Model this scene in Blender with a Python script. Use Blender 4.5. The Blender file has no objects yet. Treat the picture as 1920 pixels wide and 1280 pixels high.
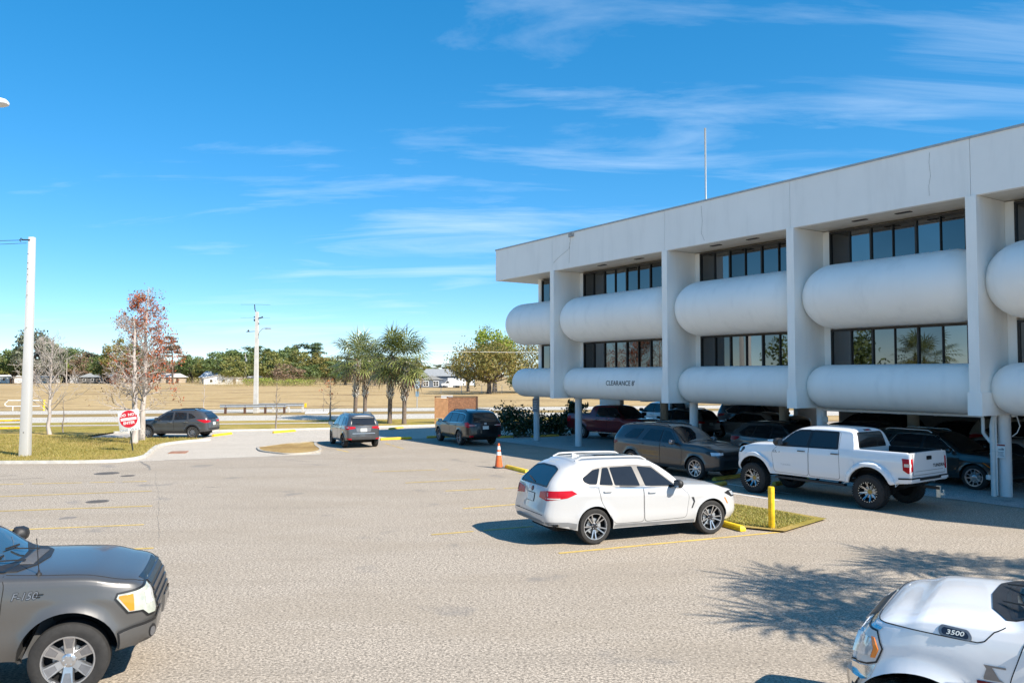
import bpy, bmesh, math, random
from mathutils import Vector, Matrix
from mathutils.bvhtree import BVHTree
R = math.radians
rnd = random.Random(7)
SC = bpy.context.scene
COL = SC.collection

# ------------------------------------------------------------------ objects
def tag(o, label=None, cat=None, group=None, kind=None):
    if label: o['label'] = label
    if cat: o['category'] = cat
    if group: o['group'] = group
    if kind: o['kind'] = kind
    return o

def empty(name, loc=(0, 0, 0), rz=0.0):
    o = bpy.data.objects.new(name, None); COL.objects.link(o)
    o.location = loc; o.rotation_euler = (0, 0, rz); o.empty_display_size = .2
    return o

def kids(o):
    return [c for c in bpy.data.objects if c.parent == o]

def copy_tree(o, parent=None):
    c = o.copy(); COL.objects.link(c); c.parent = parent
    for ch in kids(o): copy_tree(ch, c)
    return c

class MB:
    """collects geometry, then links it as one mesh object"""
    def __init__(self):
        self.v = []; self.f = []; self.m = []
    def add(self, vs, fs, m=0):
        b = len(self.v); self.v.extend([tuple(p) for p in vs])
        for f in fs:
            self.f.append(tuple(b + i for i in f)); self.m.append(m)
        return self
    def box(self, c, s, m=0, rz=0.0, taper=1.0, mat=None):
        hx, hy, hz = s[0]/2, s[1]/2, s[2]/2
        vs = []
        for z, k in ((-hz, 1), (hz, taper)):
            for x, y in ((-hx, -hy), (hx, -hy), (hx, hy), (-hx, hy)):
                p = Vector((x*k, y*k, z))
                if mat is not None: p = mat @ p
                elif rz: p = Matrix.Rotation(rz, 3, 'Z') @ p
                vs.append(p + Vector(c))
        return self.add(vs, [(3, 2, 1, 0), (4, 5, 6, 7), (0, 1, 5, 4), (1, 2, 6, 5), (2, 3, 7, 6), (3, 0, 4, 7)], m)
    def bar(self, a, b, w, h=None, m=0, up=(0, 0, 1)):
        a = Vector(a); b = Vector(b); d = b - a; L = d.length
        if L < 1e-6: return self
        d.normalize(); u = Vector(up)
        if abs(d.dot(u)) > .97: u = Vector((1, 0, 0))
        s = d.cross(u).normalized(); u = s.cross(d)
        h = h or w
        vs = [p + s*(i*w/2) + u*(j*h/2) for p in (a, b) for i, j in ((-1, -1), (1, -1), (1, 1), (-1, 1))]
        return self.add(vs, [(0, 1, 2, 3), (7, 6, 5, 4), (4, 5, 1, 0), (5, 6, 2, 1), (6, 7, 3, 2), (7, 4, 0, 3)], m)
    def tube(self, pts, r, n=8, m=0, cap=True):
        pts = [Vector(p) for p in pts]
        rs = r if isinstance(r, (list, tuple)) else [r]*len(pts)
        vs = []; fs = []
        t0 = (pts[1]-pts[0]).normalized()
        u = t0.orthogonal().normalized()
        for i, p in enumerate(pts):
            t = (pts[min(i+1, len(pts)-1)] - pts[max(i-1, 0)]).normalized()
            u = (u - t*u.dot(t))
            u = u.normalized() if u.length > 1e-5 else t.orthogonal().normalized()
            w = t.cross(u)
            for k in range(n):
                a = 2*math.pi*k/n
                vs.append(p + (u*math.cos(a) + w*math.sin(a))*rs[i])
        for i in range(len(pts)-1):
            for k in range(n):
                k2 = (k+1) % n
                fs.append((i*n+k, i*n+k2, (i+1)*n+k2, (i+1)*n+k))
        if cap:
            fs.append(tuple(range(n-1, -1, -1))); fs.append(tuple((len(pts)-1)*n+k for k in range(n)))
        return self.add(vs, fs, m)
    def lathe(self, prof, n=24, c=(0, 0, 0), axis='Z', m=0, cap=True):
        vs = []; fs = []
        for r, h in prof:
            for k in range(n):
                a = 2*math.pi*k/n
                x, y = r*math.cos(a), r*math.sin(a)
                if axis == 'Z': p = (x, y, h)
                elif axis == 'Y': p = (x, h, y)
                else: p = (h, x, y)
                vs.append(Vector(p)+Vector(c))
        for i in range(len(prof)-1):
            for k in range(n):
                k2 = (k+1) % n
                fs.append((i*n+k, i*n+k2, (i+1)*n+k2, (i+1)*n+k))
        if cap:
            fs.append(tuple(range(n))); fs.append(tuple((len(prof)-1)*n+k for k in range(n)))
        return self.add(vs, fs, m)
    def prism(self, poly, z0, z1, m=0, msides=None):
        n = len(poly)
        vs = [(p[0], p[1], z0) for p in poly] + [(p[0], p[1], z1) for p in poly]
        self.add(vs, [tuple(range(n-1, -1, -1)), tuple(range(n, 2*n))], m)
        self.add(vs, [(i, (i+1) % n, n+(i+1) % n, n+i) for i in range(n)], m if msides is None else msides)
        return self
    def build(self, name, mats, parent=None, smooth=0, fix=True, loc=None):
        me = bpy.data.meshes.new(name)
        me.from_pydata([tuple(v) for v in self.v], [], self.f)
        mats = mats if isinstance(mats, (list, tuple)) else [mats]
        for m in mats: me.materials.append(m)
        if len(mats) > 1: me.polygons.foreach_set('material_index', self.m)
        if fix:
            bm = bmesh.new(); bm.from_mesh(me)
            bmesh.ops.recalc_face_normals(bm, faces=bm.faces); bm.to_mesh(me); bm.free()
        if smooth:
            me.polygons.foreach_set('use_smooth', [True]*len(me.polygons))
            me.set_sharp_from_angle(angle=R(smooth))
        me.update()
        o = bpy.data.objects.new(name, me); COL.objects.link(o)
        if parent: o.parent = parent
        if loc: o.location = loc
        return o

def bevel(o, w, seg=2):
    bm = bmesh.new(); bm.from_mesh(o.data)
    bmesh.ops.remove_doubles(bm, verts=bm.verts, dist=1e-5)
    es = [e for e in bm.edges if len(e.link_faces) == 2 and e.calc_face_angle(0) > .5]
    bmesh.ops.bevel(bm, geom=es, offset=w, segments=seg, affect='EDGES', profile=.5)
    bm.to_mesh(o.data); bm.free()
    o.data.polygons.foreach_set('use_smooth', [True]*len(o.data.polygons)); o.data.set_sharp_from_angle(angle=R(35))
    return o

# ------------------------------------------------------------------ materials
class NT:
    def __init__(self, name):
        self.m = bpy.data.materials.new(name); self.m.use_nodes = True
        self.t = self.m.node_tree; self.b = self.t.nodes['Principled BSDF']
    def n(self, ty, **kw):
        o = self.t.nodes.new(ty)
        for k, v in kw.items():
            if k in o.inputs and not hasattr(type(o), k): o.inputs[k].default_value = v
            else: setattr(o, k, v)
        return o
    def l(self, a, b): self.t.links.new(a, b)
    def inp(self, **kw):
        for k, v in kw.items():
            self.b.inputs[k.replace('_', ' ')].default_value = v
        return self
    def coord(self, kind='Object', scale=(1, 1, 1), rot=(0, 0, 0)):
        tc = self.n('ShaderNodeTexCoord'); mp = self.n('ShaderNodeMapping')
        mp.inputs['Scale'].default_value = scale; mp.inputs['Rotation'].default_value = rot
        self.l(tc.outputs[kind], mp.inputs[0]); return mp.outputs[0]
    def noise(self, co, scale, detail=3, rough=.55, dist=0):
        o = self.n('ShaderNodeTexNoise'); o.inputs['Scale'].default_value = scale
        o.inputs['Detail'].default_value = detail; o.inputs['Roughness'].default_value = rough; o.inputs['Distortion'].default_value = dist
        self.l(co, o.inputs['Vector']); return o.outputs['Fac']
    def ramp(self, fac, stops):
        o = self.n('ShaderNodeValToRGB'); e = o.color_ramp.elements
        while len(e) < len(stops): e.new(.5)
        for i, (p, c) in enumerate(stops):
            e[i].position = p; e[i].color = (*c, 1) if len(c) == 3 else c
        self.l(fac, o.inputs[0]); return o.outputs[0]
    def mix(self, fac, a, b, mode='MIX'):
        o = self.n('ShaderNodeMix'); o.data_type = 'RGBA'; o.blend_type = mode
        for s, v in ((o.inputs[0], fac), (o.inputs[6], a), (o.inputs[7], b)):
            if hasattr(v, 'is_linked'): self.l(v, s)
            elif isinstance(v, (int, float)): s.default_value = v
            else: s.default_value = (*v, 1) if len(v) == 3 else v
        return o.outputs[2]
    def bump(self, h, strength=.3, dist=.02):
        o = self.n('ShaderNodeBump'); o.inputs['Strength'].default_value = strength; o.inputs['Distance'].default_value = dist
        self.l(h, o.inputs['Height']); self.l(o.outputs[0], self.b.inputs['Normal']); return self
    def col(self, c): self.l(c, self.b.inputs['Base Color']); return self

def cmul(c, k): return tuple(min(1, x*k) for x in c)

def pm(name, c, rough=.6, var=.12, scale=6.0, bump=0.0, bscale=40.0, metal=0.0, coat=0.0, spec=.5, coord='Object', stretch=(1, 1, 1)):
    t = NT(name); co = t.coord(coord, stretch)
    f = t.noise(co, scale, 5, .6)
    t.col(t.ramp(f, [(.3, cmul(c, 1-var)), (.7, cmul(c, 1+var))]))
    t.inp(Roughness=rough, Metallic=metal, Coat_Weight=coat)
    t.b.inputs['Specular IOR Level'].default_value = spec
    t.b.inputs['Coat Roughness'].default_value = .03
    if bump: t.bump(t.noise(co, bscale, 4), bump, .01)
    return t.m

def paint(name, c, metal=.0, rough=.35, dust=.06, coat=1.0):
    """car paint: base with flake / dust variation under a clear coat"""
    t = NT(name); co = t.coord()
    f = t.noise(co, 2.2, 6, .65)
    dusty = tuple(x*.75+.25*d for x, d in zip(c, (.38, .35, .30)))
    t.col(t.mix(t.ramp(f, [(.45, (0, 0, 0)), (.8, (dust, dust, dust))]), c, dusty))
    fl = t.noise(t.coord(), 900, 1)
    t.inp(Metallic=metal, Coat_Weight=coat)
    rr = t.n('ShaderNodeMapRange'); rr.inputs[3].default_value = rough-.06; rr.inputs[4].default_value = rough+.08
    t.l(fl, rr.inputs[0]); t.l(rr.outputs[0], t.b.inputs['Roughness'])
    cr = t.n('ShaderNodeMapRange'); cr.inputs[3].default_value = .02; cr.inputs[4].default_value = .02+dust*1.2
    t.l(f, cr.inputs[0]); t.l(cr.outputs[0], t.b.inputs['Coat Roughness'])
    return t.m

def glassm(name, c, rough=.02, ior=1.5, coatw=.6):
    t = NT(name); co = t.coord()
    f = t.noise(co, 3, 4)
    t.col(t.ramp(f, [(.3, cmul(c, .85)), (.75, cmul(c, 1.2))]))
    t.inp(Roughness=rough, IOR=ior, Coat_Weight=coatw)
    t.b.inputs['Coat Roughness'].default_value = .01
    if ior < 1.45: t.b.inputs['Specular IOR Level'].default_value = .25
    return t.m

M = {}
M['tyre'] = pm('tyre_rubber', (.022, .021, .02), .85, .3, 12, .4, 90)
M['black'] = pm('black_plastic', (.018, .018, .019), .55, .25, 8, .15, 150)
M['trim'] = pm('satin_black_trim', (.012, .012, .013), .35, .2, 8)
M['dark'] = pm('underbody_black', (.008, .008, .008), .9, .3, 6)
M['alloy'] = pm('silver_alloy', (.55, .56, .58), .28, .08, 20, metal=.9)
M['alloy_dk'] = pm('dark_alloy', (.06, .06, .065), .3, .15, 20, metal=.7)
M['alloy_gy'] = pm('grey_painted_alloy', (.22, .22, .23), .35, .1, 20, metal=.6)
M['chrome'] = pm('chrome', (.78, .77, .75), .2, .03, 8, metal=1.0)
M['glass'] = glassm('tinted_glass', (.012, .014, .016))
M['glass_clear'] = glassm('clear_car_glass', (.03, .042, .05))
M['red'] = glassm('red_lamp_lens', (.42, .008, .018), .22, 1.4, .12)
M['red_dk'] = glassm('dark_red_lens', (.16, .008, .012), .22, 1.4, .12)
M['amber'] = glassm('amber_lens', (.85, .22, .015), .08)
M['lamp'] = pm('clear_lamp', (.62, .64, .65), .12, .25, 14, coat=1.0, metal=.35)
M['lamp_white'] = pm('white_lamp_lens', (.55, .55, .53), .15, .08, 10, coat=1.0)
M['plate'] = pm('licence_plate', (.68, .70, .66), .4, .12, 30)
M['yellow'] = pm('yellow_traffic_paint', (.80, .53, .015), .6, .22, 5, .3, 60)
M['yellow_shaded'] = pm('shaded_yellow_paint', (.55, .38, .06), .75, .3, 5, .4, 60)  # yellow with shade mixed into the colour, for wheel stops out of the sun
M['steel'] = pm('galvanised_steel', (.48, .5, .51), .4, .12, 7, metal=.7)
M['white'] = pm('white_paint', (.8, .8, .78), .5, .05, 4)
M['concrete'] = pm('cast_concrete', (.52, .50, .46), .85, .14, 2.5, .35, 45)
M['wood_dk'] = pm('dark_wood', (.10, .05, .03), .7, .3, 5, .3, 20, stretch=(1, 1, .2))

# ------------------------------------------------------------------ lettering
_tx = {}
def text_geo(s, size=1.0, shear=0.0, spacing=1.0):
    k = (s, shear, spacing)
    if k not in _tx:
        cu = bpy.data.curves.new('lettering', 'FONT'); cu.body = s; cu.align_x = 'CENTER'; cu.align_y = 'CENTER'
        cu.shear = shear; cu.space_character = spacing; cu.resolution_u = 3
        o = bpy.data.objects.new('lettering', cu); COL.objects.link(o)
        bpy.context.view_layer.update()
        me = o.to_mesh()
        _tx[k] = ([tuple(v.co[:2]) for v in me.vertices], [tuple(p.vertices) for p in me.polygons])
        o.to_mesh_clear(); bpy.data.objects.remove(o); bpy.data.curves.remove(cu)
    v, f = _tx[k]
    return [(x*size, y*size) for x, y in v], f

def text_on(mb, s, size, fn, m=0, shear=0.0, spacing=1.0, bold=0.0, sx=1.0):
    """adds lettering whose 2-D points are mapped to space by fn(x, y, depth)"""
    v, f = text_geo(s, size, shear, spacing)
    offs = [(0, 0)] if not bold else [(-bold, 0), (bold, 0), (0, bold), (0, -bold)]
    for k, (ox, oy) in enumerate(offs):
        mb.add([fn(x*sx+ox, y+oy, .0004*k) for x, y in v], f, m)
    return mb

# ------------------------------------------------------------------ curves
def pchip(pts):
    xs = [p[0] for p in pts]; ys = [p[1] for p in pts]; n = len(xs)
    if n == 1: return lambda x: ys[0]
    h = [xs[i+1]-xs[i] for i in range(n-1)]; d = [(ys[i+1]-ys[i])/h[i] for i in range(n-1)]
    s = [0.0]*n; s[0] = d[0]; s[-1] = d[-1]
    for i in range(1, n-1):
        if d[i-1]*d[i] <= 0: s[i] = 0
        else:
            w1 = 2*h[i]+h[i-1]; w2 = h[i]+2*h[i-1]
            s[i] = (w1+w2)/(w1/d[i-1]+w2/d[i])
    def f(x):
        if x <= xs[0]: return ys[0]
        if x >= xs[-1]: return ys[-1]
        i = 0
        while x > xs[i+1]: i += 1
        t = (x-xs[i])/h[i]; t2 = t*t; t3 = t2*t
        return (2*t3-3*t2+1)*ys[i]+(t3-2*t2+t)*h[i]*s[i]+(-2*t3+3*t2)*ys[i+1]+(t3-t2)*h[i]*s[i+1]
    return f

def lin(pts):
    def f(x):
        if x <= pts[0][0]: return pts[0][1]
        for (a, b), (c, d) in zip(pts, pts[1:]):
            if x <= c: return b+(d-b)*(x-a)/(c-a) if c > a else d
        return pts[-1][1]
    return f

def sm(t):
    t = max(0., min(1., t)); return t*t*(3-2*t)

def rpoly(pts, r, n=4):
    """rounds the corners of a polygon"""
    out = []; N = len(pts)
    for i in range(N):
        p = Vector(pts[i]); a = Vector(pts[i-1]); b = Vector(pts[(i+1) % N])
        da = (a-p); db = (b-p); rr = min(r, da.length*.45, db.length*.45)
        s = p+da.normalized()*rr; e = p+db.normalized()*rr
        for k in range(n+1):
            t = k/n
            out.append(tuple(s*(1-t)**2+p*(2*t*(1-t))+e*t*t))
    return out
# ------------------------------------------------------------------ vehicles
class Car:
    """body skin lofted from side, plan and section curves; panels, glass and lamps are laid on that skin as shells of their own"""
    def __init__(s, S):
        s.S = S
        s.W = pchip(S['W']); s.top = pchip(S['top']); s.belt = lin(S['belt']); s.low = lin(S['low'])
        s.crown = lin(S['crown']); s.ne = lin(S.get('n', [(0, 2.5)]))
        s.Rw = pchip(S['R']); s.Fw = pchip(S['F'])
        s.x0, s.x1 = S['W'][0][0], S['W'][-1][0]
        s.arch = S['arches']; s.fl = S.get('flare', .025); s.tum = S.get('tum', .42); s.bed = S.get('bed')
        s.make()
    def warp(s, x, z):
        kr, kf = s.S.get('kR', 1.1), s.S.get('kF', .8)
        a = sm((s.x0+kr-x)/kr); b = sm((x-s.x1+kf)/kf)
        return x + s.Rw(z)*a + s.Fw(z)*b
    def zl(s, x):
        z = s.low(x)
        for xc, zc, r in s.arch:
            d = r*r-(x-xc)**2
            if d > 0: z = max(z, zc+math.sqrt(d))
        return z
    def yl(s, x, z, b):
        zs = s.S['sill']; v = (z-zs)/(b-zs); w = s.W(x)
        y = w*(1-.06*max(0, (.38-v)/.38)**2-.03*max(0, (v-.55)/.45)**2)
        y += s.S.get('crease', .012)*math.exp(-((v-.80)/.06)**2)-s.S.get('scoop', .012)*math.exp(-((v-.42)/.16)**2)
        for xc, zc, r in s.arch:
            d = math.hypot(x-xc, max(0, z-zc) if z > zc else 0)-r
            if -.02 <= d < .16: y += s.fl*(1-max(0, d)/.16)**2 if s.S.get('softflare', 1) else (s.fl if d < .11 else s.fl*max(0, (.125-d)/.015))
        return y
    def section(s, x):
        N1, N2, N3 = 12, 7, 11
        zt = s.top(x); c = s.crown(x); ze = zt-c; b = min(s.belt(x), ze-.035); zl = min(s.zl(x), b-.05)
        P = []
        y0 = s.yl(x, zl, b)
        P.append((max(.1, y0-.32), zl+.01))
        P.append((max(.1, y0-.02), zl-.004))
        for i in range(N1):
            z = zl+(b-zl)*i/(N1-1); P.append((s.yl(x, z, b), z))
        yb = P[-1][1] and P[-1][0]
        for i in range(1, N2+1):
            z = b+(ze-b)*i/N2; P.append((yb-s.tum*(z-b)-.10*(z-b)**2, z))
        ye = P[-1][0]
        if s.bed and s.bed[0] <= x <= s.bed[1]:
            fl = s.bed[2]; rail = zt
            Q = [(ye-.012, ze+c*.7), (ye-.03, rail), (ye-.07, rail), (ye-.10, rail), (ye-.115, rail-.015), (ye-.12, rail-.1),
                 (ye-.125, (rail+fl)/2), (ye-.13, fl+.02), (ye-.15, fl), (ye*.5, fl), (0, fl)]
            P += Q
        else:
            n = s.ne(x)
            for i in range(1, N3+1):
                t = math.pi/2*i/N3
                P.append((ye*max(0, math.cos(t))**(2/n) if i < N3 else 0, ze+c*math.sin(t)**(2/n)))
        return P
    def stations(s):
        xs = set()
        st = s.S.get('step', .09); n = int((s.x1-s.x0)/st)
        for i in range(n+1): xs.add(round(s.x0+(s.x1-s.x0)*i/n, 4))
        for d in (.0, .012, .03, .06, .1, .15): xs.add(round(s.x0+d, 4)); xs.add(round(s.x1-d, 4))
        for xc, zc, r in s.arch:
            for i in range(21): xs.add(round(xc-r*.9995*math.cos(math.pi*i/20), 4))
            xs.add(round(xc-r-.003, 4)); xs.add(round(xc+r+.003, 4))
        for x in s.S.get('breaks', []): xs.add(round(x, 4))
        out = []
        for x in sorted(xs):
            if not out or x-out[-1] > .0018: out.append(x)
        return out
    def make(s):
        mb = MB(); xs = s.stations(); rings = []
        for x in xs:
            P = s.section(x); N = len(P)
            L = [(s.warp(x, z), y, z) for y, z in P]
            rings.append(L + [(p[0], -p[1], p[2]) for p in L[-2::-1]])
        n = len(rings[0]); vs = [p for r in rings for p in r]; fs = []; ms = []
        bi = s.bed
        for i in range(len(rings)-1):
            for j in range(n-1):
                fs.append((i*n+j, (i+1)*n+j, (i+1)*n+j+1, i*n+j+1))
                jj = min(j, n-2-j)
                mi = 1 if jj == 0 else 0
                if bi and bi[0]-.001 <= xs[i] and xs[i+1] <= bi[1]+.001 and jj >= 12+7+4: mi = 1
                ms.append(mi)
        h = n//2
        for base, fl in ((0, 1), ((len(rings)-1)*n, 0)):
            for j in range(h):
                q = (base+j, base+j+1, base+n-2-j, base+n-1-j) if j < h-1 else (base+j, base+j+1, base+n-1-j)
                fs.append(q if fl else q[::-1]); ms.append(0)
        s.v, s.f, s.m = vs, fs, ms
        s.bvh = BVHTree.FromPolygons([Vector(v) for v in vs], fs)
    def body(s, root, mats):
        mb = MB(); mb.v, mb.f, mb.m = s.v, s.f, s.m
        o = mb.build('body', mats, root, smooth=38)
        c = MB(); S = s.S
        w = min(s.W(x) for x in (s.x0+.5, 0, s.x1-.5))-.34
        zf = S['sill']; c.box((( s.x0+s.x1)/2, 0, zf+.22), (s.x1-s.x0-.7, 2*w, .5))
        c.box(((s.x0+s.x1)/2, 0, zf+.06), (S['arches'][1][0]-S['arches'][0][0]-2*S['arches'][0][2]-.05, 2*w+.5, .1))
        for xc, zc, r in s.arch: c.tube([(xc, -w-.2, zc), (xc, w+.2, zc)], .06, 6)
        c.build('chassis', M['dark'], root)
        return o
    # --- shells laid on the skin
    def shell(s, poly, az, off=.005, cell=.07, skirt=.012):
        top = az == 'T'
        if top: d = Vector((0, 0, 1)); h = Vector((1, 0, 0)); g = Vector((0, 1, 0))
        else:
            a = R(az); d = Vector((math.cos(a), math.sin(a), 0)); h = Vector((-math.sin(a), math.cos(a), 0)); g = Vector((0, 0, 1))
        q = []
        for p in poly:
            if len(p) == 3: q.append((Vector(p).dot(h), Vector(p).dot(g)))
            elif top: q.append(tuple(p))
            elif az in (90, -90): q.append((p[0]*h.x, p[1]))
            else: q.append((p[0]*h.y, p[1]))
        bm = bmesh.new()
        bm.faces.new([bm.verts.new((u, v, 0)) for u, v in q])
        us = [p[0] for p in q]; vv = [p[1] for p in q]
        for lo, hi, nrm in ((min(us), max(us), (1, 0, 0)), (min(vv), max(vv), (0, 1, 0))):
            k = int((hi-lo)/cell)
            for i in range(1, k+1):
                c = lo+(hi-lo)*i/(k+1)
                bmesh.ops.bisect_plane(bm, geom=bm.verts[:]+bm.edges[:]+bm.faces[:], plane_co=(c*nrm[0], c*nrm[1], 0), plane_no=nrm, dist=1e-5)
        bmesh.ops.triangulate(bm, faces=[f for f in bm.faces if len(f.verts) > 4])
        bm.verts.index_update()
        cu, cv = sum(us)/len(us), sum(vv)/len(vv)
        pts = []
        for v in bm.verts:
            hit = None; u0, v0 = v.co.x, v.co.y
            for k in range(10):
                uu, ww = u0+(cu-u0)*k*.02, v0+(cv-v0)*k*.02
                o = h*uu+g*ww+d*6
                hit = s.bvh.ray_cast(o, -d)[0]
                if hit is not None: break
            if hit is None:
                hit = s.bvh.find_nearest(h*u0+g*v0+d*.8)[0]; base = hit
            else:
                base = h*u0+g*v0+d*hit.dot(d)
            pts.append(base+d*off)
        n = len(pts); fs = [tuple(v.index for v in f.verts) for f in bm.faces]
        sk = []
        bnd = [e for e in bm.edges if e.is_boundary]; mp = {}
        for e in bnd:
            for v in e.verts:
                if v.index not in mp: mp[v.index] = len(pts); pts.append(pts[v.index]-d*(off+skirt))
        for e in bnd:
            f = e.link_faces[0]; a, b = e.verts[0].index, e.verts[1].index
            sk.append((a, b, mp[b], mp[a]))
        bm.free()
        return pts, fs+sk
    def lay(s, mb, poly, az, off=.005, m=0, side=1, cell=.07, skirt=.012):
        """side: 1 as given, -1 mirrored to the other flank"""
        key = (tuple(map(tuple, poly)), az, off, cell)
        v, f = s.shell(poly, az, off, cell, skirt)
        if side < 0: v = [(p[0], -p[1], p[2]) for p in v]; f = [q[::-1] for q in f]
        mb.add(v, f, m); return mb
    def ring(s, mb, outer, inner, az, off, m=0, side=1, cell=.05):
        """strip between two outlines with the same number of corners, laid on the skin"""
        top = az == 'T'
        if top: d = Vector((0, 0, 1)); h = Vector((1, 0, 0)); g = Vector((0, 1, 0))
        else: a = R(az); d = Vector((math.cos(a), math.sin(a), 0)); h = Vector((-math.sin(a), math.cos(a), 0)); g = Vector((0, 0, 1))
        def P(p):
            if len(p) == 3: u, v = Vector(p).dot(h), Vector(p).dot(g)
            elif top: u, v = p
            elif az in (90, -90): u, v = p[0]*h.x, p[1]
            else: u, v = p[0]*h.y, p[1]
            o = h*u+g*v+d*6; hit = s.bvh.ray_cast(o, -d)[0]
            if hit is None: hit = s.bvh.find_nearest(h*u+g*v+d*.8)[0]
            q = hit+d*off; return (q.x, q.y*side, q.z)
        n = len(outer); vs = []; fs = []
        for i in range(n):
            a0, a1 = Vector(outer[i]), Vector(outer[(i+1) % n]); b0, b1 = Vector(inner[i]), Vector(inner[(i+1) % n]); k = max(1, int((a1-a0).length/cell))
            for j in range(k): vs += [P(a0.lerp(a1, j/k)), P(b0.lerp(b1, j/k))]
        N = len(vs)//2
        fs = [(2*i, 2*((i+1) % N), 2*((i+1) % N)+1, 2*i+1) for i in range(N)]
        mb.add(vs, fs, m); return mb
    def part(s, name, layers, mats, root, side=1, label=None, smooth=38):
        mb = MB()
        for L in layers:
            if L[0] == 'ring': s.ring(mb, L[1], L[2], L[3], L[4], L[5], side)
            else: s.lay(mb, L[0], L[1], L[2], L[3] if len(L) > 3 else 0, side, L[4] if len(L) > 4 else .07)
        o = mb.build(name, mats, root, smooth=smooth)
        if label: o['label'] = label
        return o
    def write(s, mb, txt, size, pos, az, off=.012, m=0, **kw):
        """lettering on the skin; pos is the 3-D centre"""
        a = R(az) if az != 'T' else 0
        d = Vector((math.cos(a), math.sin(a), 0)); h = Vector((-math.sin(a), math.cos(a), 0)); c = Vector(pos)
        def fn(x, y, e):
            q = h*(c.dot(h)+x)+Vector((0, 0, c.z+y))
            hit = s.bvh.ray_cast(q+d*6, -d)[0]
            return q+d*((hit.dot(d) if hit is not None else c.dot(d))+off+e)
        return text_on(mb, txt, size, fn, m, **kw)

def grow(poly, k):
    """offsets a 2-D outline outward by k"""
    n = len(poly); A = sum(poly[i][0]*poly[(i+1) % n][1]-poly[(i+1) % n][0]*poly[i][1] for i in range(n)); sgn = 1 if A > 0 else -1
    out = []
    for i in range(n):
        a = Vector(poly[i-1]); p = Vector(poly[i]); b = Vector(poly[(i+1) % n])
        d1 = (p-a).normalized(); d2 = (b-p).normalized()
        n1 = Vector((d1.y, -d1.x))*sgn; n2 = Vector((d2.y, -d2.x))*sgn
        m = (n1+n2); m = m.normalized() if m.length > 1e-4 else n1
        c = max(.4, m.dot(n1)); out.append(tuple(p+m*(k/c)))
    return out

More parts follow.
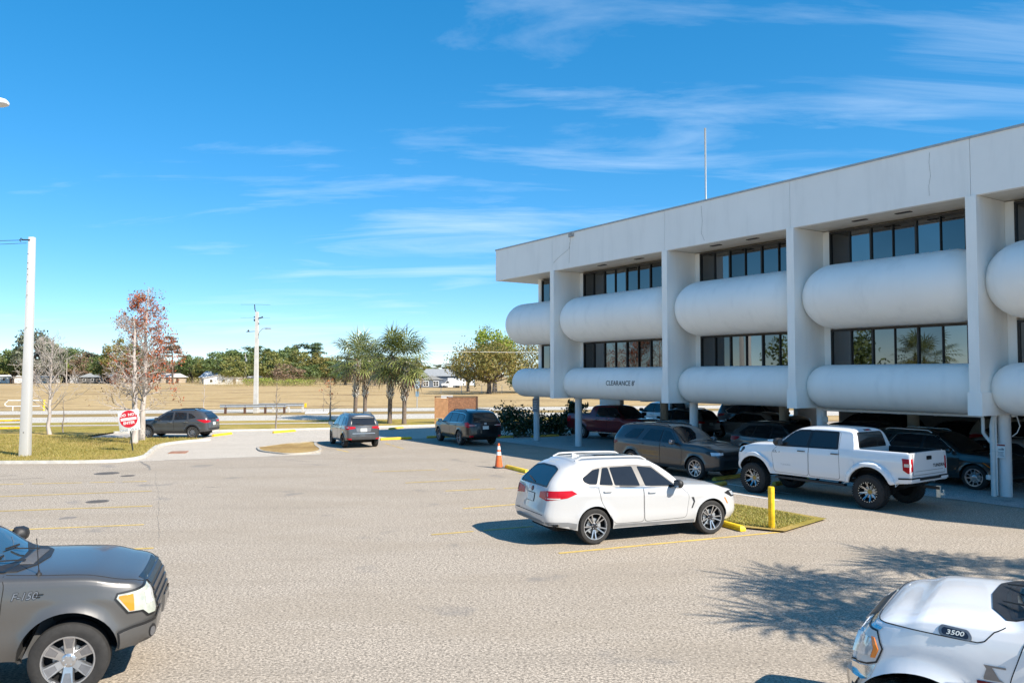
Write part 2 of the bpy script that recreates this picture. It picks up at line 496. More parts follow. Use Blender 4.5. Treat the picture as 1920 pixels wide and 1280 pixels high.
# ---- wheels
def wheel_meshes(r, w, rim, style):
    """tyre, rim and hub meshes with the outer face towards +y"""
    t = MB(); h = w/2
    t.lathe([(rim*.97, h*.72), (rim*1.02, h*.92), (rim+(r-rim)*.35, h*1.0), (rim+(r-rim)*.75, h*.97), (r*.985, h*.80), (r, h*.55), (r*1.001, h*.2), (r*1.001, -h*.2), (r, -h*.55),
             (r*.985, -h*.8), (rim+(r-rim)*.6, -h*1.0), (rim, -h*.9), (rim*.95, -h*.6)], 56, axis='Y', cap=False)
    if style.get('knobs'):
        N = 44
        for k in range(N):
            a = 2*math.pi*k/N
            for yy, da in ((h*.72, 0), (h*.3, math.pi/N), (-h*.3, 0), (-h*.72, math.pi/N)):
                mt = Matrix.Rotation(-(a+da), 3, 'Y')
                t.box(mt @ Vector((r*.995, yy, 0)), (.03, h*.36, .042), mat=mt)
    hub = MB()
    hub.lathe([(rim*.96, h*.05), (.02, h*.12)], 28, axis='Y', cap=False)
    hub.lathe([(rim*.62, h*.18), (rim*.62, h*.3), (.03, h*.32)], 28, axis='Y', cap=False, m=1)
    hub.lathe([(rim*.97, h*.72), (rim*.95, -h*.1), (rim*.955, -h*.6)], 32, axis='Y', cap=False)
    g = MB(); n = style.get('n', 5); dish = style.get('dish', .06)
    g.lathe([(rim*1.03, h*.90), (rim*1.02, h*.96), (rim*.965, h*.95), (rim*.93, h*.80), (rim*.94, h*.4)], 44, axis='Y', cap=False, m=style.get('lip', 0))
    hc = h*.95-dish
    g.lathe([(.075, hc-.03), (.075, hc+.004), (.06, hc+.012), (.035, hc+.014), (.001, hc+.014)], 20, axis='Y', cap=False, m=style.get('cap', 0))
    for k in range(n):
        a0 = 2*math.pi*k/n+style.get('rot', 0)
        bars = style.get('bars', [(0, 0, .05, .04)])
        for da0, da1, w0, w1 in bars:
            ra, rb = style.get('r0', .06), rim*.96
            pa = Vector((ra*math.cos(a0+da0), hc, ra*math.sin(a0+da0)))
            pb = Vector((rb*math.cos(a0+da1), h*.88, rb*math.sin(a0+da1)))
            d = (pb-pa).normalized(); sd = d.cross(Vector((0, 1, 0))).normalized(); up = Vector((0, 1, 0))
            vs = []
            for p, ww in ((pa, w0), (pb, w1)):
                for i, j in ((-1, -.030), (1, -.030), (.8, 0), (-.8, 0)):
                    vs.append(p+sd*(i*ww/2)+up*j)
            g.add(vs, [(0, 1, 2, 3), (7, 6, 5, 4), (4, 5, 1, 0), (5, 6, 2, 1), (7, 4, 0, 3)], style.get('sm', 1 if style.get('two') else 0))
            g.add([v+up*.001 for v in (vs[3], vs[2], vs[6], vs[7])], [(0, 1, 2, 3)], 0)
            if style.get('pocket'):
                q = [pa.lerp(pb, .35)+sd*(-w0*.26), pa.lerp(pb, .35)+sd*(w0*.26), pa.lerp(pb, .93)+sd*(w1*.33), pa.lerp(pb, .93)+sd*(-w1*.33)]
                g.add([p+up*.003 for p in q], [(0, 1, 2, 3)], 2)
        if style.get('arc'):
            ww = style['arc']
            for s0 in range(6):
                f0, f1 = -.36+.12*s0, -.36+.12*(s0+1)
                P = [Vector((rim*rr*math.cos(a0+f), h*.88+.002, rim*rr*math.sin(a0+f))) for f, rr in ((f0, .95), (f1, .95), (f1, .95-ww), (f0, .95-ww))]
                g.add(P, [(0, 1, 2, 3)], 0)
        if style.get('nuts'):
            b = Vector((.052*math.cos(a0+.5), hc+.008, .052*math.sin(a0+.5))); g.lathe([(.011, b.y-.02), (.011, b.y+.012), (.001, b.y+.014)], 8, (b.x, 0, b.z), 'Y', cap=False, m=style.get('nm', 0))
    if style.get('rivets'):
        for k in range(24):
            a = 2*math.pi*k/24; g.box((rim*.985*math.cos(a), h*.965, rim*.985*math.sin(a)), (.022, .012, .022), 3)
    return t, hub, g

def add_wheels(root, spots, r, w, rim, style, mats):
    t, hub, g = wheel_meshes(r, w, rim, style)
    first = None
    for x, y in spots:
        if first is None:
            wo = hub.build('wheel', [M['dark'], M['steel']], root, smooth=35)
            to = t.build('tyre', M['tyre'], wo, smooth=35 if not style.get('knobs') else 30)
            ro = g.build('rim', mats, wo, smooth=30)
            first = wo; o = wo
        else:
            o = copy_tree(first, root)
        o.location = (x, y, r); o.rotation_euler = (0, R(17*(x > 0)+11), 0 if y > 0 else math.pi)

def tube_mb(pts, r, n=6): return MB().tube(pts, r, n)

def mirror_part(root, c, x, y, z, mat, big=1.0, arm=.14, mat2=None):
    """door mirror housings on short arms; x,y,z is the left foot at the door"""
    for sgn in (1, -1):
        b = MB()
        pr = [(.0, -.08), (.07, -.075), (.10, -.045), (.11, 0), (.10, .045), (.07, .07), (0, .075)]
        vs = []; n = 10
        for i in range(n+1):
            f = i/n; k = (1-(2*f-1)**4)**.5*.95+.05
            yy = y+arm*.5+f*.24*big
            for px, pz in [(-.05, -.085), (.03, -.09), (.085, -.05), (.1, 0), (.085, .06), (.03, .09), (-.05, .085)]:
                vs.append((x-.02+px*k*big, yy*sgn, z+.06*big+pz*k*big*(1.0)))
        m = 7; fs = [(i*m+j, (i+1)*m+j, (i+1)*m+(j+1) % m, i*m+(j+1) % m) for i in range(n) for j in range(m)]
        fs += [tuple(range(m)), tuple(n*m+j for j in range(m))]
        b.add(vs, fs)
        b.bar((x+.02, (y-.06)*sgn, z-.02), (x+.02, (y+arm)*sgn, z+.03), .09, .05, 1)
        b.add([(x-.075*big, sgn*(y+arm*.5+.03*big), z+.06*big-.065*big), (x-.075*big, sgn*(y+arm*.5+.215*big), z+.06*big-.065*big),
               (x-.075*big, sgn*(y+arm*.5+.215*big), z+.06*big+.065*big), (x-.075*big, sgn*(y+arm*.5+.03*big), z+.06*big+.065*big)], [(0, 1, 2, 3)], 2)
        b.build('door_mirror', [mat, M['black'], M['chrome']], root, smooth=40)

def handle_part(door, c, x, z, side, mat, L=.2):
    a = c.bvh.ray_cast(Vector((x, 4, z)), Vector((0, -1, 0)))[0]
    y = a.y if a is not None else .9
    h = MB()
    h.tube([(x-L/2, side*(y-.005), z), (x-L/2+.02, side*(y+.032), z+.004), (x+L/2-.02, side*(y+.032), z+.004), (x+L/2, side*(y-.005), z)], .016, 6)
    h.build('handle', mat, door, smooth=40)
ST = {  # wheel designs
 'twin5': dict(n=5, bars=[(.18, .20, .030, .032), (-.18, -.20, .030, .032)], dish=.05, nuts=1, cap=1, two=1, sm=1),
 'split5': dict(n=5, bars=[(.14, .27, .034, .024), (-.14, -.27, .034, .024)], dish=.05, nuts=1),
 'six': dict(n=6, bars=[(0, 0, .105, .150)], r0=.07, dish=.045, nuts=1, pocket=1),
 'offroad': dict(n=8, bars=[(0, .06, .040, .022), (0, -.10, .020, .012)], dish=.11, two=1, sm=1, knobs=1, rivets=1, lip=1, cap=2, r0=.05),
 'petal': dict(n=5, bars=[(.30, .36, .026, .026), (-.30, -.36, .026, .026), (-.1, .36, .02, .02)], arc=.07, dish=.04, sm=0),
 'plain5': dict(n=5, bars=[(0, .05, .07, .05)], dish=.05, nuts=1),
 'ten': dict(n=10, bars=[(0, 0, .035, .03)], dish=.05),
}
ALLOYS = [M['alloy'], M['alloy_dk'], M['alloy_gy'], M['chrome']]
DARKAL = [M['alloy_dk'], M['dark'], M['alloy_gy'], M['chrome']]
OFFR = [M['alloy'], M['dark'], pm('gold_cap', (.35, .24, .07), .4, .1, 20, metal=.5), M['alloy']]

def base_spec(P):
    L, hw, H, wb, fo, r = P['L'], P['hw'], P['H'], P['wb'], P['fo'], P['r']
    xf = wb/2+fo; xb = xf-L; zh, zn, xc, xr = P['zh'], P['zn'], P['xc'], P['xr']; He = P.get('He', H-.05); sill = P['sill']
    roof = P.get('roof') or [(xb, He-.05), (xb+.18, He), (xr-1.1, H), (xr-.35, H-.012), (xr, H-.06)]
    top = roof+[((xr+xc)/2, (H-.06+zh)/2+P.get('ws', .035)), (xc, zh), (xc+.25, zh+(zn-zh)*.12), ((xc+xf)/2+.1, zh+(zn-zh)*.42), (xf-.32, zn), (xf-.12, zn-.045), (xf-.03, zn-.11), (xf, zn-.18)]
    q = P.get('nose', 1.0)
    W = P.get('W') or [(xb, .80*hw), (xb+.05, .87*hw), (xb+.2, .935*hw), (xb+.55, .975*hw), (xb+1.1, hw), (xf-1.0, .995*hw), (xf-.55, .965*hw), (xf-.3, (1-.08*q)*hw), (xf-.12, (1-.17*q)*hw), (xf-.03, (1-.26*q)*hw), (xf, (1-.33*q)*hw)]
    ra = P.get('ra', r+.055)
    S = dict(W=W, top=top, belt=P['belt'], sill=sill,
             low=[(xb, sill+.14), (xb+.35, sill+.09), (xb+.75, sill), (xf-.7, sill), (xf-.25, sill+.0), (xf, sill+.06)] if 'low' not in P else P['low'],
             crown=P.get('crown') or [(xr-.2, .12), (xc, .085), (xf-.4, .07), (xf, .05)], n=P.get('n', [(0, 2.5)]),
             R=P.get('R') or [(sill, .12), (sill+.22, 0), (.85, .02), (P['belt'][0][1], .06), (He, .46)],
             F=P.get('F') or [(sill, -.10), (sill+.2, 0), (zn-.25, -.02), (zn, -.12)],
             arches=[(-wb/2, r+P.get('dz', 0), ra), (wb/2, r+P.get('dz', 0), ra)], flare=P.get('flare', .022), tum=P.get('tum', .45), bed=P.get('bed'), softflare=P.get('softflare', 1),
             breaks=P.get('breaks', []), kR=P.get('kR', 1.0), kF=.8, step=P.get('step', .09), crease=P.get('crease', .012), scoop=P.get('scoop', .012))
    return S, xf, xb

def vehicle(name, label, cat, P, group=None):
    S, xf, xb = base_spec(P); c = Car(S)
    root = empty(name); tag(root, label, cat, group)
    pt = P['paint']; lod = P.get('lod', 0)
    c.body(root, [pt, M['dark']])
    hw, H, wb, r, zn, sill = P['hw'], P['H'], P['wb'], P['r'], P['zn'], P['sill']
    tr = P.get('track', hw-P.get('tw', .24)/2-.015)
    add_wheels(root, [(wb/2, tr), (wb/2, -tr), (-wb/2, tr), (-wb/2, -tr)], r, P.get('tw', .24), P['rim'], ST[P['wheel']], P.get('wm', ALLOYS))
    sides = (1, -1)
    gl = P.get('glass', M['glass'])
    # doors with their gaps and handles
    for sd in sides:
        for i, d in enumerate(P.get('doors', [])):
            p = rpoly(d, .09); gp_ = P.get('gap', .008); q = rpoly(grow(d, -gp_), .085); o = c.part('door', [('ring', p, q, 90, .0036, 1), (q, 90, .0048, 0, .05)], [pt, M['dark']], root, sd)
            hx, hz = P['handles'][i]
            handle_part(o, c, hx, hz, sd, P.get('hmat', pt), P.get('hl', .2))
        dlo = P.get('dlo')
        if dlo:
            c.part('window_trim', [(rpoly(grow(dlo, .035), .05), 90, .0062, 0), (rpoly(grow(dlo, .012), .04), 90, .0076, 1)], [P.get('dlomat', M['trim']), M['trim']], root, sd)
        for w in P['win']:
            c.part('side_window', [(rpoly(w, .035), 90, .012)], [gl], root, sd)
        for nm, layers, mats in P.get('side', []):
            c.part(nm, layers, mats, root, sd)
    for nm, layers, mats in P.get('mid', []):
        c.part(nm, layers, mats, root, 1)
    for nm, layers, mats in P.get('right', []):
        c.part(nm, layers, mats, root, -1)
    # windscreen
    xc, xr = P['xc'], P['xr']; yw = P.get('yw', (hw*.80, hw*.66))
    ws = [(xc-.03, yw[0]*.93), (xc+.03, yw[0]*.5), (xc+.05, 0), (xc+.03, -yw[0]*.5), (xc-.03, -yw[0]*.93), (xr+.10, -yw[1]), (xr+.03, -yw[1]*.4), (xr+.03, yw[1]*.4), (xr+.10, yw[1])]
    if P.get('wsp'): ws = P['wsp']
    c.part('windscreen', [('ring', rpoly(grow(ws, .03), .06), rpoly(grow(ws, -.004), .06), 'T', .012, 1), (rpoly(ws, .06), 'T', .008, 0, .05)], [P.get('wsglass', gl), M['trim']], root)
    # rear window
    if P.get('rear'):
        rw = P['rear']
        c.part('rear_window', [('ring', rpoly(grow(rw, .03), .06), rpoly(grow(rw, -.004), .06), 180, .012, 1), (rpoly(rw, .06), 180, .009, 0, .05)], [gl, P.get('reartrim', M['trim'])], root)
    # number plate
    if P.get('plate'):
        y0, z0 = P['plate']
        q = [(y0-.16, z0-.08), (y0+.16, z0-.08), (y0+.16, z0+.08), (y0-.16, z0+.08)]
        c.part('licence_plate', [(grow(q, .012), 180, .012, 1), (q, 180, .018, 0)], [M['plate'], M['black']], root)
    if P.get('mirror'):
        x, z = P['mirror'][:2]; a = c.bvh.ray_cast(Vector((x, 4, z)), Vector((0, -1, 0)))[0]
        mirror_part(root, c, x, a.y if a else hw*.9, z, P.get('mmat', pt), P['mirror'][2] if len(P['mirror']) > 2 else 1.0)
    if P.get('rails'):
        xa, xb2, y = P['rails']
        for sd in sides:
            pts = []
            for i in range(13):
                x = xa+(xb2-xa)*i/12; hit = c.bvh.ray_cast(Vector((x, y*(1-.04*abs(i-6)/6), 4)), Vector((0, 0, -1)))[0]
                pts.append((x, sd*hit.y, hit.z+(.05 if 0 < i < 12 else .0)))
            MB().tube(pts, .022, 8).build('roof_rail', P.get('railmat', M['black']), root, smooth=50)
    if P.get('fin'):
        x = P['fin']; hit = c.bvh.ray_cast(Vector((x, 0, 4)), Vector((0, 0, -1)))[0]; z = hit.z-.01
        f = MB(); f.add([(x-.09, -.025, z), (x-.09, .025, z), (x+.12, .012, z), (x+.12, -.012, z), (x-.10, -.006, z+.075), (x-.10, .006, z+.075), (x-.02, .004, z+.06), (x-.02, -.004, z+.06)],
              [(0, 1, 5, 4), (1, 2, 6, 5), (2, 3, 7, 6), (3, 0, 4, 7), (4, 5, 6, 7)])
        f.build('aerial_fin', P.get('finmat', pt), root)
    if P.get('wiper'):
        x, z, l = P['wiper']
        hit = c.bvh.ray_cast(Vector((-6, .0, z)), Vector((1, 0, 0)))[0]; h2 = c.bvh.ray_cast(Vector((-6, l, z+.07)), Vector((1, 0, 0)))[0]
        MB().bar(hit+Vector((-.03, 0, 0)), h2+Vector((-.03, 0, 0)), .02, .02).build('wiper', M['black'], root)
    return root, c

def mirY(p): return [(q[0], -q[1]) + tuple(q[2:]) for q in p]
def front_rect(y0, y1, z0, z1): return [(y0, z0), (y1, z0), (y1, z1), (y0, z1)]

# ---------------- white luxury SUV in the sun
def white_suv():
    pt = paint('white_pearl_paint', (.47, .47, .465), 0, .3, .04); T = M['trim']; gy = pm('grey_cladding', (.20, .205, .21), .45, .1, 8)
    P = dict(L=4.90, hw=.97, H=1.775, wb=2.933, fo=.84, r=.375, tw=.28, rim=.27, wheel='twin5', paint=pt, zh=1.17, zn=1.03, xc=.82, xr=.02, sill=.30,
             belt=[(-2.5, 1.25), (-1.4, 1.21), (.8, 1.09)], He=1.70, tum=.52,
             R=[(.28, .16), (.5, .03), (.62, 0), (.85, .05), (1.18, .12), (1.70, .60)],
             doors=[[(.80, .42), (.88, .92), (.66, 1.11), (.05, 1.63), (-.36, 1.65), (-.29, 1.15), (-.27, .40)], [(-.28, .40), (-.30, 1.15), (-.37, 1.65), (-1.22, 1.63), (-1.40, 1.2), (-1.32, .86), (-1.0, .40)]],
             handles=[(-.09, 1.02), (-1.18, 1.09)],
             dlo=[(.58, 1.115), (.05, 1.555), (-.4, 1.60), (-1.1, 1.60), (-1.45, 1.565), (-1.78, 1.39), (-1.76, 1.30), (-1.62, 1.235), (-.6, 1.16)], dlomat=M['chrome'],
             win=[[(.52, 1.135), (.03, 1.53), (-.33, 1.57), (-.24, 1.165)], [(-.37, 1.175), (-.46, 1.575), (-1.02, 1.575), (-.99, 1.215)], [(-1.03, 1.215), (-1.06, 1.575), (-1.20, 1.57), (-1.36, 1.24)], [(-1.42, 1.25), (-1.26, 1.565), (-1.44, 1.54), (-1.73, 1.385), (-1.71, 1.31), (-1.6, 1.26)]],
             side=[('sill_cladding', [([(-1.03, .26), (1.02, .26), (1.0, .37), (-1.0, .39)], 90, .008)], [gy]),
                   ('headlight', [([(2.26, .52, .80), (2.27, .55, .92), (1.98, .86, .94), (1.86, .92, .90), (2.02, .85, .80)], 38, .007, 1), ([(2.24, .55, .82), (2.25, .57, .90), (2.02, .84, .92), (2.06, .82, .83)], 38, .011, 0)], [M['lamp'], T]),
                   ('tail_light', [([(-2.44, .33, 0.980), (-2.42, .34, 1.100), (-2.38, .66, 1.150), (-2.0, .93, 1.150), (-1.90, .96, 1.080), (-2.1, .93, 1.000), (-2.4, .66, 0.950)], 138, .007, 0), ([(-2.40, .62, 0.985), (-2.2, .86, 0.985), (-2.2, .86, 1.005), (-2.4, .62, 1.005)], 138, .012, 1), ([(-2.40, .62, 1.000), (-2.38, .62, 1.140), (-2.36, .645, 1.150), (-2.38, .645, 1.000)], 138, .011, 2), ([(-2.2, .8, 1.030), (-2.2, .8, 1.110), (-2.1, .88, 1.120), (-2.06, .9, 1.050)], 138, .011, 3)], [M['red'], M['lamp_white'], M['red_dk'], M['red']]),
                   ('fender_vent', [([(.93, .62), (.96, .62), (1.02, .76), (.99, .86), (.93, .86), (.985, .76)], 90, .006)], [M['black']]),
                   ('side_marker', [([(1.92, .66), (1.95, .66), (1.86, .80), (1.83, .80)], 90, .006)], [M['amber']]),
                   ('rear_bumper_trim', [([(-2.50, .38, .34), (-2.38, .80, .34), (-1.95, .95, .30), (-1.90, .96, .46), (-2.1, .93, .50), (-2.38, .78, .52), (-2.46, .5, .50)], 140, .007, 0), ([(-2.42, .70, .405), (-2.27, .88, .405), (-2.27, .88, .47), (-2.42, .70, .47)], 140, .014, 1), ([(-2.41, .72, .418), (-2.28, .87, .418), (-2.28, .87, .457), (-2.41, .72, .457)], 140, .018, 2)], [gy, M['chrome'], M['dark']]),
                   ],
             mid=[('rear_bumper_trim', [(front_rect(-.62, .62, .46, .52), 180, .008, 0), (front_rect(-.55, .55, .32, .42), 180, .006, 1)], [gy, M['alloy_gy']]),
                  ('tailgate_seam', [(front_rect(-.70, .70, .64, .652), 180, .004)], [M['dark']]),
                  ('badge', [([(.055*math.cos(k*.5236), 1.12+.055*math.sin(k*.5236)) for k in range(12)], 180, .008, 0), ([(.04*math.cos(k*.5236), 1.12+.04*math.sin(k*.5236)) for k in range(12)], 180, .012, 1)], [M['black'], M['red_dk']]),
                  ('sunroof', [([(-1.1, -.46), (-.15, -.46), (-.08, 0), (-.15, .46), (-1.1, .46)], 'T', .006)], [M['glass']]),
                  ('grille', [(front_rect(.04, .34, .55, .86), 0, .008), (front_rect(-.34, -.04, .55, .86), 0, .008)], [T]),
                  ('bumper_intake', [(front_rect(-.5, .5, .36, .48), 0, .007)], [T])],
             rear=[(-.66, 1.24), (.66, 1.24), (.56, 1.54), (.30, 1.585), (-.30, 1.585), (-.56, 1.54)], plate=(0, .95), mirror=(.50, 1.13), rails=(-1.75, .0, .58), railmat=pt, fin=-1.45, wiper=(0, 1.27, .36), mmat=M['black'], wm=[M['alloy'], M['alloy_dk'], M['alloy_gy'], M['chrome']])
    root, c = vehicle('white_suv', 'glossy white SUV parked in the sun beside the yellow bollard', 'SUV', P)
    a = MB(); c.write(a, 'X5', .085, (-2.4, .50, 1.15), 180, .008, sx=1.0)
    a.build('lettering', M['alloy_gy'], root)
    return root

# ---------------- lifted white pickup
def pickup_profile(P):
    """roof / bed outline: xk cab back at roof, rail height zr, tail xb"""
    xf = P['wb']/2+P['fo']; xb = xf-P['L']; xk = P['xk']; zr = P['zr']; H = P['H']; xr = P['xr']
    P['roof'] = [(xb, zr), (xk-.172, zr), (xk-.17, zr+.02), (xk-.03, H-.09), (xk+.06, H-.035), (xk+.35, H-.01), ((xk+xr)/2, H), (xr-.35, H-.012), (xr, H-.06)]
    P['breaks'] = [xb+.075, xb+.079, xk-.176, xk-.172, xk-.17, xk-.10, xk-.03, xk+.0, xk+.06]
    P['bed'] = (xb+.079, xk-.176, P['zb'])
    P['crown'] = [(xb, .03), (xk-.172, .03), (xk-.03, .07), (xk+.1, .11), (xr-.2, .12), (P['xc'], .09), (xf-.4, .08), (xf, .06)]
    P['R'] = P.get('R') or [(P['sill'], .04), (P['sill']+.1, 0), (zr, .02)]
    P['W'] = P.get('W') or [(xb, .955*P['hw']), (xb+.03, .97*P['hw']), (xb+.4, .985*P['hw']), (xb+1.2, P['hw']), (xf-1.0, P['hw']), (xf-.55, .98*P['hw']), (xf-.3, .94*P['hw']), (xf-.12, .88*P['hw']), (xf-.03, .80*P['hw']), (xf, .74*P['hw'])]
    P['kR'] = .5
    return xf, xb

def tundra():
    pt = paint('white_truck_paint', (.80, .80, .80), 0, .33, .05); T = M['trim']
    P = dict(L=5.56, hw=1.0, H=2.10, wb=3.70, fo=.76, r=.445, tw=.33, rim=.262, wheel='offroad', wm=OFFR, paint=pt, zh=1.58, zn=1.44, xc=1.08, xr=.42, sill=.64, track=.93,
             belt=[(-2.6, 1.48), (1.4, 1.46)], xk=-1.22, zr=1.55, zb=.98, tum=.40, ra=.60, dz=.07, flare=.075, softflare=0, nose=.8,
             doors=[[(1.14, .70), (1.22, 1.28), (1.0, 1.50), (.55, 1.97), (-.02, 1.99), (.0, .68)], [(-.01, .68), (-.03, 1.99), (-.92, 1.98), (-.97, 1.3), (-.98, .68)]], handles=[(.22, 1.37), (-.84, 1.37)], hmat=M['black'], hl=.24,
             dlo=[(.94, 1.50), (.52, 1.915), (.2, 1.945), (-.84, 1.94), (-.90, 1.53)], win=[[(.90, 1.515), (.50, 1.90), (.18, 1.93), (.02, 1.93), (.05, 1.525)], [(-.04, 1.525), (-.07, 1.93), (-.82, 1.925), (-.87, 1.545)]],
             side=[('fender_flare', [([(-1.85+q*math.cos(R(a)), .515+q*math.sin(R(a))) for q, rng in ((.605, range(-10, 191, 10)), (.74, range(190, -11, -10))) for a in rng], 90, .03)], [pt]),
                   ('tail_light', [([(-2.930, .80, 1.080), (-2.930, .79, 1.400), (-2.730, .97, 1.400), (-2.750, .97, 1.100), (-2.850, .93, 1.020)], 135, .008, 0), ([(-2.890, .84, 1.190), (-2.890, .84, 1.270), (-2.770, .96, 1.270), (-2.770, .96, 1.190)], 135, .012, 1)], [M['red'], M['lamp_white']]),
                   ('headlight', [([(2.580, .60, 1.200), (2.580, .58, 1.350), (2.330, .93, 1.400), (2.260, .96, 1.300), (2.360, .93, 1.180)], 40, .008, 1), ([(2.560, .64, 1.220), (2.560, .63, 1.320), (2.360, .91, 1.360), (2.380, .90, 1.220)], 40, .013, 0)], [M['lamp'], T]),
                   ('running_board', [], []),
                   ('rear_bumper', [([(-2.930, .50, 0.690), (-2.850, .88, 0.670), (-2.530, .99, 0.650), (-2.510, .99, 0.730), (-2.630, .985, 0.850), (-2.850, .88, 0.875), (-2.930, .5, 0.875)], 140, .03, 0), ([(-2.930, .50, 0.875), (-2.850, .88, 0.875), (-2.650, .985, 0.852), (-2.630, .985, 0.890), (-2.830, .9, 0.910), (-2.930, .5, 0.910)], 140, .03, 1)], [pt, M['black']])],
             mid=[('tailgate', [('ring', front_rect(-.83, .83, .96, 1.53), front_rect(-.815, .815, .975, 1.53), 180, .005, 1), (front_rect(-.815, .815, .975, 1.53), 180, .007, 0), (front_rect(-.72, .72, 1.06, 1.07), 180, .010, 1)], [pt, M['alloy_gy']]),
                  ('tailgate_handle', [(rpoly(front_rect(-.13, .13, 1.34, 1.44), .02), 180, .015)], [T]),
                  ('rear_bumper', [(front_rect(-.52, .52, .70, .90), 180, .05)], [M['black']]),
                  ('brake_light', [([(-.18, 2.005), (.18, 2.005), (.17, 2.05), (-.17, 2.05)], 180, .012, 0), ([(-.07, 2.01), (.07, 2.01), (.07, 2.04), (-.07, 2.04)], 180, .016, 1)], [T, M['red']]),
                  ('grille', [(front_rect(-.5, .5, 1.06, 1.34), 0, .01, 0), (front_rect(-.42, .42, 1.10, 1.3), 0, .016, 1)], [M['chrome'], T]),
                  ('hood_scoop', [([(1.25, -.30), (1.9, -.24), (1.9, .24), (1.25, .30)], 'T', .04)], [pt])],
             rear=[(-.66, 1.59), (.66, 1.59), (.58, 1.95), (-.58, 1.95)], plate=(0, .80), mirror=(.88, 1.53, 1.25), mmat=M['black'])
    pickup_profile(P); P['side'] = [q for q in P['side'] if q[1]]
    root, c = vehicle('lifted_pickup', 'lifted white crew cab pickup on big black knobbly tyres beside the shaded garage', 'pickup truck', P)
    for sd in (1, -1):
        b = MB(); b.bar((1.1, sd*.93, .56), (-1.12, sd*.93, .54), .16, .055)
        for x in (.6, -.2, -.9): b.bar((x, sd*.9, .56), (x, sd*.6, .70), .05, .05)
        b.build('running_board', M['black'], root)
        f = MB(); f.lathe([(.085, 0), (.085, .006), (.078, .008), (.078, .004), (.001, .004)], 20, (0, 0, 0), 'Y', cap=False)
        a = c.bvh.ray_cast(Vector((-1.33, 4, 1.17)), Vector((0, -1, 0)))[0]
        if sd > 0: f.build('fuel_flap', pt, root, loc=(a.x, a.y+.003, a.z), smooth=40)
    h = MB(); h.bar((-2.8, 0, .62), (-3.22, 0, .62), .07, .07, 0); h.bar((-3.18, 0, .68), (-3.18, 0, .38), .05, .10, 1); h.bar((-3.18, 0, .48), (-3.32, 0, .48), .09, .05, 1)
    h.lathe([(.028, .52), (.012, .54), (.024, .56), (.025, .58), (.001, .595)], 10, (-3.30, 0, 0), m=1)
    h.build('tow_hitch', [M['black'], pm('bare_aluminium', (.72, .70, .62), .35, .1, 12, metal=.4)], root)
    ax = MB(); ax.tube([(-1.85, -.8, .445), (-1.85, .8, .445)], .07, 8); ax.lathe([(.01, -.16), (.16, -.08), (.18, 0), (.16, .08), (.01, .16)], 12, (-1.85, 0, .445), 'Y')
    ax.tube([(-2.6, -.45, .66), (-1.0, -.45, .62)], .05, 6); ax.tube([(-2.6, .45, .66), (-1.0, .45, .62)], .05, 6); ax.build('rear_axle', M['dark'], root)
    t = MB(); c.write(t, 'TUNDRA', .12, (-2.9, -.50, 1.17), 180, .012, sx=1.25, bold=.003); t.build('lettering', T, root)
    t = MB(); c.write(t, '5.7L', .085, (1.10, 1, 1.30), 90, .006, bold=.002); c.write(t, 'V8', .05, (.95, 1, 1.295), 90, .006); t.build('lettering', T, root)
    t = MB(); c.write(t, 'TUNDRA', .065, (.74, 1, .94), 90, .007, sx=1.3); t.build('lettering', M['steel'], root)
    return root

# ---------------- dark grey three-row SUV (shade)
def durango():
    pt = paint('granite_grey_paint', (.052, .054, .058), .55, .32, .10); T = M['trim']
    P = dict(L=5.08, hw=.965, H=1.79, wb=3.04, fo=.94, r=.39, tw=.28, rim=.268, wheel='split5', paint=pt, zh=1.25, zn=1.12, xc=.95, xr=.20, sill=.33, He=1.74, tum=.46,
             belt=[(-2.6, 1.22), (1.3, 1.14)], nose=.8, kR=.9,
             R=[(.3, .12), (.55, 0), (.9, .03), (1.15, .06), (1.76, .34)],
             doors=[[(.92, .45), (.96, 1.0), (.78, 1.16), (.32, 1.64), (-.06, 1.66), (-.06, .43)], [(-.07, .43), (-.07, 1.66), (-.84, 1.64), (-1.08, 1.15), (-1.0, .8), (-.93, .43)]], handles=[(.10, 1.04), (-.96, 1.07)],
             win=[[(.70, 1.18), (.28, 1.56), (.0, 1.595), (.0, 1.19)], [(-.10, 1.19), (-.09, 1.60), (-.72, 1.595), (-.96, 1.215)], [(-1.24, 1.24), (-1.02, 1.59), (-1.52, 1.57), (-1.90, 1.29), (-1.86, 1.24)]],
             side=[('headlight', [([(2.40, .50, .86), (2.40, .50, .98), (2.05, .88, 1.0), (1.93, .93, .95), (2.1, .87, .84)], 38, .007, 1), ([(2.38, .52, .88), (2.38, .53, .96), (2.10, .85, .97), (2.13, .84, .86)], 38, .011, 0)], [M['lamp'], T]),
                   ('tail_light', [([(-2.56, .4, 1.0), (-2.55, .4, 1.1), (-2.3, .86, 1.12), (-2.2, .9, 1.06), (-2.35, .85, .98)], 140, .007)], [M['red_dk']])],
             mid=[('grille', [([(-.55, .80), (.55, .80), (.50, .97), (-.50, .97)], 0, .008, 0), (front_rect(-.48, .48, .87, .89), 0, .012, 1)], [T, M['black']]),
                  ('bumper_intake', [([(-.62, .42), (.62, .42), (.56, .70), (-.56, .70)], 0, .007), (front_rect(-.86, .86, .33, .38), 0, .03)], [T]),
                  ('bonnet_scoop', [([(1.25, -.35), (1.95, -.28), (1.95, .28), (1.25, .35)], 'T', .015)], [pt])],
             rear=[(-.62, 1.25), (.62, 1.25), (.55, 1.6), (-.55, 1.6)], plate=(0, .98), mirror=(.66, 1.17), mmat=M['alloy_gy'], rails=(-1.75, .1, .58), railmat=pt)
    root, c = vehicle('dusty_suv', 'dusty dark grey SUV in the shade behind the sunlit white SUV', 'SUV', P)
    return root

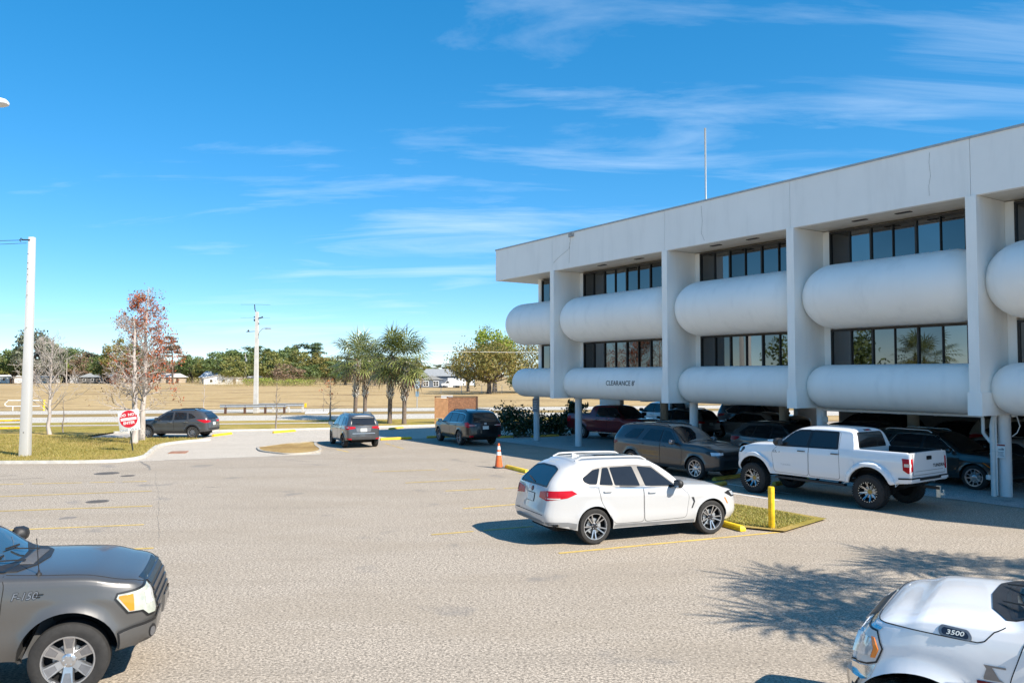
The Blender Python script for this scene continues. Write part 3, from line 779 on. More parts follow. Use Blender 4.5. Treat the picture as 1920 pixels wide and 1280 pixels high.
def palisade():
    pt = paint('dark_green_grey_paint', (.030, .038, .038), .5, .3, .06); T = M['trim']
    P = dict(L=4.98, hw=.985, H=1.75, wb=2.90, fo=.95, r=.385, tw=.26, rim=.268, wheel='petal', paint=pt, zh=1.16, zn=1.06, xc=1.10, xr=.12, sill=.32, He=1.72, tum=.42,
             belt=[(-2.6, 1.14), (1.3, 1.08)], dlomat=M['chrome'],
             doors=[[(.98, .50), (1.03, 1.08), (.32, 1.62), (-.20, 1.64), (-.22, .46)], [(-.23, .46), (-.21, 1.64), (-1.08, 1.61), (-1.18, 1.1), (-1.0, .8), (-.92, .46)]], handles=[(-.02, .98), (-1.0, 1.0)],
             dlo=[(.90, 1.10), (.22, 1.575), (-.4, 1.61), (-1.10, 1.58), (-1.32, 1.26), (-1.24, 1.14)],
             win=[[(.84, 1.12), (.20, 1.555), (-.14, 1.58), (-.16, 1.12)], [(-.26, 1.13), (-.24, 1.585), (-1.06, 1.565), (-1.26, 1.26), (-1.2, 1.15)], [(-1.52, 1.20), (-1.30, 1.56), (-1.75, 1.54), (-2.1, 1.26), (-2.0, 1.20)]],
             side=[('side_marker', [([(1.92, .72), (1.96, .72), (1.76, .86), (1.72, .86)], 90, .006)], [M['amber']]),
                   ('headlight', [([(2.38, .62, .62), (2.38, .62, .98), (2.25, .76, .98), (2.22, .78, .64)], 40, .008, 1), ([(2.37, .64, .66), (2.37, .64, .76), (2.26, .75, .76), (2.26, .75, .66)], 40, .012, 0), ([(2.37, .64, .82), (2.37, .64, .92), (2.26, .75, .92), (2.26, .75, .82)], 40, .012, 0)], [M['lamp'], M['chrome']])],
             mid=[('grille', [([(-.62, .52), (.62, .52), (.58, .98), (-.58, .98)], 0, .010, 0)]+[(front_rect(-.60+.12*k, -.585+.12*k, .54, .96), 0, .016, 1) for k in range(11)]+[(front_rect(-.6, .6, .56+.08*k, .57+.08*k), 0, .0165, 1) for k in range(6)], [T, M['alloy_dk']]),
                  ('front_bumper_trim', [(front_rect(-.7, .7, .36, .42), 0, .02)], [M['alloy_gy']])],
             rear=[(-.62, 1.2), (.62, 1.2), (.56, 1.58), (-.56, 1.58)], mirror=(.80, 1.12), rails=(-1.6, .0, .64), railmat=M['chrome'])
    root, c = vehicle('dark_suv', 'dark green grey SUV with chrome window line beside the near round column', 'SUV', P)
    return root

def seltos():
    pt = paint('gravity_grey_paint', (.085, .09, .098), .5, .32, .06); T = M['trim']
    P = dict(L=4.37, hw=.90, H=1.62, wb=2.63, fo=.85, r=.34, tw=.23, rim=.232, wheel='ten', wm=[M['alloy_gy'], M['alloy_dk'], M['alloy_gy'], M['chrome']], paint=pt, zh=1.08, zn=.96, xc=.98, xr=.15, sill=.26, He=1.55, tum=.45,
             belt=[(-2.3, 1.10), (1.2, .99)], R=[(.25, .14), (.5, 0), (.85, .03), (1.08, .08), (1.55, .50)],
             doors=[[(.82, .45), (.88, 1.0), (.28, 1.5), (-.22, 1.52), (-.24, .41)], [(-.25, .41), (-.23, 1.52), (-.98, 1.48), (-1.04, 1.0), (-.9, .75), (-.8, .41)]], handles=[(-.02, .88), (-.92, .92)], hmat=M['chrome'],
             win=[[(.74, 1.01), (.22, 1.42), (-.14, 1.455), (-.16, 1.01)], [(-.27, 1.02), (-.25, 1.455), (-.92, 1.42), (-1.0, 1.05)], [(-1.1, 1.08), (-1.03, 1.40), (-1.2, 1.36), (-1.5, 1.16)]],
             side=[('tail_light', [([(-2.15, .36, .90), (-2.13, .38, .98), (-1.9, .80, 1.04), (-1.55, .88, 1.04), (-1.7, .87, .97), (-1.92, .79, .86)], 138, .007, 0)], [M['red']]),
                   ('headlight', [([(2.10, .45, .74), (2.10, .45, .86), (1.8, .8, .92), (1.75, .82, .84), (1.9, .74, .73)], 38, .007)], [M['lamp']]),
                   ('sill_cladding', [([(-.90, .26), (.90, .26), (.88, .40), (-.88, .40)], 90, .007)], [M['black']]),
                   ('arch_trim', [([(xc+q*math.cos(R(a)), .34+q*math.sin(R(a))) for q, rng in ((.398, range(0, 181, 12)), (.46, range(180, -1, -12))) for a in rng], 90, .012) for xc in (1.315, -1.315)], [M['black']])],
             mid=[('rear_bumper_trim', [(front_rect(-.72, .72, .36, .56), 180, .008, 0), ([(-.62, .34), (.62, .34), (.55, .42), (-.55, .42)], 180, .022, 1)], [M['black'], M['alloy']]),
                  ('grille', [(front_rect(-.5, .5, .60, .80), 0, .008)], [T])],
             rear=[(-.56, 1.10), (.56, 1.10), (.50, 1.40), (-.50, 1.40)], plate=(0, .80), mirror=(.70, 1.02), rails=(-1.4, .1, .56), fin=-1.3)
    return vehicle('grey_crossover', 'grey crossover parked facing left behind the rust coloured cypress', 'crossover', P)[0]

def ecosport():
    pt = paint('smoke_grey_paint', (.10, .105, .112), .5, .32, .06); T = M['trim']
    P = dict(L=4.10, hw=.88, H=1.66, wb=2.52, fo=.84, r=.335, tw=.22, rim=.22, wheel='plain5', wm=DARKAL, paint=pt, zh=1.10, zn=.98, xc=.92, xr=.22, sill=.28, He=1.62, tum=.36,
             belt=[(-2.2, 1.10), (1.1, 1.0)], R=[(.25, .1), (.5, 0), (.85, .02), (1.1, .05), (1.62, .30)], kR=.8,
             doors=[[(.76, .45), (.82, 1.0), (.32, 1.54), (-.20, 1.55), (-.22, .41)], [(-.23, .41), (-.21, 1.55), (-.95, 1.53), (-1.0, 1.0), (-.9, .75), (-.8, .41)]], handles=[(-.02, .90), (-.88, .93)],
             win=[[(.68, 1.03), (.26, 1.46), (-.12, 1.49), (-.14, 1.03)], [(-.25, 1.04), (-.23, 1.49), (-.90, 1.48), (-.98, 1.06)], [(-1.1, 1.10), (-1.03, 1.47), (-1.35, 1.45), (-1.55, 1.16)]],
             side=[('tail_light', [([(-1.99, .42, .96), (-1.99, .44, 1.04), (-1.80, .74, 1.08), (-1.5, .84, 1.08), (-1.55, .85, .98), (-1.8, .76, .90)], 140, .008, 0), ([(-1.86, .68, .99), (-1.86, .68, 1.03), (-1.72, .79, 1.03), (-1.72, .79, .99)], 140, .013, 1)], [M['red'], M['lamp_white']]),
                   ('rear_reflector', [([(-1.97, .58, .42), (-1.97, .58, .48), (-1.8, .78, .50), (-1.8, .78, .44)], 150, .014)], [M['red']]),
                   ('headlight', [([(1.98, .42, .76), (1.98, .42, .9), (1.7, .76, .96), (1.8, .72, .78)], 38, .007)], [M['lamp']])],
             mid=[('tailgate_panel', [([(-.34, .80), (.34, .80), (.38, .98), (-.38, .98)], 180, .004, 1), (front_rect(-.56, .56, .70, .735), 180, .014, 0)], [M['alloy'], M['alloy_gy']]),
                  ('rear_bumper_trim', [(front_rect(-.74, .74, .34, .56), 180, .010)], [pm('dark_grey_bumper', (.05, .05, .052), .6, .15, 8)]),
                  ('grille', [(front_rect(-.45, .45, .5, .8), 0, .008)], [T])],
             rear=[(-.60, 1.12), (.60, 1.12), (.54, 1.46), (-.54, 1.46)], plate=(0, .88), mirror=(.64, 1.04), mmat=pt, wiper=(0, 1.13, .35), rails=(-1.4, .1, .56), railmat=pt)
    return vehicle('compact_suv', 'small grey SUV seen from behind in front of the sabal palms', 'SUV', P)[0]

def pilot():
    pt = paint('black_paint', (.005, .006, .008), .1, .3, .02, .6); T = M['trim']
    P = dict(L=4.98, hw=.995, H=1.78, wb=2.82, fo=.98, r=.38, tw=.25, rim=.255, wheel='split5', wm=[M['alloy_gy'], M['dark'], M['alloy_gy'], M['chrome']], paint=pt, zh=1.16, zn=1.05, xc=1.02, xr=.25, sill=.32, He=1.72, tum=.42,
             belt=[(-2.6, 1.16), (1.2, 1.08)], dlomat=M['chrome'], R=[(.3, .12), (.55, 0), (.9, .02), (1.15, .06), (1.72, .40)],
             doors=[[(.9, .50), (.95, 1.08), (.36, 1.62), (-.16, 1.64), (-.18, .46)], [(-.19, .46), (-.17, 1.64), (-1.02, 1.62), (-1.12, 1.1), (-1.0, .8), (-.9, .46)]], handles=[(0, .98), (-.95, 1.0)],
             dlo=[(.82, 1.10), (.30, 1.57), (-.4, 1.61), (-1.5, 1.58), (-1.86, 1.52), (-1.94, 1.26), (-1.7, 1.18)],
             win=[[(.78, 1.12), (.28, 1.55), (-.10, 1.585), (-.12, 1.12)], [(-.21, 1.13), (-.19, 1.59), (-.98, 1.58), (-1.08, 1.15)], [(-1.16, 1.16), (-1.08, 1.575), (-1.8, 1.52), (-1.86, 1.28), (-1.68, 1.19)]],
             side=[('tail_light', [([(-2.46, .52, 1.0), (-2.46, .52, 1.08), (-2.36, .72, 1.10), (-2.28, .84, 1.20), (-2.05, .93, 1.16), (-2.1, .93, .98), (-2.34, .78, .92), (-2.4, .7, 1.0)], 140, .008, 0), ([(-2.46, .42, 1.03), (-2.46, .42, 1.06), (-2.34, .76, 1.06), (-2.34, .76, 1.03)], 140, .013, 1)], [M['red'], M['lamp_white']]),
                   ('rear_reflector', [([(-2.45, .60, .46), (-2.45, .60, .54), (-2.34, .78, .54), (-2.34, .78, .46)], 150, .012)], [M['red']])],
             mid=[('badge', [([(-.07, 1.07), (.07, 1.07), (.06, 1.17), (-.06, 1.17)], 180, .010)], [M['steel']]),
                  ('rear_bumper_trim', [(front_rect(-.8, .8, .36, .42), 180, .012)], [M['black']]),
                  ('grille', [(front_rect(-.6, .6, .6, .9), 0, .008)], [T])],
             rear=[(-.64, 1.20), (.64, 1.20), (.57, 1.60), (-.57, 1.60)], plate=(0, .92), mirror=(.74, 1.10), fin=-1.4, wiper=(0, 1.22, .38), rails=(-1.6, .1, .64))
    return vehicle('black_suv', 'black SUV seen from behind where the building shadow crosses the lane', 'SUV', P)[0]

# ---------------- simpler cars in the dark of the garage
def garage_suv(name, label, pt, L=4.7, H=1.70, hw=.93, wb=2.78, wheel='plain5', He=None, dlom=None, rake=.46, wm=None, cat='SUV', group=None):
    s = L/4.7; k = H/1.70
    P = dict(L=L, hw=hw, H=H, wb=wb, fo=.90*s, r=.36, tw=.23, rim=.24, wheel=wheel, wm=wm or ALLOYS, paint=pt, zh=1.10*k, zn=.98*k, xc=1.02*s, xr=.20*s, sill=.28, He=He or H-.06, tum=.44, step=.12,
             belt=[(-2.4, 1.08*k), (1.2, 1.02*k)], R=[(.25, .12), (.5, 0), (.85, .02), (1.1*k, .06), (H, rake)], dlomat=dlom or M['trim'],
             doors=[[(.88*s, .47), (.94*s, 1.02*k), (.32*s, 1.56*k), (-.18, 1.58*k), (-.2, .43)], [(-.21, .43), (-.19, 1.58*k), (-1.0*s, 1.55*k), (-1.06*s, 1.05*k), (-.93*s, .78), (-.84*s, .43)]], handles=[(0, .92*k), (-.92*s, .95*k)],
             dlo=[(.84*s, 1.04*k), (.24*s, 1.52*k), (-.4, 1.55*k), (-1.4*s, 1.49*k), (-1.8*s, 1.22*k), (-1.6*s, 1.10*k)],
             win=[[(.78*s, 1.05*k), (.24*s, 1.485*k), (-.11, 1.515*k), (-.13, 1.05*k)], [(-.23, 1.06*k), (-.21, 1.52*k), (-.95*s, 1.50*k), (-1.04*s, 1.08*k)], [(-1.13*s, 1.10*k), (-1.04*s, 1.495*k), (-1.4*s, 1.45*k), (-1.72*s, 1.22*k), (-1.56*s, 1.12*k)]],
             side=[('tail_light', [([(-2.28*s, .42, .92*k), (-2.26*s, .44, 1.0*k), (-2.05*s, .84, 1.06*k), (-1.78*s, .91, 1.05*k), (-1.85*s, .90, .95*k), (-2.06*s, .82, .88*k)], 138, .007)], [M['red']]),
                   ('headlight', [([(2.24*s, .47, .78*k), (2.24*s, .47, .9*k), (1.92*s, .84, .95*k), (1.98*s, .81, .77*k)], 38, .007)], [M['lamp']])],
             mid=[('grille', [(front_rect(-.5, .5, .58, .84*k), 0, .008)], [M['trim']])],
             rear=[(-.58, 1.12*k), (.58, 1.12*k), (.52, 1.48*k), (-.52, 1.48*k)], plate=(0, .84*k), mirror=(.74*s, 1.06*k), rails=(-1.5*s, .05, .58) if H > 1.5 else None)
    return vehicle(name, label, cat, P, group)[0]

def garage_pickup(name, label, pt):
    P = dict(L=5.85, hw=1.0, H=1.92, wb=3.70, fo=.98, r=.40, tw=.27, rim=.255, wheel='six', paint=pt, zh=1.27, zn=1.18, xc=1.22, xr=.50, sill=.45, step=.11,
             belt=[(-2.6, 1.25), (1.4, 1.24)], xk=-1.10, zr=1.36, zb=.85, tum=.36, flare=.03, nose=.7,
             doors=[[(1.15, .60), (1.20, 1.25), (.62, 1.77), (.06, 1.79), (.05, .56)], [(.04, .56), (.05, 1.79), (-.80, 1.78), (-.84, 1.2), (-.80, .56)]], handles=[(.22, 1.1), (-.66, 1.1)], hmat=M['chrome'],
             dlo=[(1.08, 1.28), (.58, 1.72), (.2, 1.75), (-.70, 1.74), (-.74, 1.29)], win=[[(1.05, 1.30), (.56, 1.70), (.18, 1.74), (.10, 1.74), (.10, 1.31)], [(.02, 1.31), (.03, 1.74), (-.66, 1.72), (-.70, 1.31)]],
             side=[('tail_light', [([(-2.90, .82, .92), (-2.90, .80, 1.24), (-2.70, .97, 1.24), (-2.72, .97, .94)], 135, .008)], [M['red']]),
                   ('headlight', [([(2.80, .60, .95), (2.80, .58, 1.10), (2.55, .93, 1.14), (2.6, .93, .92)], 40, .008)], [M['lamp']])],
             mid=[('tailgate', [(front_rect(-.82, .82, .86, 1.33), 180, .006)], [pt]), ('grille', [(front_rect(-.6, .6, .72, 1.10), 0, .01, 0), (front_rect(-.5, .5, .78, 1.04), 0, .016, 1)], [M['chrome'], M['trim']]),
                  ('front_bumper', [(front_rect(-.85, .85, .46, .64), 0, .04)], [M['chrome']]), ('rear_bumper', [(front_rect(-.85, .85, .55, .72), 180, .05)], [M['chrome']])],
             rear=[(-.66, 1.42), (.66, 1.42), (.585, 1.78), (-.585, 1.78)], mirror=(.92, 1.32, 1.2), mmat=M['black'])
    pickup_profile(P)
    root, c = vehicle(name, label, 'pickup truck', P)
    for sd in (1, -1):
        MB().bar((1.0, sd*.9, .40), (-1.1, sd*.9, .40), .12, .05).build('running_board', M['chrome'], root)
    return root

# ---------------- grey crew cab pickup, near left
def f150():
    BPo = [(2.80, .30, .44), (2.74, .60, .44), (2.55, .90, .42), (2.38, .985, .41), (2.33, .985, .69), (2.5, .93, .73), (2.72, .62, .79), (2.80, .3, .80)]
    BPi = [(2.80, .30, .45), (2.74, .60, .45), (2.55, .90, .43), (2.385, .985, .42), (2.345, .985, .66), (2.5, .93, .70), (2.72, .62, .755), (2.80, .3, .765)]
    HLo = [(2.76, .57, .83), (2.74, .57, 1.19), (2.53, .92, 1.125), (2.35, .985, 1.105), (2.31, .985, 1.04), (2.44, .955, .865), (2.575, .885, .865), (2.62, .84, .80), (2.68, .70, .80)]
    HLi = [(2.74, .60, .86), (2.73, .60, 1.165), (2.53, .905, 1.10), (2.36, .98, 1.085), (2.335, .98, 1.045), (2.45, .95, .885), (2.585, .88, .885), (2.63, .83, .825), (2.67, .72, .825)]
    pt = paint('sterling_grey_paint', (.115, .112, .108), .5, .34, .04, .45); T = M['trim']
    P = dict(L=5.82, hw=1.0, H=1.93, wb=3.68, fo=.83, r=.408, tw=.275, rim=.268, wheel='six', wm=[M['alloy'], M['alloy_dk'], M['alloy_gy'], M['chrome']], paint=pt, zh=1.39, zn=1.27, xc=1.16, xr=.34, sill=.46, ra=.505, dz=.04,
             belt=[(-2.6, 1.33), (1.4, 1.31)], xk=-1.05, zr=1.38, zb=.87, tum=.34, flare=.045, nose=.62, crease=.006, step=.06, gap=.008,
             F=[(.4, -.12), (.55, 0), (.80, .02), (.95, -.01), (1.3, -.12)],
             doors=[[(1.16, .70), (1.21, 1.33), (.58, 1.80), (.02, 1.82), (.01, .68)], [(0, .68), (.01, 1.82), (-.78, 1.80), (-.82, 1.2), (-.78, .68)]], handles=[(.18, 1.16), (-.64, 1.16)],
             dlo=[(1.0, 1.35), (.50, 1.74), (.16, 1.765), (-.68, 1.75), (-.72, 1.36)], win=[[(.97, 1.365), (.48, 1.72), (.14, 1.75), (.06, 1.75), (.06, 1.37)], [(-.02, 1.37), (-.01, 1.75), (-.64, 1.735), (-.68, 1.37)]],
             side=[('headlight', [('ring', HLo, HLi, 52, .012, 1), (HLi, 52, .012, 0), ([(2.50, .925, 1.075), (2.37, .98, 1.07), (2.36, .98, 1.05), (2.46, .945, .895), (2.50, .925, .895)], 52, .016, 2),
                                  ([(2.71, .66, 1.04), (2.70, .66, 1.11), (2.60, .83, 1.07), (2.60, .83, .94), (2.67, .74, .94)], 52, .017, 3)], [pm('hazed_lamp_lens', (.40, .42, .36), .14, .2, 9, coat=1.0), T, M['amber'], M['lamp_white']]),
                   ('front_bumper', [('ring', BPo, BPi, 45, .030, 1), (BPi, 45, .034, 0)], [pt, T]),
                   ('fog_lamp', [([(2.64+.055*math.cos(k*.5236)*-.7, .77+.055*math.cos(k*.5236)*.7, .625+.075*math.sin(k*.5236)) for k in range(12)], 45, .038, 0), ([(2.64+.04*math.cos(k*.5236)*-.7, .77+.04*math.cos(k*.5236)*.7, .615+.055*math.sin(k*.5236)) for k in range(12)], 45, .042, 1)], [T, M['alloy_gy']]),
                   ('tail_light', [([(-2.93, .82, .92), (-2.93, .80, 1.24), (-2.72, .97, 1.24), (-2.74, .97, .94)], 135, .008)], [M['red']])],
             mid=[('grille', [([(-.60, .82), (.60, .82), (.60, 1.20), (-.60, 1.20)], 0, .012, 0)]+[(front_rect(-.57, .57, .84+.09*k, .885+.09*k), 0, .028, 1) for k in range(4)], [T, M['alloy_dk']]),
                  ('bonnet_seam', [], [])],
             yw=(.80, .66), mirror=(.86, 1.40, 1.1), mmat=M['black'], rear=[(-.66, 1.46), (.66, 1.46), (.585, 1.79), (-.585, 1.79)], wsglass=M['glass_clear'])
    P['mid'] = P['mid'][:1]
    pickup_profile(P)
    root, c = vehicle('grey_pickup', 'grey pickup in the near left corner with an orange side lamp', 'pickup truck', P)
    # cowl with wipers, bonnet shut line, aerial, badge
    xc = P['xc']
    cw = MB()
    A = [(xc+.10+.20*math.cos(t*math.pi/2), .66*math.sin(t*math.pi/2)) for t in [i/8-1 for i in range(17)]]
    cowl = [(xc-.10, -.72)]+A+[(xc-.10, .72), (xc+.02, .3), (xc+.02, -.3)]
    o = c.part('cowl', [([(xc-.13, -.74), (xc-.02, -.3), (xc-.0, 0), (xc-.02, .3), (xc-.13, .74), (xc+.10, .70), (xc+.24, .42), (xc+.29, 0), (xc+.24, -.42), (xc+.10, -.70)], 'T', .010, 0)], [M['black']], root)
    gr = MB()
    for k in range(14):
        y = -.42+.06*k; h = c.bvh.ray_cast(Vector((xc+.12, y, 4)), Vector((0, 0, -1)))[0]
        gr.bar((xc+.06, y, h.z+.022), (xc+.2, y*.95, c.bvh.ray_cast(Vector((xc+.2, y*.95, 4)), Vector((0, 0, -1)))[0].z+.016), .012, .012)
    gr.build('cowl_grille', M['alloy_gy'], o)
    for y0, y1 in ((-.30, -.74), (.36, -.10)):
        w = MB(); G = lambda x, y: Vector((x, y, c.bvh.ray_cast(Vector((x, y, 4)), Vector((0, 0, -1)))[0].z+.035))
        p0, pm_, pe, ps = G(xc+.09, y0), G(xc-.13, (y0+y1)/2-.05), G(xc-.17, y1+.03), G(xc-.13, y0-.02)
        w.bar(p0, pm_, .02, .014); w.bar(ps, pe, .014, .022); w.build('wiper', M['black'], root)
    sm_ = MB()
    for sd in (1, -1):
        pts = [(x, y) for x, y in ((xc+.02, .80), (1.6, .835), (2.1, .83), (2.38, .79), (2.50, .72), (2.58, .60))]
        L = []
        for k in range(len(pts)-1):
            for i in range(6):
                t = i/6; x = pts[k][0]+(pts[k+1][0]-pts[k][0])*t; y = (pts[k][1]+(pts[k+1][1]-pts[k][1])*t)
                h = c.bvh.ray_cast(Vector((x, y, 4)), Vector((0, 0, -1)))[0]
                if h: L.append((h.x, sd*h.y, h.z-.001))
        sm_.tube(L, .006, 5)
    sm_.build('bonnet_seam', M['dark'], root)
    h = c.bvh.ray_cast(Vector((1.50, .80, 4)), Vector((0, 0, -1)))[0]
    MB().lathe([(.035, -.01), (.028, .015), (.012, .03), (.01, .05)], 12, (h.x, -h.y, h.z)).tube([(h.x, -h.y, h.z+.03), (h.x-.03, -h.y-.005, h.z+.40)], .006, 6).build('aerial', M['black'], root)
    t = MB()
    c.write(t, 'F-150', .11, (1.40, -1, 1.155), -90, .006, 0, shear=.3, sx=1.0, bold=.006)
    c.write(t, 'F-150', .11, (1.40, -1, 1.155), -90, .010, 1, shear=.3, sx=1.0, bold=.001)
    for a, b in ((1.50, 1.59), (1.50, 1.56)):
        z = 1.165 if b > 1.57 else 1.14
        y = c.bvh.ray_cast(Vector((1.55, -4, z)), Vector((0, 1, 0)))[0].y
        t.bar((a, y-.006, z), (b, y-.006, z), .016, .008, 0)
    t.build('badge', [M['trim'], M['alloy_gy']], root)
    rb = MB().bar((1.0, -.98, .40), (-1.1, -.98, .40), .14, .05); rb.build('running_board', M['alloy_gy'], root)
    return root

# ---------------- white heavy duty pickup, near right
def ram():
    HLo = [(2.40, .55, .95), (2.36, .55, 1.285), (2.36, .82, 1.295), (2.285, .955, 1.28), (2.215, .985, 1.13), (2.25, .968, 1.0), (2.32, .93, .965), (2.38, .80, .945)]
    HLi = [(2.39, .57, .965), (2.36, .57, 1.275), (2.355, .815, 1.28), (2.29, .95, 1.265), (2.228, .978, 1.128), (2.262, .962, 1.012), (2.325, .92, .98), (2.375, .795, .96)]
    pt = paint('bright_white_paint', (.80, .80, .80), 0, .3, .03); T = M['trim']
    xn = 2.40
    P = dict(W=[(xn-5.8, .965), (xn-5.77, .98), (xn-5.4, .995), (xn-4.6, 1.01), (xn-.9, 1.01), (xn-.5, .995), (xn-.30, .975), (xn-.16, .945), (xn-.06, .90), (xn, .80)], L=5.8, hw=1.01, H=2.03, wb=3.80, fo=.50, r=.42, tw=.28, rim=.26, wheel='six', paint=pt, zh=1.525, zn=1.44, xc=1.22, xr=.45, sill=.52, ra=.535, dz=.03,
             belt=[(-2.7, 1.40), (1.4, 1.37)], xk=-1.05, zr=1.45, zb=.92, tum=.34, flare=.05, nose=.85, crease=.004, scoop=.02, step=.06, gap=.008,
             F=[(.45, -.05), (.60, .04), (.85, .06), (1.1, .02), (1.5, -.14)],
             doors=[[(1.28, .70), (1.24, 1.06), (1.12, 1.42), (.66, 1.88), (.06, 1.90), (.05, .60)], [(.04, .60), (.05, 1.90), (-.80, 1.88), (-.84, 1.25), (-.80, .60)]], handles=[(.95, 1.20), (-.66, 1.25)],
             dlo=[(1.0, 1.46), (.58, 1.82), (.2, 1.85), (-.70, 1.84), (-.74, 1.47)], win=[[(.98, 1.475), (.56, 1.80), (.18, 1.835), (.10, 1.835), (.10, 1.48)], [(.02, 1.48), (.03, 1.835), (-.66, 1.82), (-.70, 1.48)]],
             side=[('headlight', [('ring', HLo, HLi, 42, .014, 1), (HLi, 42, .014, 3), ([(2.39, .62, 1.02), (2.36, .62, 1.20), (2.355, .80, 1.21), (2.31, .93, 1.20), (2.285, .95, 1.12), (2.30, .94, 1.05), (2.36, .84, 1.03)], 42, .019, 0),
                                  ([(2.315, .935, 1.215), (2.29, .95, 1.21), (2.245, .97, 1.12), (2.268, .96, 1.04), (2.30, .945, 1.035), (2.28, .955, 1.12)], 42, .023, 2)], [M['lamp'], T, M['amber'], M['lamp_white']]),
                   ('headlight_bezel', [([(2.42, .45, .93), (2.37, .80, .93), (2.31, .93, .955), (2.26, .963, .985), (2.29, .95, .86), (2.37, .80, .82), (2.42, .45, .82)], 42, .009)], [M['chrome']]),
                   ('bonnet_trim', [([(2.37, .50, 1.30), (2.355, .81, 1.305), (2.275, .962, 1.285), (2.26, .97, 1.305), (2.35, .815, 1.335), (2.36, .50, 1.335)], 42, .010)], [M['chrome']]),
                   ('front_bumper', [([(2.46, .10, .52), (2.42, .66, .52), (2.36, .92, .53), (2.20, .995, .54), (2.17, .995, .82), (2.34, .92, .85), (2.42, .64, .85), (2.46, .1, .85)], 40, .06, 0), ([(2.45, .30, .56), (2.40, .72, .56), (2.38, .72, .68), (2.45, .3, .68)], 40, .066, 1)], [M['chrome'], T]),
                   ('tail_light', [([(-3.0, .82, 1.0), (-3.0, .80, 1.30), (-2.8, .97, 1.30), (-2.82, .97, 1.02)], 135, .008)], [M['red']]),
                   ('bonnet_badge', [(rpoly([(1.505, 1.333), (1.50, 1.373), (1.53, 1.418), (1.73, 1.433), (1.755, 1.398), (1.745, 1.348)], .02), 90, .009, 0), (rpoly([(1.53, 1.348), (1.525, 1.376), (1.545, 1.403), (1.715, 1.416), (1.73, 1.393), (1.722, 1.360)], .015), 90, .015, 1)], [M['alloy_gy'], pm('navy_badge', (.01, .014, .03), .3, .1, 10)])],
             mid=[('grille', [([(-.50, .86), (.50, .86), (.46, 1.32), (-.46, 1.32)], 0, .012, 1)]+[(front_rect(-.46, .46, .90+.085*k, .935+.085*k), 0, .025, 0) for k in range(5)], [M['chrome'], T]),
                  ('front_bumper', [(front_rect(-.5, .5, .52, .80), 0, .06)], [M['chrome']])],
             yw=(.82, .68), mirror=(.90, 1.44, 1.4), mmat=M['black'], rear=[(-.66, 1.53), (.66, 1.53), (.585, 1.87), (-.585, 1.87)], wsglass=M['glass_clear'], hmat=M['black'])
    pickup_profile(P)
    root, c = vehicle('white_heavy_pickup', 'white heavy pickup in the near right corner with a numbered bonnet badge', 'pickup truck', P)
    t = MB(); c.write(t, '3500', .05, (1.627, 1, 1.383), 90, .018, 0, shear=.2, sx=1.35, bold=.0015); t.build('lettering', M['plate'], root)
    s = MB()
    for sd in (1, -1):
        P2 = [(1.26, 1.47), (1.34, 1.43), (1.41, 1.35), (1.46, 1.332), (1.6, 1.335), (1.9, 1.345), (2.10, 1.35), (2.22, 1.35), (2.30, 1.34)]
        L = []
        for (a, b), (e, f) in zip(P2, P2[1:]):
            for i in range(5):
                x = a+(e-a)*i/5; z = b+(f-b)*i/5; h = c.bvh.ray_cast(Vector((x, 4, z)), Vector((0, -1, 0)))[0]
                if h: L.append((h.x, sd*(h.y-.001), h.z))
        s.tube(L, .006, 5)
    s.build('bonnet_seam', M['dark'], root)
    # badge low on the front door, cowl and wiper
    b = MB(); y = c.bvh.ray_cast(Vector((1.37, 4, 1.07)), Vector((0, -1, 0)))[0].y
    b.add([(1.36+dx, y+.008, 1.07+dz) for dx, dz in ((-.09, -.02), (.06, -.02), (.06, .0), (-.05, .0), (.04, .07), (.06, .1), (-.10, .1), (-.10, .085), (0, .085))], [(0, 1, 2, 3), (3, 2, 4, 8), (8, 4, 5, 6, 7)], 0)
    b.add([(1.30, y+.008, 1.01), (1.47, y+.008, 1.01), (1.47, y+.008, 1.035), (1.30, y+.008, 1.035)], [(0, 1, 2, 3)], 1)
    b.build('badge', [M['alloy_gy'], M['red_dk']], root)
    xc = P['xc']
    o = c.part('cowl', [([(xc-.16, -.80), (xc-.02, -.3), (xc, 0), (xc-.02, .3), (xc-.16, .80), (xc+.04, .78), (xc+.16, .5), (xc+.2, 0), (xc+.16, -.5), (xc+.04, -.78)], 'T', .010, 0)], [M['black']], root)
    for y0, y1 in ((.34, .78), (-.36, .10)):
        w = MB(); G = lambda x, y: Vector((x, y, c.bvh.ray_cast(Vector((x, y, 4)), Vector((0, 0, -1)))[0].z+.035))
        p0, pm_, pe, ps = G(xc+.09, y0), G(xc-.13, (y0+y1)/2+.05), G(xc-.17, y1-.03), G(xc-.13, y0+.02)
        w.bar(p0, pm_, .02, .014); w.bar(ps, pe, .014, .022); w.build('wiper', M['black'], root)
    return root
# ------------------------------------------------------------------ office building on stilts
# local frame of the building: +x runs along the street front towards the viewer's right, +y into the building, z up
BAZ = -56.07
def bq(s, t, z=0.0):          # (distance along the front towards the far end, depth) -> world
    return Vector((-.5582*s+.8297*t, .8297*s+.5582*t, z))
def lq(s, t): return (-s, t-25.15)

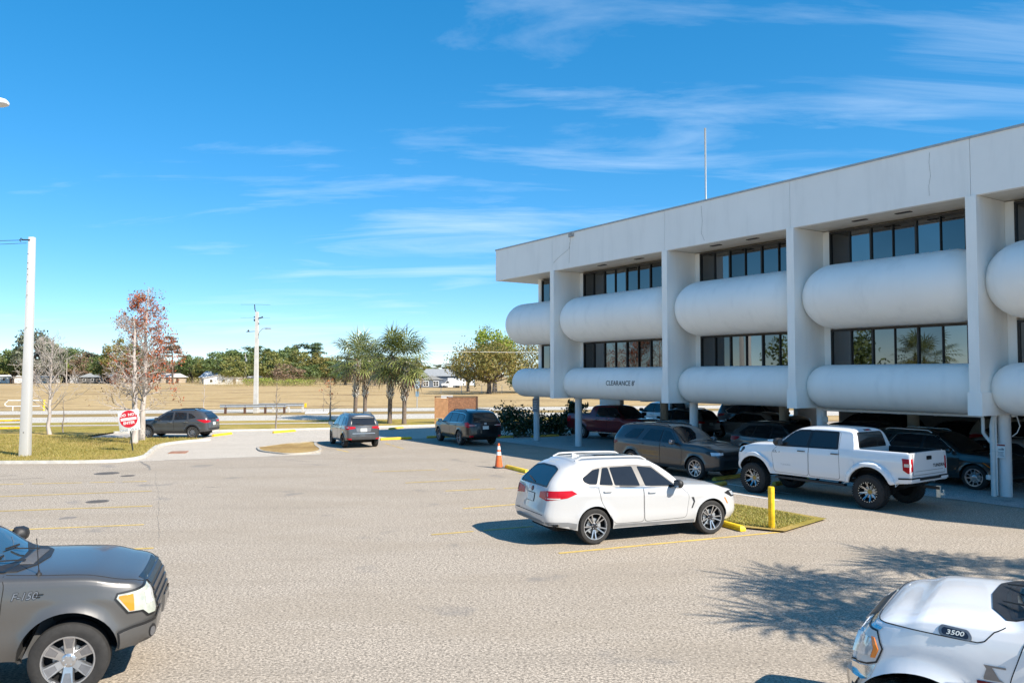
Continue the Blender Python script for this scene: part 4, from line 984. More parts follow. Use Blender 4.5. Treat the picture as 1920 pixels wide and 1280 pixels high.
def stucco(name, c, var=.03, brick=True):
    t = NT(name); co = t.coord()
    f = t.noise(co, .5, 6, .6); g = t.noise(t.coord('Object', (1, 1, .15)), 2.2, 4, .6)
    base = t.ramp(f, [(.3, cmul(c, 1-var)), (.7, cmul(c, 1+var))])
    streak = t.ramp(g, [(.50, (0, 0, 0)), (.74, (.40, .40, .40))])
    t.col(t.mix(streak, base, cmul(c, .80)))
    t.inp(Roughness=.62)
    b = t.n('ShaderNodeTexBrick'); b.inputs['Scale'].default_value = 4.6; b.inputs['Mortar Size'].default_value = .02
    b.inputs['Color1'].default_value = (1, 1, 1, 1); b.inputs['Color2'].default_value = (.9, .9, .9, 1); b.inputs['Mortar'].default_value = (.3, .3, .3, 1)
    mp = t.coord('Object', (1, 1, 1), (R(90), 0, 0)); t.l(mp, b.inputs['Vector'])
    h = t.noise(co, 38, 4)
    mx = t.n('ShaderNodeMath'); mx.operation = 'ADD'; t.l(b.outputs['Color'], mx.inputs[0]); t.l(h, mx.inputs[1])
    if brick: t.bump(mx.outputs[0], .22, .008)
    else: t.bump(h, .25, .006)
    return t.m

BW = stucco('white_painted_masonry', (.93, .905, .85)); BT = stucco('white_sprayed_tube', (.93, .905, .85), .035, False); BF = stucco('off_white_fascia', (.91, .88, .83), .03, False)
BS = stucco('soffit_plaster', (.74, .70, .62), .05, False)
FRAME = pm('bronze_window_frame', (.04, .038, .036), .45, .2, 10, metal=.3)
def mirror_glass(name='reflective_tinted_glass', k=1.0):
    t = NT(name); co = t.coord()
    f = t.noise(co, .35, 3)
    t.col(t.ramp(f, [(.3, (.125*k, .128*k, .128*k)), (.7, (.15*k, .152*k, .152*k))]))
    t.inp(Metallic=1.0, Roughness=.015)
    t.bump(t.noise(co, .8, 2), .012, .05)
    return t.m
GLZ = [mirror_glass(), mirror_glass('tinted_glass_lighter', 1.45), mirror_glass('tinted_glass_darker', .7)]  # one glass at different reflectivities, picked per pane at random

FINS = [31.45, 23.72, 17.60, 11.50, 5.40]
FH, FT = 8.68, 10.33
def building():
    root = empty('office_building', bq(0, 25.15), R(BAZ))
    tag(root, 'white office building raised on columns with rounded tube balconies and dark strip windows', 'building')
    S0, S1 = 36.60, -.90     # ends of the roof
    # fascia in cast panels, coping, soffit, roof
    joints = [S0]+FINS+[S1]
    for a, b in zip(joints, joints[1:]):
        m = MB(); x0, x1 = -a+.006, -b-.006
        m.box(((x0+x1)/2, -1.6+.11, (FH+FT)/2), (x1-x0, .22, FT-FH))
        m.build('fascia_panel', BF, root)
    m = MB(); m.box(((-S0-S1)/2, -1.41, (FH+FT)/2-.02), (S0-S1-.02, .18, FT-FH-.06)); m.build('fascia_backing', FRAME, root)
    m = MB(); m.box((-S0+.11  , 10.1, (FH+FT)/2), (.22, 22.95, FT-FH)); m.box((-S1-.11  , 10.1, (FH+FT)/2), (.22, 22.95, FT-FH)); m.box(((-S0-S1)/2, 21.7, (FH+FT)/2), (S0-S1, .22, FT-FH)); m.build('fascia_panel', BF, root)
    m = MB(); z = FT+.035
    for c, sz in ((((-S0-S1)/2, -1.50, z), (S0-S1+.06, .26, .07)), ((-S0+.1, 10.15, z), (.26, 23.0, .07)), ((-S1-.1, 10.15, z), (.26, 23.0, .07)), (((-S0-S1)/2, 21.7, z), (S0-S1, .26, .07))): m.box(c, sz)
    m.build('roof_coping', pm('grey_metal_coping', (.42, .42, .41), .5, .12, 6, metal=.3), root)
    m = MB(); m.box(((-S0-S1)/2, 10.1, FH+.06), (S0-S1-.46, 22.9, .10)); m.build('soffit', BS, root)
    m = MB(); m.box(((-S0-S1)/2, 10.1, FT-.35), (S0-S1-.5, 22.9, .1)); m.build('roof', pm('flat_roof', (.5, .5, .48), .9, .15, 1), root)
    for s in (28.5, 26.0, 21.6, 19.8, 15.4, 13.9):
        x, y = lq(s, 24.25); vt = MB(); vt.box((x, y, FH+.0), (.5, .16, .03)); vt.build('soffit_vent', FRAME, root)
    # hairline cracks and an old bracket on the fascia
    cr = MB()
    def crack(pts, w=.022):
        for (a, za), (b, zb) in zip(pts, pts[1:]): cr.bar((-a, -1.603, za), (-b, -1.603, zb), w, .004)
    crack([(30.0, 10.2), (30.02, 9.85), (30.1, 9.6), (31.0, 9.25), (31.35, 9.05)]); crack([(30.05, 9.9), (30.1, 8.9)], .012); crack([(21.7, 10.2), (21.65, 9.6), (21.7, 9.1), (21.55, 8.8)], .014); crack([(12.65, 10.2), (12.68, 9.9), (12.64, 9.5), (12.70, 9.2), (12.69, 8.9)], .011)
    cr.box((-29.9, -1.64, 10.22), (.32, .09, .16)); cr.build('fascia_crack', pm('crack_grey', (.36, .35, .33), .9, .2, 9), root)
    # fins
    for i, s in enumerate(FINS):
        m = MB(); x = -s
        m.box((x, -.80, (2.42+FH)/2+.0), (.30, 1.66, FH-2.42-.004))
        if i > 0: m.box((x, -.79, 2.745), (.40, 1.72, .66))
        m.build('fin', BW, root)
        c = MB(); c.lathe([(.175, .02), (.175, 2.50)], 24, (x, .02, 0)); c.build('column', pm('painted_column', (.72, .73, .73), .6, .06, 1.5, .2, 30) if i == 0 else bpy.data.materials['painted_column'], root, smooth=40)
        if s > 3:
            c = MB(); c.lathe([(.22, .02), (.22, 2.50)], 20, (x, 5.95, 0)); c.build('column', pm('beige_column', (.5, .45, .38), .7, .1, 2, .2, 30) if i == 0 else bpy.data.materials['beige_column'], root, smooth=40)
    c = MB(); c.lathe([(.16, .02), (.16, 2.50)], 20, (-35.3, .2, 0)); c.build('column', bpy.data.materials['painted_column'], root, smooth=40)
    c = MB(); c.lathe([(.17, 5.2), (.17, FH+.03)], 18, (-34.72, .12, 0)); c.lathe([(.17, 3.7), (.17, 5.4)], 18, (-34.72, .12, 0)); c.build('corner_post', BW, root, smooth=40)
    # rounded tubes
    def capsule(xa, xb, y, z, r, name='balcony_tube', axis='X'):
        prof = []
        for i in range(13): a = math.pi/2*(1-i/12); prof.append((r*math.cos(a)+1e-4, xa-r*math.sin(a)))
        n = 14
        for i in range(1, n): prof.append((r, xa+(xb-xa)*i/n))
        for i in range(13): a = math.pi/2*i/12; prof.append((r*math.cos(a)+1e-4, xb+r*math.sin(a)))
        m = MB(); m.lathe(prof, 48, (0, y, z) if axis == 'X' else (y, 0, z), axis); return m.build(name, BT, root, smooth=60)
    ends = [(FINS[i], FINS[i+1]) for i in range(4)]
    for z, r, k in ((6.26, 1.11, 1.05), (3.165, .75, .72)):
        capsule(-35.22, -FINS[0]-k+.03, -.55, z, r)
        for a, b in ends:
            o = capsule(-a+k, -b-k+.03, -.55, z, r)
            if a == FINS[0] and r < 1:
                # CLEARANCE lettering on the first lower tube
                t = MB(); sc = .30
                def fn(x, y, e, x0=-26.85, z0=3.19):
                    zz = z0+y-z; rr = r+.012+e
                    return (x0+x, -.55-math.sqrt(max(0, rr*rr-zz*zz)), z0+y)
                text_on(t, "CLEARANCE 8'", sc, fn, 0, bold=.0025, sx=.97)
                t.build('lettering', pm('black_stencil_paint', (.02, .02, .02), .6, .3, 9), root)
        capsule(-5.40+k, -.9-1.2, -.55, z, r)
    for z, r in ((6.26, 1.11), (3.165, .75)): capsule(1.6, 19.0, -35.25, z, r, axis='Y')
    # window walls
    m = MB(); m.box((-17.9, .30, 5.57), (34.0, .2, 6.2)); m.box((-34.8, 10.3, 5.57), (.2, 19.8, 6.2)); m.box((-1.0, 10.3, 5.57), (.2, 19.8, 6.2)); m.box((-17.9, 20.3, 5.57), (34.0, .2, 6.2))
    m.build('wall', BW, root)
    bays = [(34.60, FINS[0]+.15)]+[(a-.15, b+.15) for a, b in zip(FINS, FINS[1:])]+[(FINS[4]-.15, 1.2)]
    for i, (a, b) in enumerate(bays):
        x0, x1 = -a+(.28 if i else .05), -b-.02
        t = MB()
        t.box((-a+.14, .10, 5.57), (.26, .18, 6.18)) if i else None
        if i: t.build('window_reveal', BW, root)
        n = max(2, round((x1-x0)/.82))
        for z0, z1 in ((3.78, 5.16), (7.20, 8.62)):
            f = MB()
            f.box(((x0+x1)/2, .05, z0+.03), (x1-x0, .12, .06)); f.box(((x0+x1)/2, .05, z1-.035), (x1-x0, .12, .07))
            for j in range(n+1):
                w = .06 if j % 2 == 0 else .022
                if j in (0, n): w = .045
                x = x0+(x1-x0)*j/n; x = min(max(x, x0+w/2), x1-w/2)
                f.box((x, .05, (z0+z1)/2), (w, .11, z1-z0-.128))
            fo = f.build('window', FRAME, root)
            g = MB(); rr = random.Random(i*7+int(z0))
            for j in range(n):
                xa = x0+(x1-x0)*j/n; xb = x0+(x1-x0)*(j+1)/n; d = rr.uniform(-.004, .004); e = rr.uniform(-.003, .003)
                g.add([(xa, .06-d-e, z0), (xb, .06+d-e, z0), (xb, .06+d+e, z1), (xa, .06-d+e, z1)], [(0, 1, 2, 3)], rr.choice((0, 0, 0, 1, 2)))
            g.box(((x0+x1)/2, .13, (z0+z1)/2), (x1-x0-.01, .04, z1-z0-.01))
            g.build('glazing', GLZ, fo)
    # underside and piers of the far sides
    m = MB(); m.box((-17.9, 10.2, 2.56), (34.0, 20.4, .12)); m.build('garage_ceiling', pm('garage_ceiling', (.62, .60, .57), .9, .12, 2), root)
    b = MB()
    for k in range(7): b.box((-32+4.9*k, 10.2, 2.42), (.35, 19.8, .16))
    b.build('ceiling_beam', bpy.data.materials['garage_ceiling'], root)
    for (s, t, dx, dy) in ((35.65, 31.0, 1.8, .3), (35.4, 36.8, 1.6, .3), (31.45, 43.3, .3, 1.9), (35.5, 42.6, 1.6, .3)):
        x, y = lq(s, t); p = MB(); p.box((x, y, 1.26), (dx, dy, 2.5)); p.build('pier', BW, root)
    m = MB(); m.box((-15.5, 20.35, 1.25), (30.0, .25, 2.5)); m.box((-.75, 10.4, 1.25), (.25, 19.6, 2.5)); m.build('added_dark_wall', pm('added_wall_dark_grey', (.20, .20, .20), .9, .15, 1.5), root)  # added walls that hide the bright field and keep the garage dark
    # pipes
    pw = pm('white_pvc_pipe', (.70, .70, .68), .45, .08, 5)
    p = MB(); p.tube([(-17.4, -.22, 2.35), (-12.10, -.22, 2.35), (-12.0, -.22, 2.33), (-11.98, -.22, 2.25), (-11.98, -.22, 1.86), (-11.93, -.22, 1.78), (-11.72, -.22, 1.52)], .05, 10)
    for x in (-15.9, -14.6, -13.4): p.lathe([(.058, -.04), (.058, .04)], 12, (x, -.22, 2.35), 'X')
    p.build('downpipe', pw, root, smooth=50)
    p = MB(); p.tube([(-11.72, -.22, .02), (-11.72, -.22, 2.1), (-11.70, -.22, 2.2), (-11.64, -.2, 2.5)], .075, 10); p.tube([(-11.62, -.23, .05), (-11.62, -.23, 2.5)], .03, 8)
    for z in (.6, 1.25, 1.6, 1.72): p.lathe([(.085, z-.03), (.085, z+.03)], 14, (-11.72, -.22, 0))
    p.lathe([(.0, .48), (.07, .50), (.08, .56), (.07, .62), (.0, .64)], 10, (-11.84, -.25, 0)); p.bar((-11.72, -.30, 1.35), (-11.55, -.30, 1.35), .02, .02)
    p.build('downpipe', pw, root, smooth=50)
    w = MB(); w.tube([(-11.3, .0, 2.4), (-11.1, -.1, 2.38), (-11.02, -.1, 2.1), (-11.1, -.1, 1.9), (-11.3, .05, 1.78)], .015, 6); w.box((-11.2, 0, 2.40), (.12, .12, .1)); w.build('cable', pw, root)
    return root

def column_signs():
    x, y = lq(8.46, 24.6)
    def face(mb, fn): pass
    p = None
    # small white notice on the near column, faces the lot
    root = empty('column_sign', bq(11.50, 24.95, 1.36), R(BAZ)); tag(root, 'small white notice with red header strapped to the near round column', 'sign')
    b = MB(); b.box((.0, -.022, 0), (.26, .02, .42)); b.build('sign_panel', M['white'], root)
    t = MB(); t.box((0, -.034, .165), (.24, .004, .05), 0); t.add([(-.06, -.0345, .02), (.09, -.0345, .02), (.09, -.0345, .06), (.01, -.0345, .10), (.05, -.0345, .06), (-.06, -.0345, .045)], [(0, 1, 2, 3, 4, 5)], 1)
    for k, w in enumerate((.16, .14, .15, .18)): t.box((0, -.034, -.04-.035*k), (w, .004, .012), 1)
    t.build('sign_print', [pm('sign_red_brown', (.30, .06, .05), .5, .1, 9), pm('sign_grey', (.2, .2, .2), .5, .1, 9)], root)
    root = empty('column_sign', bq(35.15, 25.12, 1.95), R(BAZ)+.3); tag(root, 'grey notice plate on the round column at the far corner of the building', 'sign')
    b = MB(); b.box((.12, -.12, 0), (.34, .02, .7)); b.build('sign_panel', pm('weathered_grey_plate', (.22, .22, .25), .6, .15, 8), root)
    t = MB()
    for k, w in enumerate((.2, .24, .18, .22)): t.box((.12, -.134, .2-.12*k), (w, .004, .03))
    t.build('sign_print', M['plate'], root)
    root = empty('column_sign', bq(17.30, 25.0, 1.75), R(BAZ)); tag(root, 'stacked white notice boards beside the round column behind the lifted pickup', 'sign')
    b = MB()
    for k in range(3): b.box((.0, -.06, -.25+.25*k), (.22, .02, .2))
    b.build('sign_panel', pm('beige_plate', (.5, .48, .44), .6, .12, 8), root)

def roof_mast():
    m = MB(); p = bq(27.79, 30.5, 9.9); m.lathe([(.09, 0), (.085, .2), (.05, .25), (.05, 6.12), (.065, 6.14), (.001, 6.18)], 12, p)
    o = m.build('roof_mast', M['steel'], None, smooth=40); tag(o, 'slim white metal mast standing on the flat roof of the office building', 'mast')
# ------------------------------------------------------------------ vegetation
def leafmat(name, cols, rough=.6, trans=.25):
    t = NT(name); g = t.n('ShaderNodeNewGeometry')
    oi = t.n('ShaderNodeObjectInfo')
    c = t.ramp(g.outputs['Random Per Island'], [(i/(max(1, len(cols)-1)), c) for i, c in enumerate(cols)])
    f = t.noise(t.coord(), .8, 3)
    hs = t.n('ShaderNodeHueSaturation'); t.l(c, hs.inputs['Color'])
    mr = t.n('ShaderNodeMapRange'); mr.inputs[3].default_value = .72; mr.inputs[4].default_value = 1.3; t.l(f, mr.inputs[0]); t.l(mr.outputs[0], hs.inputs['Value'])
    t.col(hs.outputs[0]); t.inp(Roughness=rough)
    tr = t.n('ShaderNodeBsdfTranslucent'); t.l(hs.outputs[0], tr.inputs['Color'])
    mx = t.n('ShaderNodeMixShader'); mx.inputs[0].default_value = trans
    out = t.t.nodes['Material Output']; t.l(t.b.outputs[0], mx.inputs[1]); t.l(tr.outputs[0], mx.inputs[2]); t.l(mx.outputs[0], out.inputs[0])
    return t.m
LF = {
 'dark': leafmat('dark_green_leaves', [(0.073, 0.115, 0.026), (0.126, 0.178, 0.046), (0.178, 0.220, 0.062), (0.095, 0.147, 0.062)]),
 'olive': leafmat('olive_leaves', [(0.154, 0.173, 0.040), (0.236, 0.226, 0.054), (0.128, 0.154, 0.036), (0.290, 0.254, 0.073)]),
 'gold': leafmat('golden_olive_leaves', [(.24, .19, .045), (.16, .155, .035), (.30, .215, .06), (.125, .14, .03), (.20, .17, .04)]),
 'bright': leafmat('bright_green_leaves', [(0.156, 0.234, 0.019), (0.247, 0.325, 0.026), (0.312, 0.351, 0.039), (0.117, 0.182, 0.019)]),
 'grey': leafmat('grey_green_leaves', [(0.126, 0.144, 0.092), (0.169, 0.186, 0.126), (0.101, 0.119, 0.068), (0.220, 0.220, 0.151)]),
 'rust': leafmat('rust_leaves', [(.46, .11, .035), (.36, .075, .03), (.52, .16, .05), (.28, .08, .04)]),
 'brown': leafmat('brown_twigs', [(0.220, 0.149, 0.088), (0.286, 0.187, 0.110), (0.176, 0.121, 0.083), (0.330, 0.220, 0.143)]),
 'pine': leafmat('pine_needles', [(0.073, 0.119, 0.041), (0.109, 0.163, 0.063), (0.136, 0.173, 0.073), (0.092, 0.136, 0.055)]),
 'palm': leafmat('sabal_palm_leaf', [(.07, .10, .025), (.15, .18, .045), (.24, .25, .075), (.04, .06, .018)], .34, .08),
 'palmdry': leafmat('dry_palm_leaf', [(0.260, 0.190, 0.100), (0.200, 0.140, 0.080), (0.320, 0.250, 0.130)]),
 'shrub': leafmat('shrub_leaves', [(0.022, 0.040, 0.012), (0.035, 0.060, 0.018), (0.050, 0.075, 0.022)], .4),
}
BARK = pm('grey_bark', (.22, .18, .145), .9, .3, 5, .6, 18, stretch=(1, 1, .25))
BARKP = pm('pale_bark', (.42, .37, .33), .9, .25, 6, .5, 20, stretch=(1, 1, .25))
BARKD = pm('dark_bark', (.10, .08, .065), .9, .3, 5, .5, 18, stretch=(1, 1, .25))

def leaf_quad(mb, p, s, rr, nd=None, asp=.6, m=0):
    d = Vector((rr.gauss(0, 1), rr.gauss(0, 1), rr.gauss(0, .7)))
    if nd is not None: d = d+nd*1.6
    d.normalize(); u = d.orthogonal().normalized(); u = (Matrix.Rotation(rr.uniform(0, 6.28), 3, d) @ u); w = d.cross(u)
    a = u*s*.5; b = w*s*.5*asp
    mb.add([p-a, p-b*1.0+a*.1, p+a, p+b*1.0+a*.1], [(0, 1, 2, 3)], m)

def limbs(mb, p, d, L, r, depth, rr, tips, spread=.6, nb=3, bend=.2, n=6, up=.15, minr=.012):
    """recursive tapering branches; collects tip points"""
    pts = [p.copy()]; q = p.copy(); dd = d.copy(); k = 4
    for i in range(k):
        dd = (dd+Vector((rr.gauss(0, bend), rr.gauss(0, bend), rr.gauss(0, bend)*.6+up*.3))).normalized(); q = q+dd*(L/k); pts.append(q.copy())
    rs = [max(minr, r*(1-.55*i/k)) for i in range(k+1)]
    mb.tube(pts, rs, n if r > .05 else (4 if r > .02 else 3), cap=False)
    if depth == 0:
        tips.append((q, dd)); return
    for j in range(nb):
        t = rr.uniform(.45, 1.0) if j else 1.0
        i = min(k-1, int(t*k)); bp = pts[i].lerp(pts[i+1], t*k-i) if t < 1 else pts[-1]
        ax = Vector((rr.gauss(0, 1), rr.gauss(0, 1), rr.gauss(0, 1))).normalized()
        nd = (dd+ax*spread*rr.uniform(.6, 1.3)).normalized()
        limbs(mb, bp, nd, L*rr.uniform(.55, .8), max(minr, rs[i]*.62), depth-1, rr, tips, spread, nb, bend, n, up, minr)

def broad_tree(name, seed, h, rx, trunk_h, lf, leafs=2600, ls=.55, cl=46, low=.28, bark=BARK, rz=None, tr=None, sparse=0):
    """trunk with limbs + uneven crown of leaf clumps; base at the origin"""
    rr = random.Random(seed); root = empty(name)
    tb = MB(); tips = []; r0 = tr or .035*h
    p = Vector((0, 0, -.15)); top = Vector((rr.gauss(0, .3), rr.gauss(0, .3), trunk_h))
    tb.tube([p, p.lerp(top, .5)+Vector((rr.gauss(0, .12), rr.gauss(0, .12), 0)), top], [r0*1.25, r0, r0*.8], 9, cap=False)
    cen = Vector((0, 0, h*(1+low)/2)); rzz = rz or h*(1-low)/2
    cs = []
    for k in range(cl):
        for _ in range(30):
            v = Vector((rr.uniform(-1, 1), rr.uniform(-1, 1), rr.uniform(-1, 1)))
            if .25 < v.length < 1: break
        v = v.normalized()*(v.length**.45)*rr.uniform(.78, 1.06)
        if v.z < -.55: v.z *= .6
        cs.append(cen+Vector((v.x*rx, v.y*rx, v.z*rzz)))
    for k in range(0, cl, 3):
        q = cs[k]; mid = top.lerp(q, .5)+Vector((rr.gauss(0, .25), rr.gauss(0, .25), -rr.uniform(0, .4)))
        tb.tube([top-Vector((0, 0, rr.uniform(0, trunk_h*.25))), mid, q], [r0*.45, r0*.25, r0*.08], 5, cap=False)
    tb.build('trunk', bark, root, smooth=50, fix=False)
    c = MB(); per = leafs//cl
    for q in cs:
        R_ = rx*rr.uniform(.2, .36); out = (q-cen).normalized()
        for _ in range(per):
            v = Vector((rr.gauss(0, 1), rr.gauss(0, 1), rr.gauss(0, .75))); v = v.normalized()*R_*rr.random()**.4
            leaf_quad(c, q+v, ls*rr.uniform(.6, 1.35), rr, v.normalized()*.5+out*.3)
    c.build('crown', LF[lf], root, fix=False)
    return root

def pine_tree(name, seed, h, lf='pine', rx=3.2, bend=0.0):
    rr = random.Random(seed); root = empty(name); tb = MB(); c = MB()
    pts = [Vector((bend*math.sin(i*.7)+rr.gauss(0, .08), rr.gauss(0, .08), -.1+h*.95*i/7)) for i in range(8)]
    tb.tube(pts, [.26*(1-.75*i/7) for i in range(8)], 7, cap=False)
    for k in range(20):
        t = rr.uniform(.55, 1.0); b = pts[0].lerp(pts[-1], t); b.x = pts[min(7, int(t*7))].x; a = rr.uniform(0, 6.28); L = rx*rr.uniform(.35, 1)*(1.25-t*.75)
        e = b+Vector((math.cos(a)*L, math.sin(a)*L, rr.uniform(.1, .9)))
        tb.tube([b, b.lerp(e, .5)+Vector((0, 0, .1)), e], [.07, .05, .02], 4, cap=False)
        for _ in range(90):
            v = Vector((rr.gauss(0, 1), rr.gauss(0, 1), rr.gauss(0, .45))); v = v*.42*rx*.36
            leaf_quad(c, e+v, rr.uniform(.35, .8), rr, Vector((0, 0, .6)), .5)
    tb.build('trunk', BARKD, root, smooth=50, fix=False); c.build('crown', LF[lf], root, fix=False)
    return root

def bare_tree(name, seed, h, bark, spread=.7, depth=4, lean=(0, 0), tr=.07, leaves=None, nleaf=0, levels=9, upw=.25, rad=1.3, leaf_s=.12):
    """leader with whorls of thin twigs (winter cypress); optional remaining foliage"""
    rr = random.Random(seed); root = empty(name); tb = MB(); tips = []
    n = 9; pts = [Vector((lean[0]*i/n+rr.gauss(0, .03), lean[1]*i/n+rr.gauss(0, .03), -.1+(h+.1)*i/n)) for i in range(n+1)]
    rs = [tr*(1.25 if i == 0 else 1)*(1-.88*i/n)+.008 for i in range(n+1)]
    tb.tube(pts, rs, 8, cap=False)
    for k in range(levels):
        t = .26+.72*k/levels; i = min(n-1, int(t*n)); b = pts[i].lerp(pts[i+1], t*n-i)
        for j in range(3):
            a = rr.uniform(0, 6.28); L = rad*(1.12-t*.85)*rr.uniform(.55, 1.15)
            d = Vector((math.cos(a), math.sin(a), upw*rr.uniform(.3, 1.8))).normalized()
            limbs(tb, b, d, L, max(.013, rs[i]*.36), depth-2, rr, tips, spread, 3, .13, 5, .1, .006)
    tb.build('trunk', bark, root, smooth=50, fix=False)
    if leaves:
        c = MB()
        for lf, num, zlo, zhi, s in leaves:
            cand = [q for q in tips if zlo*h <= q[0].z <= zhi*h] or tips
            if lf == 0: cand = rr.sample(cand, max(1, int(len(cand)*.42)))
            for _ in range(num):
                q, d = rr.choice(cand); q2 = q+Vector((rr.gauss(0, .10), rr.gauss(0, .10), rr.gauss(0, .12)))
                leaf_quad(c, q2, s*rr.uniform(.6, 1.6), rr, None, .45, lf)
        c.build('crown', [LF['rust'], LF['brown'], LF['dark']], root, fix=False)
    return root

def palm_tree(name, seed, h, crown_r=1.75, nl=34, boots=True, lean=(0, 0), tr=.155, skirt=6):
    """sabal palm: trunk with criss-cross leaf bases, costapalmate fan leaves"""
    rr = random.Random(seed); root = empty(name)
    tb = MB(); n = 8
    P = [Vector((lean[0]*(i/n)**1.5, lean[1]*(i/n)**1.5, -.1+(h+.1)*i/n)) for i in range(n+1)]
    bs = .40 if boots else .97
    rs = [tr*(1.25 if i == 0 else 1.0 if i/n < bs else 1.12) for i in range(n+1)]
    tb.tube(P, rs, 12, cap=False); tb.build('trunk', pm('palm_trunk', (.17, .13, .10), .95, .25, 6, .7, 14, stretch=(.4, .4, 2.4)) if 'palm_trunk' not in bpy.data.materials else bpy.data.materials['palm_trunk'], root, smooth=50, fix=False)
    if boots:
        b = MB(); rows = int(h*(1-bs)/.15)
        for k in range(rows):
            t = bs+(1-bs)*k/rows; i = min(n-1, int(t*n)); c = P[i].lerp(P[i+1], t*n-i)
            for j in range(7):
                a = 2*math.pi*(j+.5*(k % 2))/7+rr.gauss(0, .08); o = Vector((math.cos(a), math.sin(a), 0)); s = Vector((-o.y, o.x, 0))
                sl = .07*(1 if (k+j) % 2 else -1); r_ = tr*1.08
                b.bar(c+o*r_, c+o*(r_+.12)+s*sl*1.5+Vector((0, 0, .27)), .065, .03, 0 if rr.random() > .22 else 1, up=o)
        b.build('leaf_bases', [pm('grey_leaf_base', (.66, .62, .56), .85, .22, 10, .3, 30) if 'grey_leaf_base' not in bpy.data.materials else bpy.data.materials['grey_leaf_base'],
                               pm('brown_leaf_base', (.26, .17, .11), .85, .22, 10) if 'brown_leaf_base' not in bpy.data.materials else bpy.data.materials['brown_leaf_base']], root, fix=False)
    g = MB(); top = P[-1]+Vector((0, 0, .05))
    for k in range(nl):
        f = k/nl; az = k*2.39996+rr.gauss(0, .2)
        el = R(84-140*f**.85+rr.gauss(0, 9)); dry = 1 if k >= nl-skirt else 0
        d = Vector((math.cos(az)*math.cos(el), math.sin(az)*math.cos(el), math.sin(el)))
        pet = crown_r*rr.uniform(.40, .62)
        a0 = top; a1 = a0+d*pet*.55; a2 = a1+(d+Vector((0, 0, -.22))).normalized()*pet*.5
        g.tube([a0, a1, a2], [.022, .016, .012], 4, dry, cap=False)
        ld = (a2-a1).normalized(); side = ld.cross(Vector((0, 0, 1)))
        side = side.normalized() if side.length > .05 else Vector((math.sin(az), -math.cos(az), 0)); nrm = side.cross(ld).normalized()
        ns = 15; Ls = crown_r*rr.uniform(.50, .64)
        for j in range(ns):
            u = (j-(ns-1)/2)/((ns-1)/2); an = u*R(118)
            sd = (ld*math.cos(an)+side*math.sin(an)+nrm*(.10-.10*abs(u)+.05*(j % 2))).normalized()
            L = Ls*(1-.28*abs(u))*rr.uniform(.88, 1.08); b0 = a2+ld*(.24*crown_r*(1-abs(u))*.6)
            mid = b0+sd*L*.55; end = mid+(sd+Vector((0, 0, -.62 if not dry else -1.6))).normalized()*L*.48
            w = sd.cross(nrm).normalized()
            ww = .058
            g.add([b0-w*.010, b0+w*.010, mid+w*ww*.8, mid-w*ww*.8, end], [(0, 1, 2, 3), (3, 2, 4)], dry)
    g.build('crown', [LF['palm'], LF['palmdry']], root, fix=False)
    return root

def shrub(name, seed, rx, ry, h, lf='shrub', n=1500, ls=.12, spiky=0):
    rr = random.Random(seed); root = empty(name); st = MB(); c = MB()
    for k in range(14):
        a = rr.uniform(0, 6.28); e = Vector((math.cos(a)*rx*rr.uniform(.2, .85), math.sin(a)*ry*rr.uniform(.2, .85), h*rr.uniform(.55, .95)))
        st.tube([Vector((e.x*.15, e.y*.15, -.05)), e*.55+Vector((0, 0, .05)), e], [.03, .02, .008], 4, cap=False)
    cs = [(Vector((rr.uniform(-.8, .8)*rx, rr.uniform(-.8, .8)*ry, h*rr.uniform(.2, .82)))) for _ in range(26)]
    for _ in range(n):
        q = rr.choice(cs); v = Vector((rr.gauss(0, 1), rr.gauss(0, 1), rr.gauss(0, .8)))*.20*min(rx, h)
        p = q+v; p.z = max(.03, p.z)
        leaf_quad(c, p, ls*rr.uniform(.6, 1.5), rr, v.normalized()*.5, .55 if not spiky else .3)
    st.build('stem', BARKD, root, fix=False); c.build('foliage', LF[lf], root, fix=False)
    return root

def blades(name, label, polys, n, h, cols, seed=3, z=0.0):
    """grass blades over the given ground polygons, one uncountable mass"""
    rr = random.Random(seed); g = MB()
    def inside(p, poly):
        c = False; j = len(poly)-1
        for i in range(len(poly)):
            if (poly[i][1] > p[1]) != (poly[j][1] > p[1]) and p[0] < (poly[j][0]-poly[i][0])*(p[1]-poly[i][1])/(poly[j][1]-poly[i][1])+poly[i][0]: c = not c
            j = i
        return c
    ar = [abs(sum(a[0]*b[1]-b[0]*a[1] for a, b in zip(p, p[1:]+p[:1])))/2 for p in polys]
    for p, A in zip(polys, ar):
        k = int(n*A/sum(ar)); x0, x1 = min(q[0] for q in p), max(q[0] for q in p); y0, y1 = min(q[1] for q in p), max(q[1] for q in p)
        while k > 0:
            x, y = rr.uniform(x0, x1), rr.uniform(y0, y1)
            if not inside((x, y), p): continue
            k -= 1; a = rr.uniform(0, 6.28); hh = h*rr.uniform(.5, 1.5); w = .012; l = rr.gauss(0, hh*.5), rr.gauss(0, hh*.5)
            g.add([(x-w*math.cos(a), y-w*math.sin(a), z), (x+w*math.cos(a), y+w*math.sin(a), z), (x+l[0], y+l[1], z+hh)], [(0, 1, 2)])
    o = g.build(name, leafmat(name+'_blades', cols), None, fix=False); tag(o, label, 'grass', kind='stuff')
    return o
# ------------------------------------------------------------------ ground surfaces
def sheet(name, poly, z, mat, kind='structure', sub=0):
    m = MB(); m.add([(p[0], p[1], z) for p in poly], [tuple(range(len(poly)))])
    o = m.build(name, mat, None, fix=False)
    bm = bmesh.new(); bm.from_mesh(o.data)
    for f in bm.faces:
        if f.normal.z < 0: f.normal_flip()
    bmesh.ops.triangulate(bm, faces=bm.faces); bm.to_mesh(o.data); bm.free()
    if kind: o['kind'] = kind
    return o

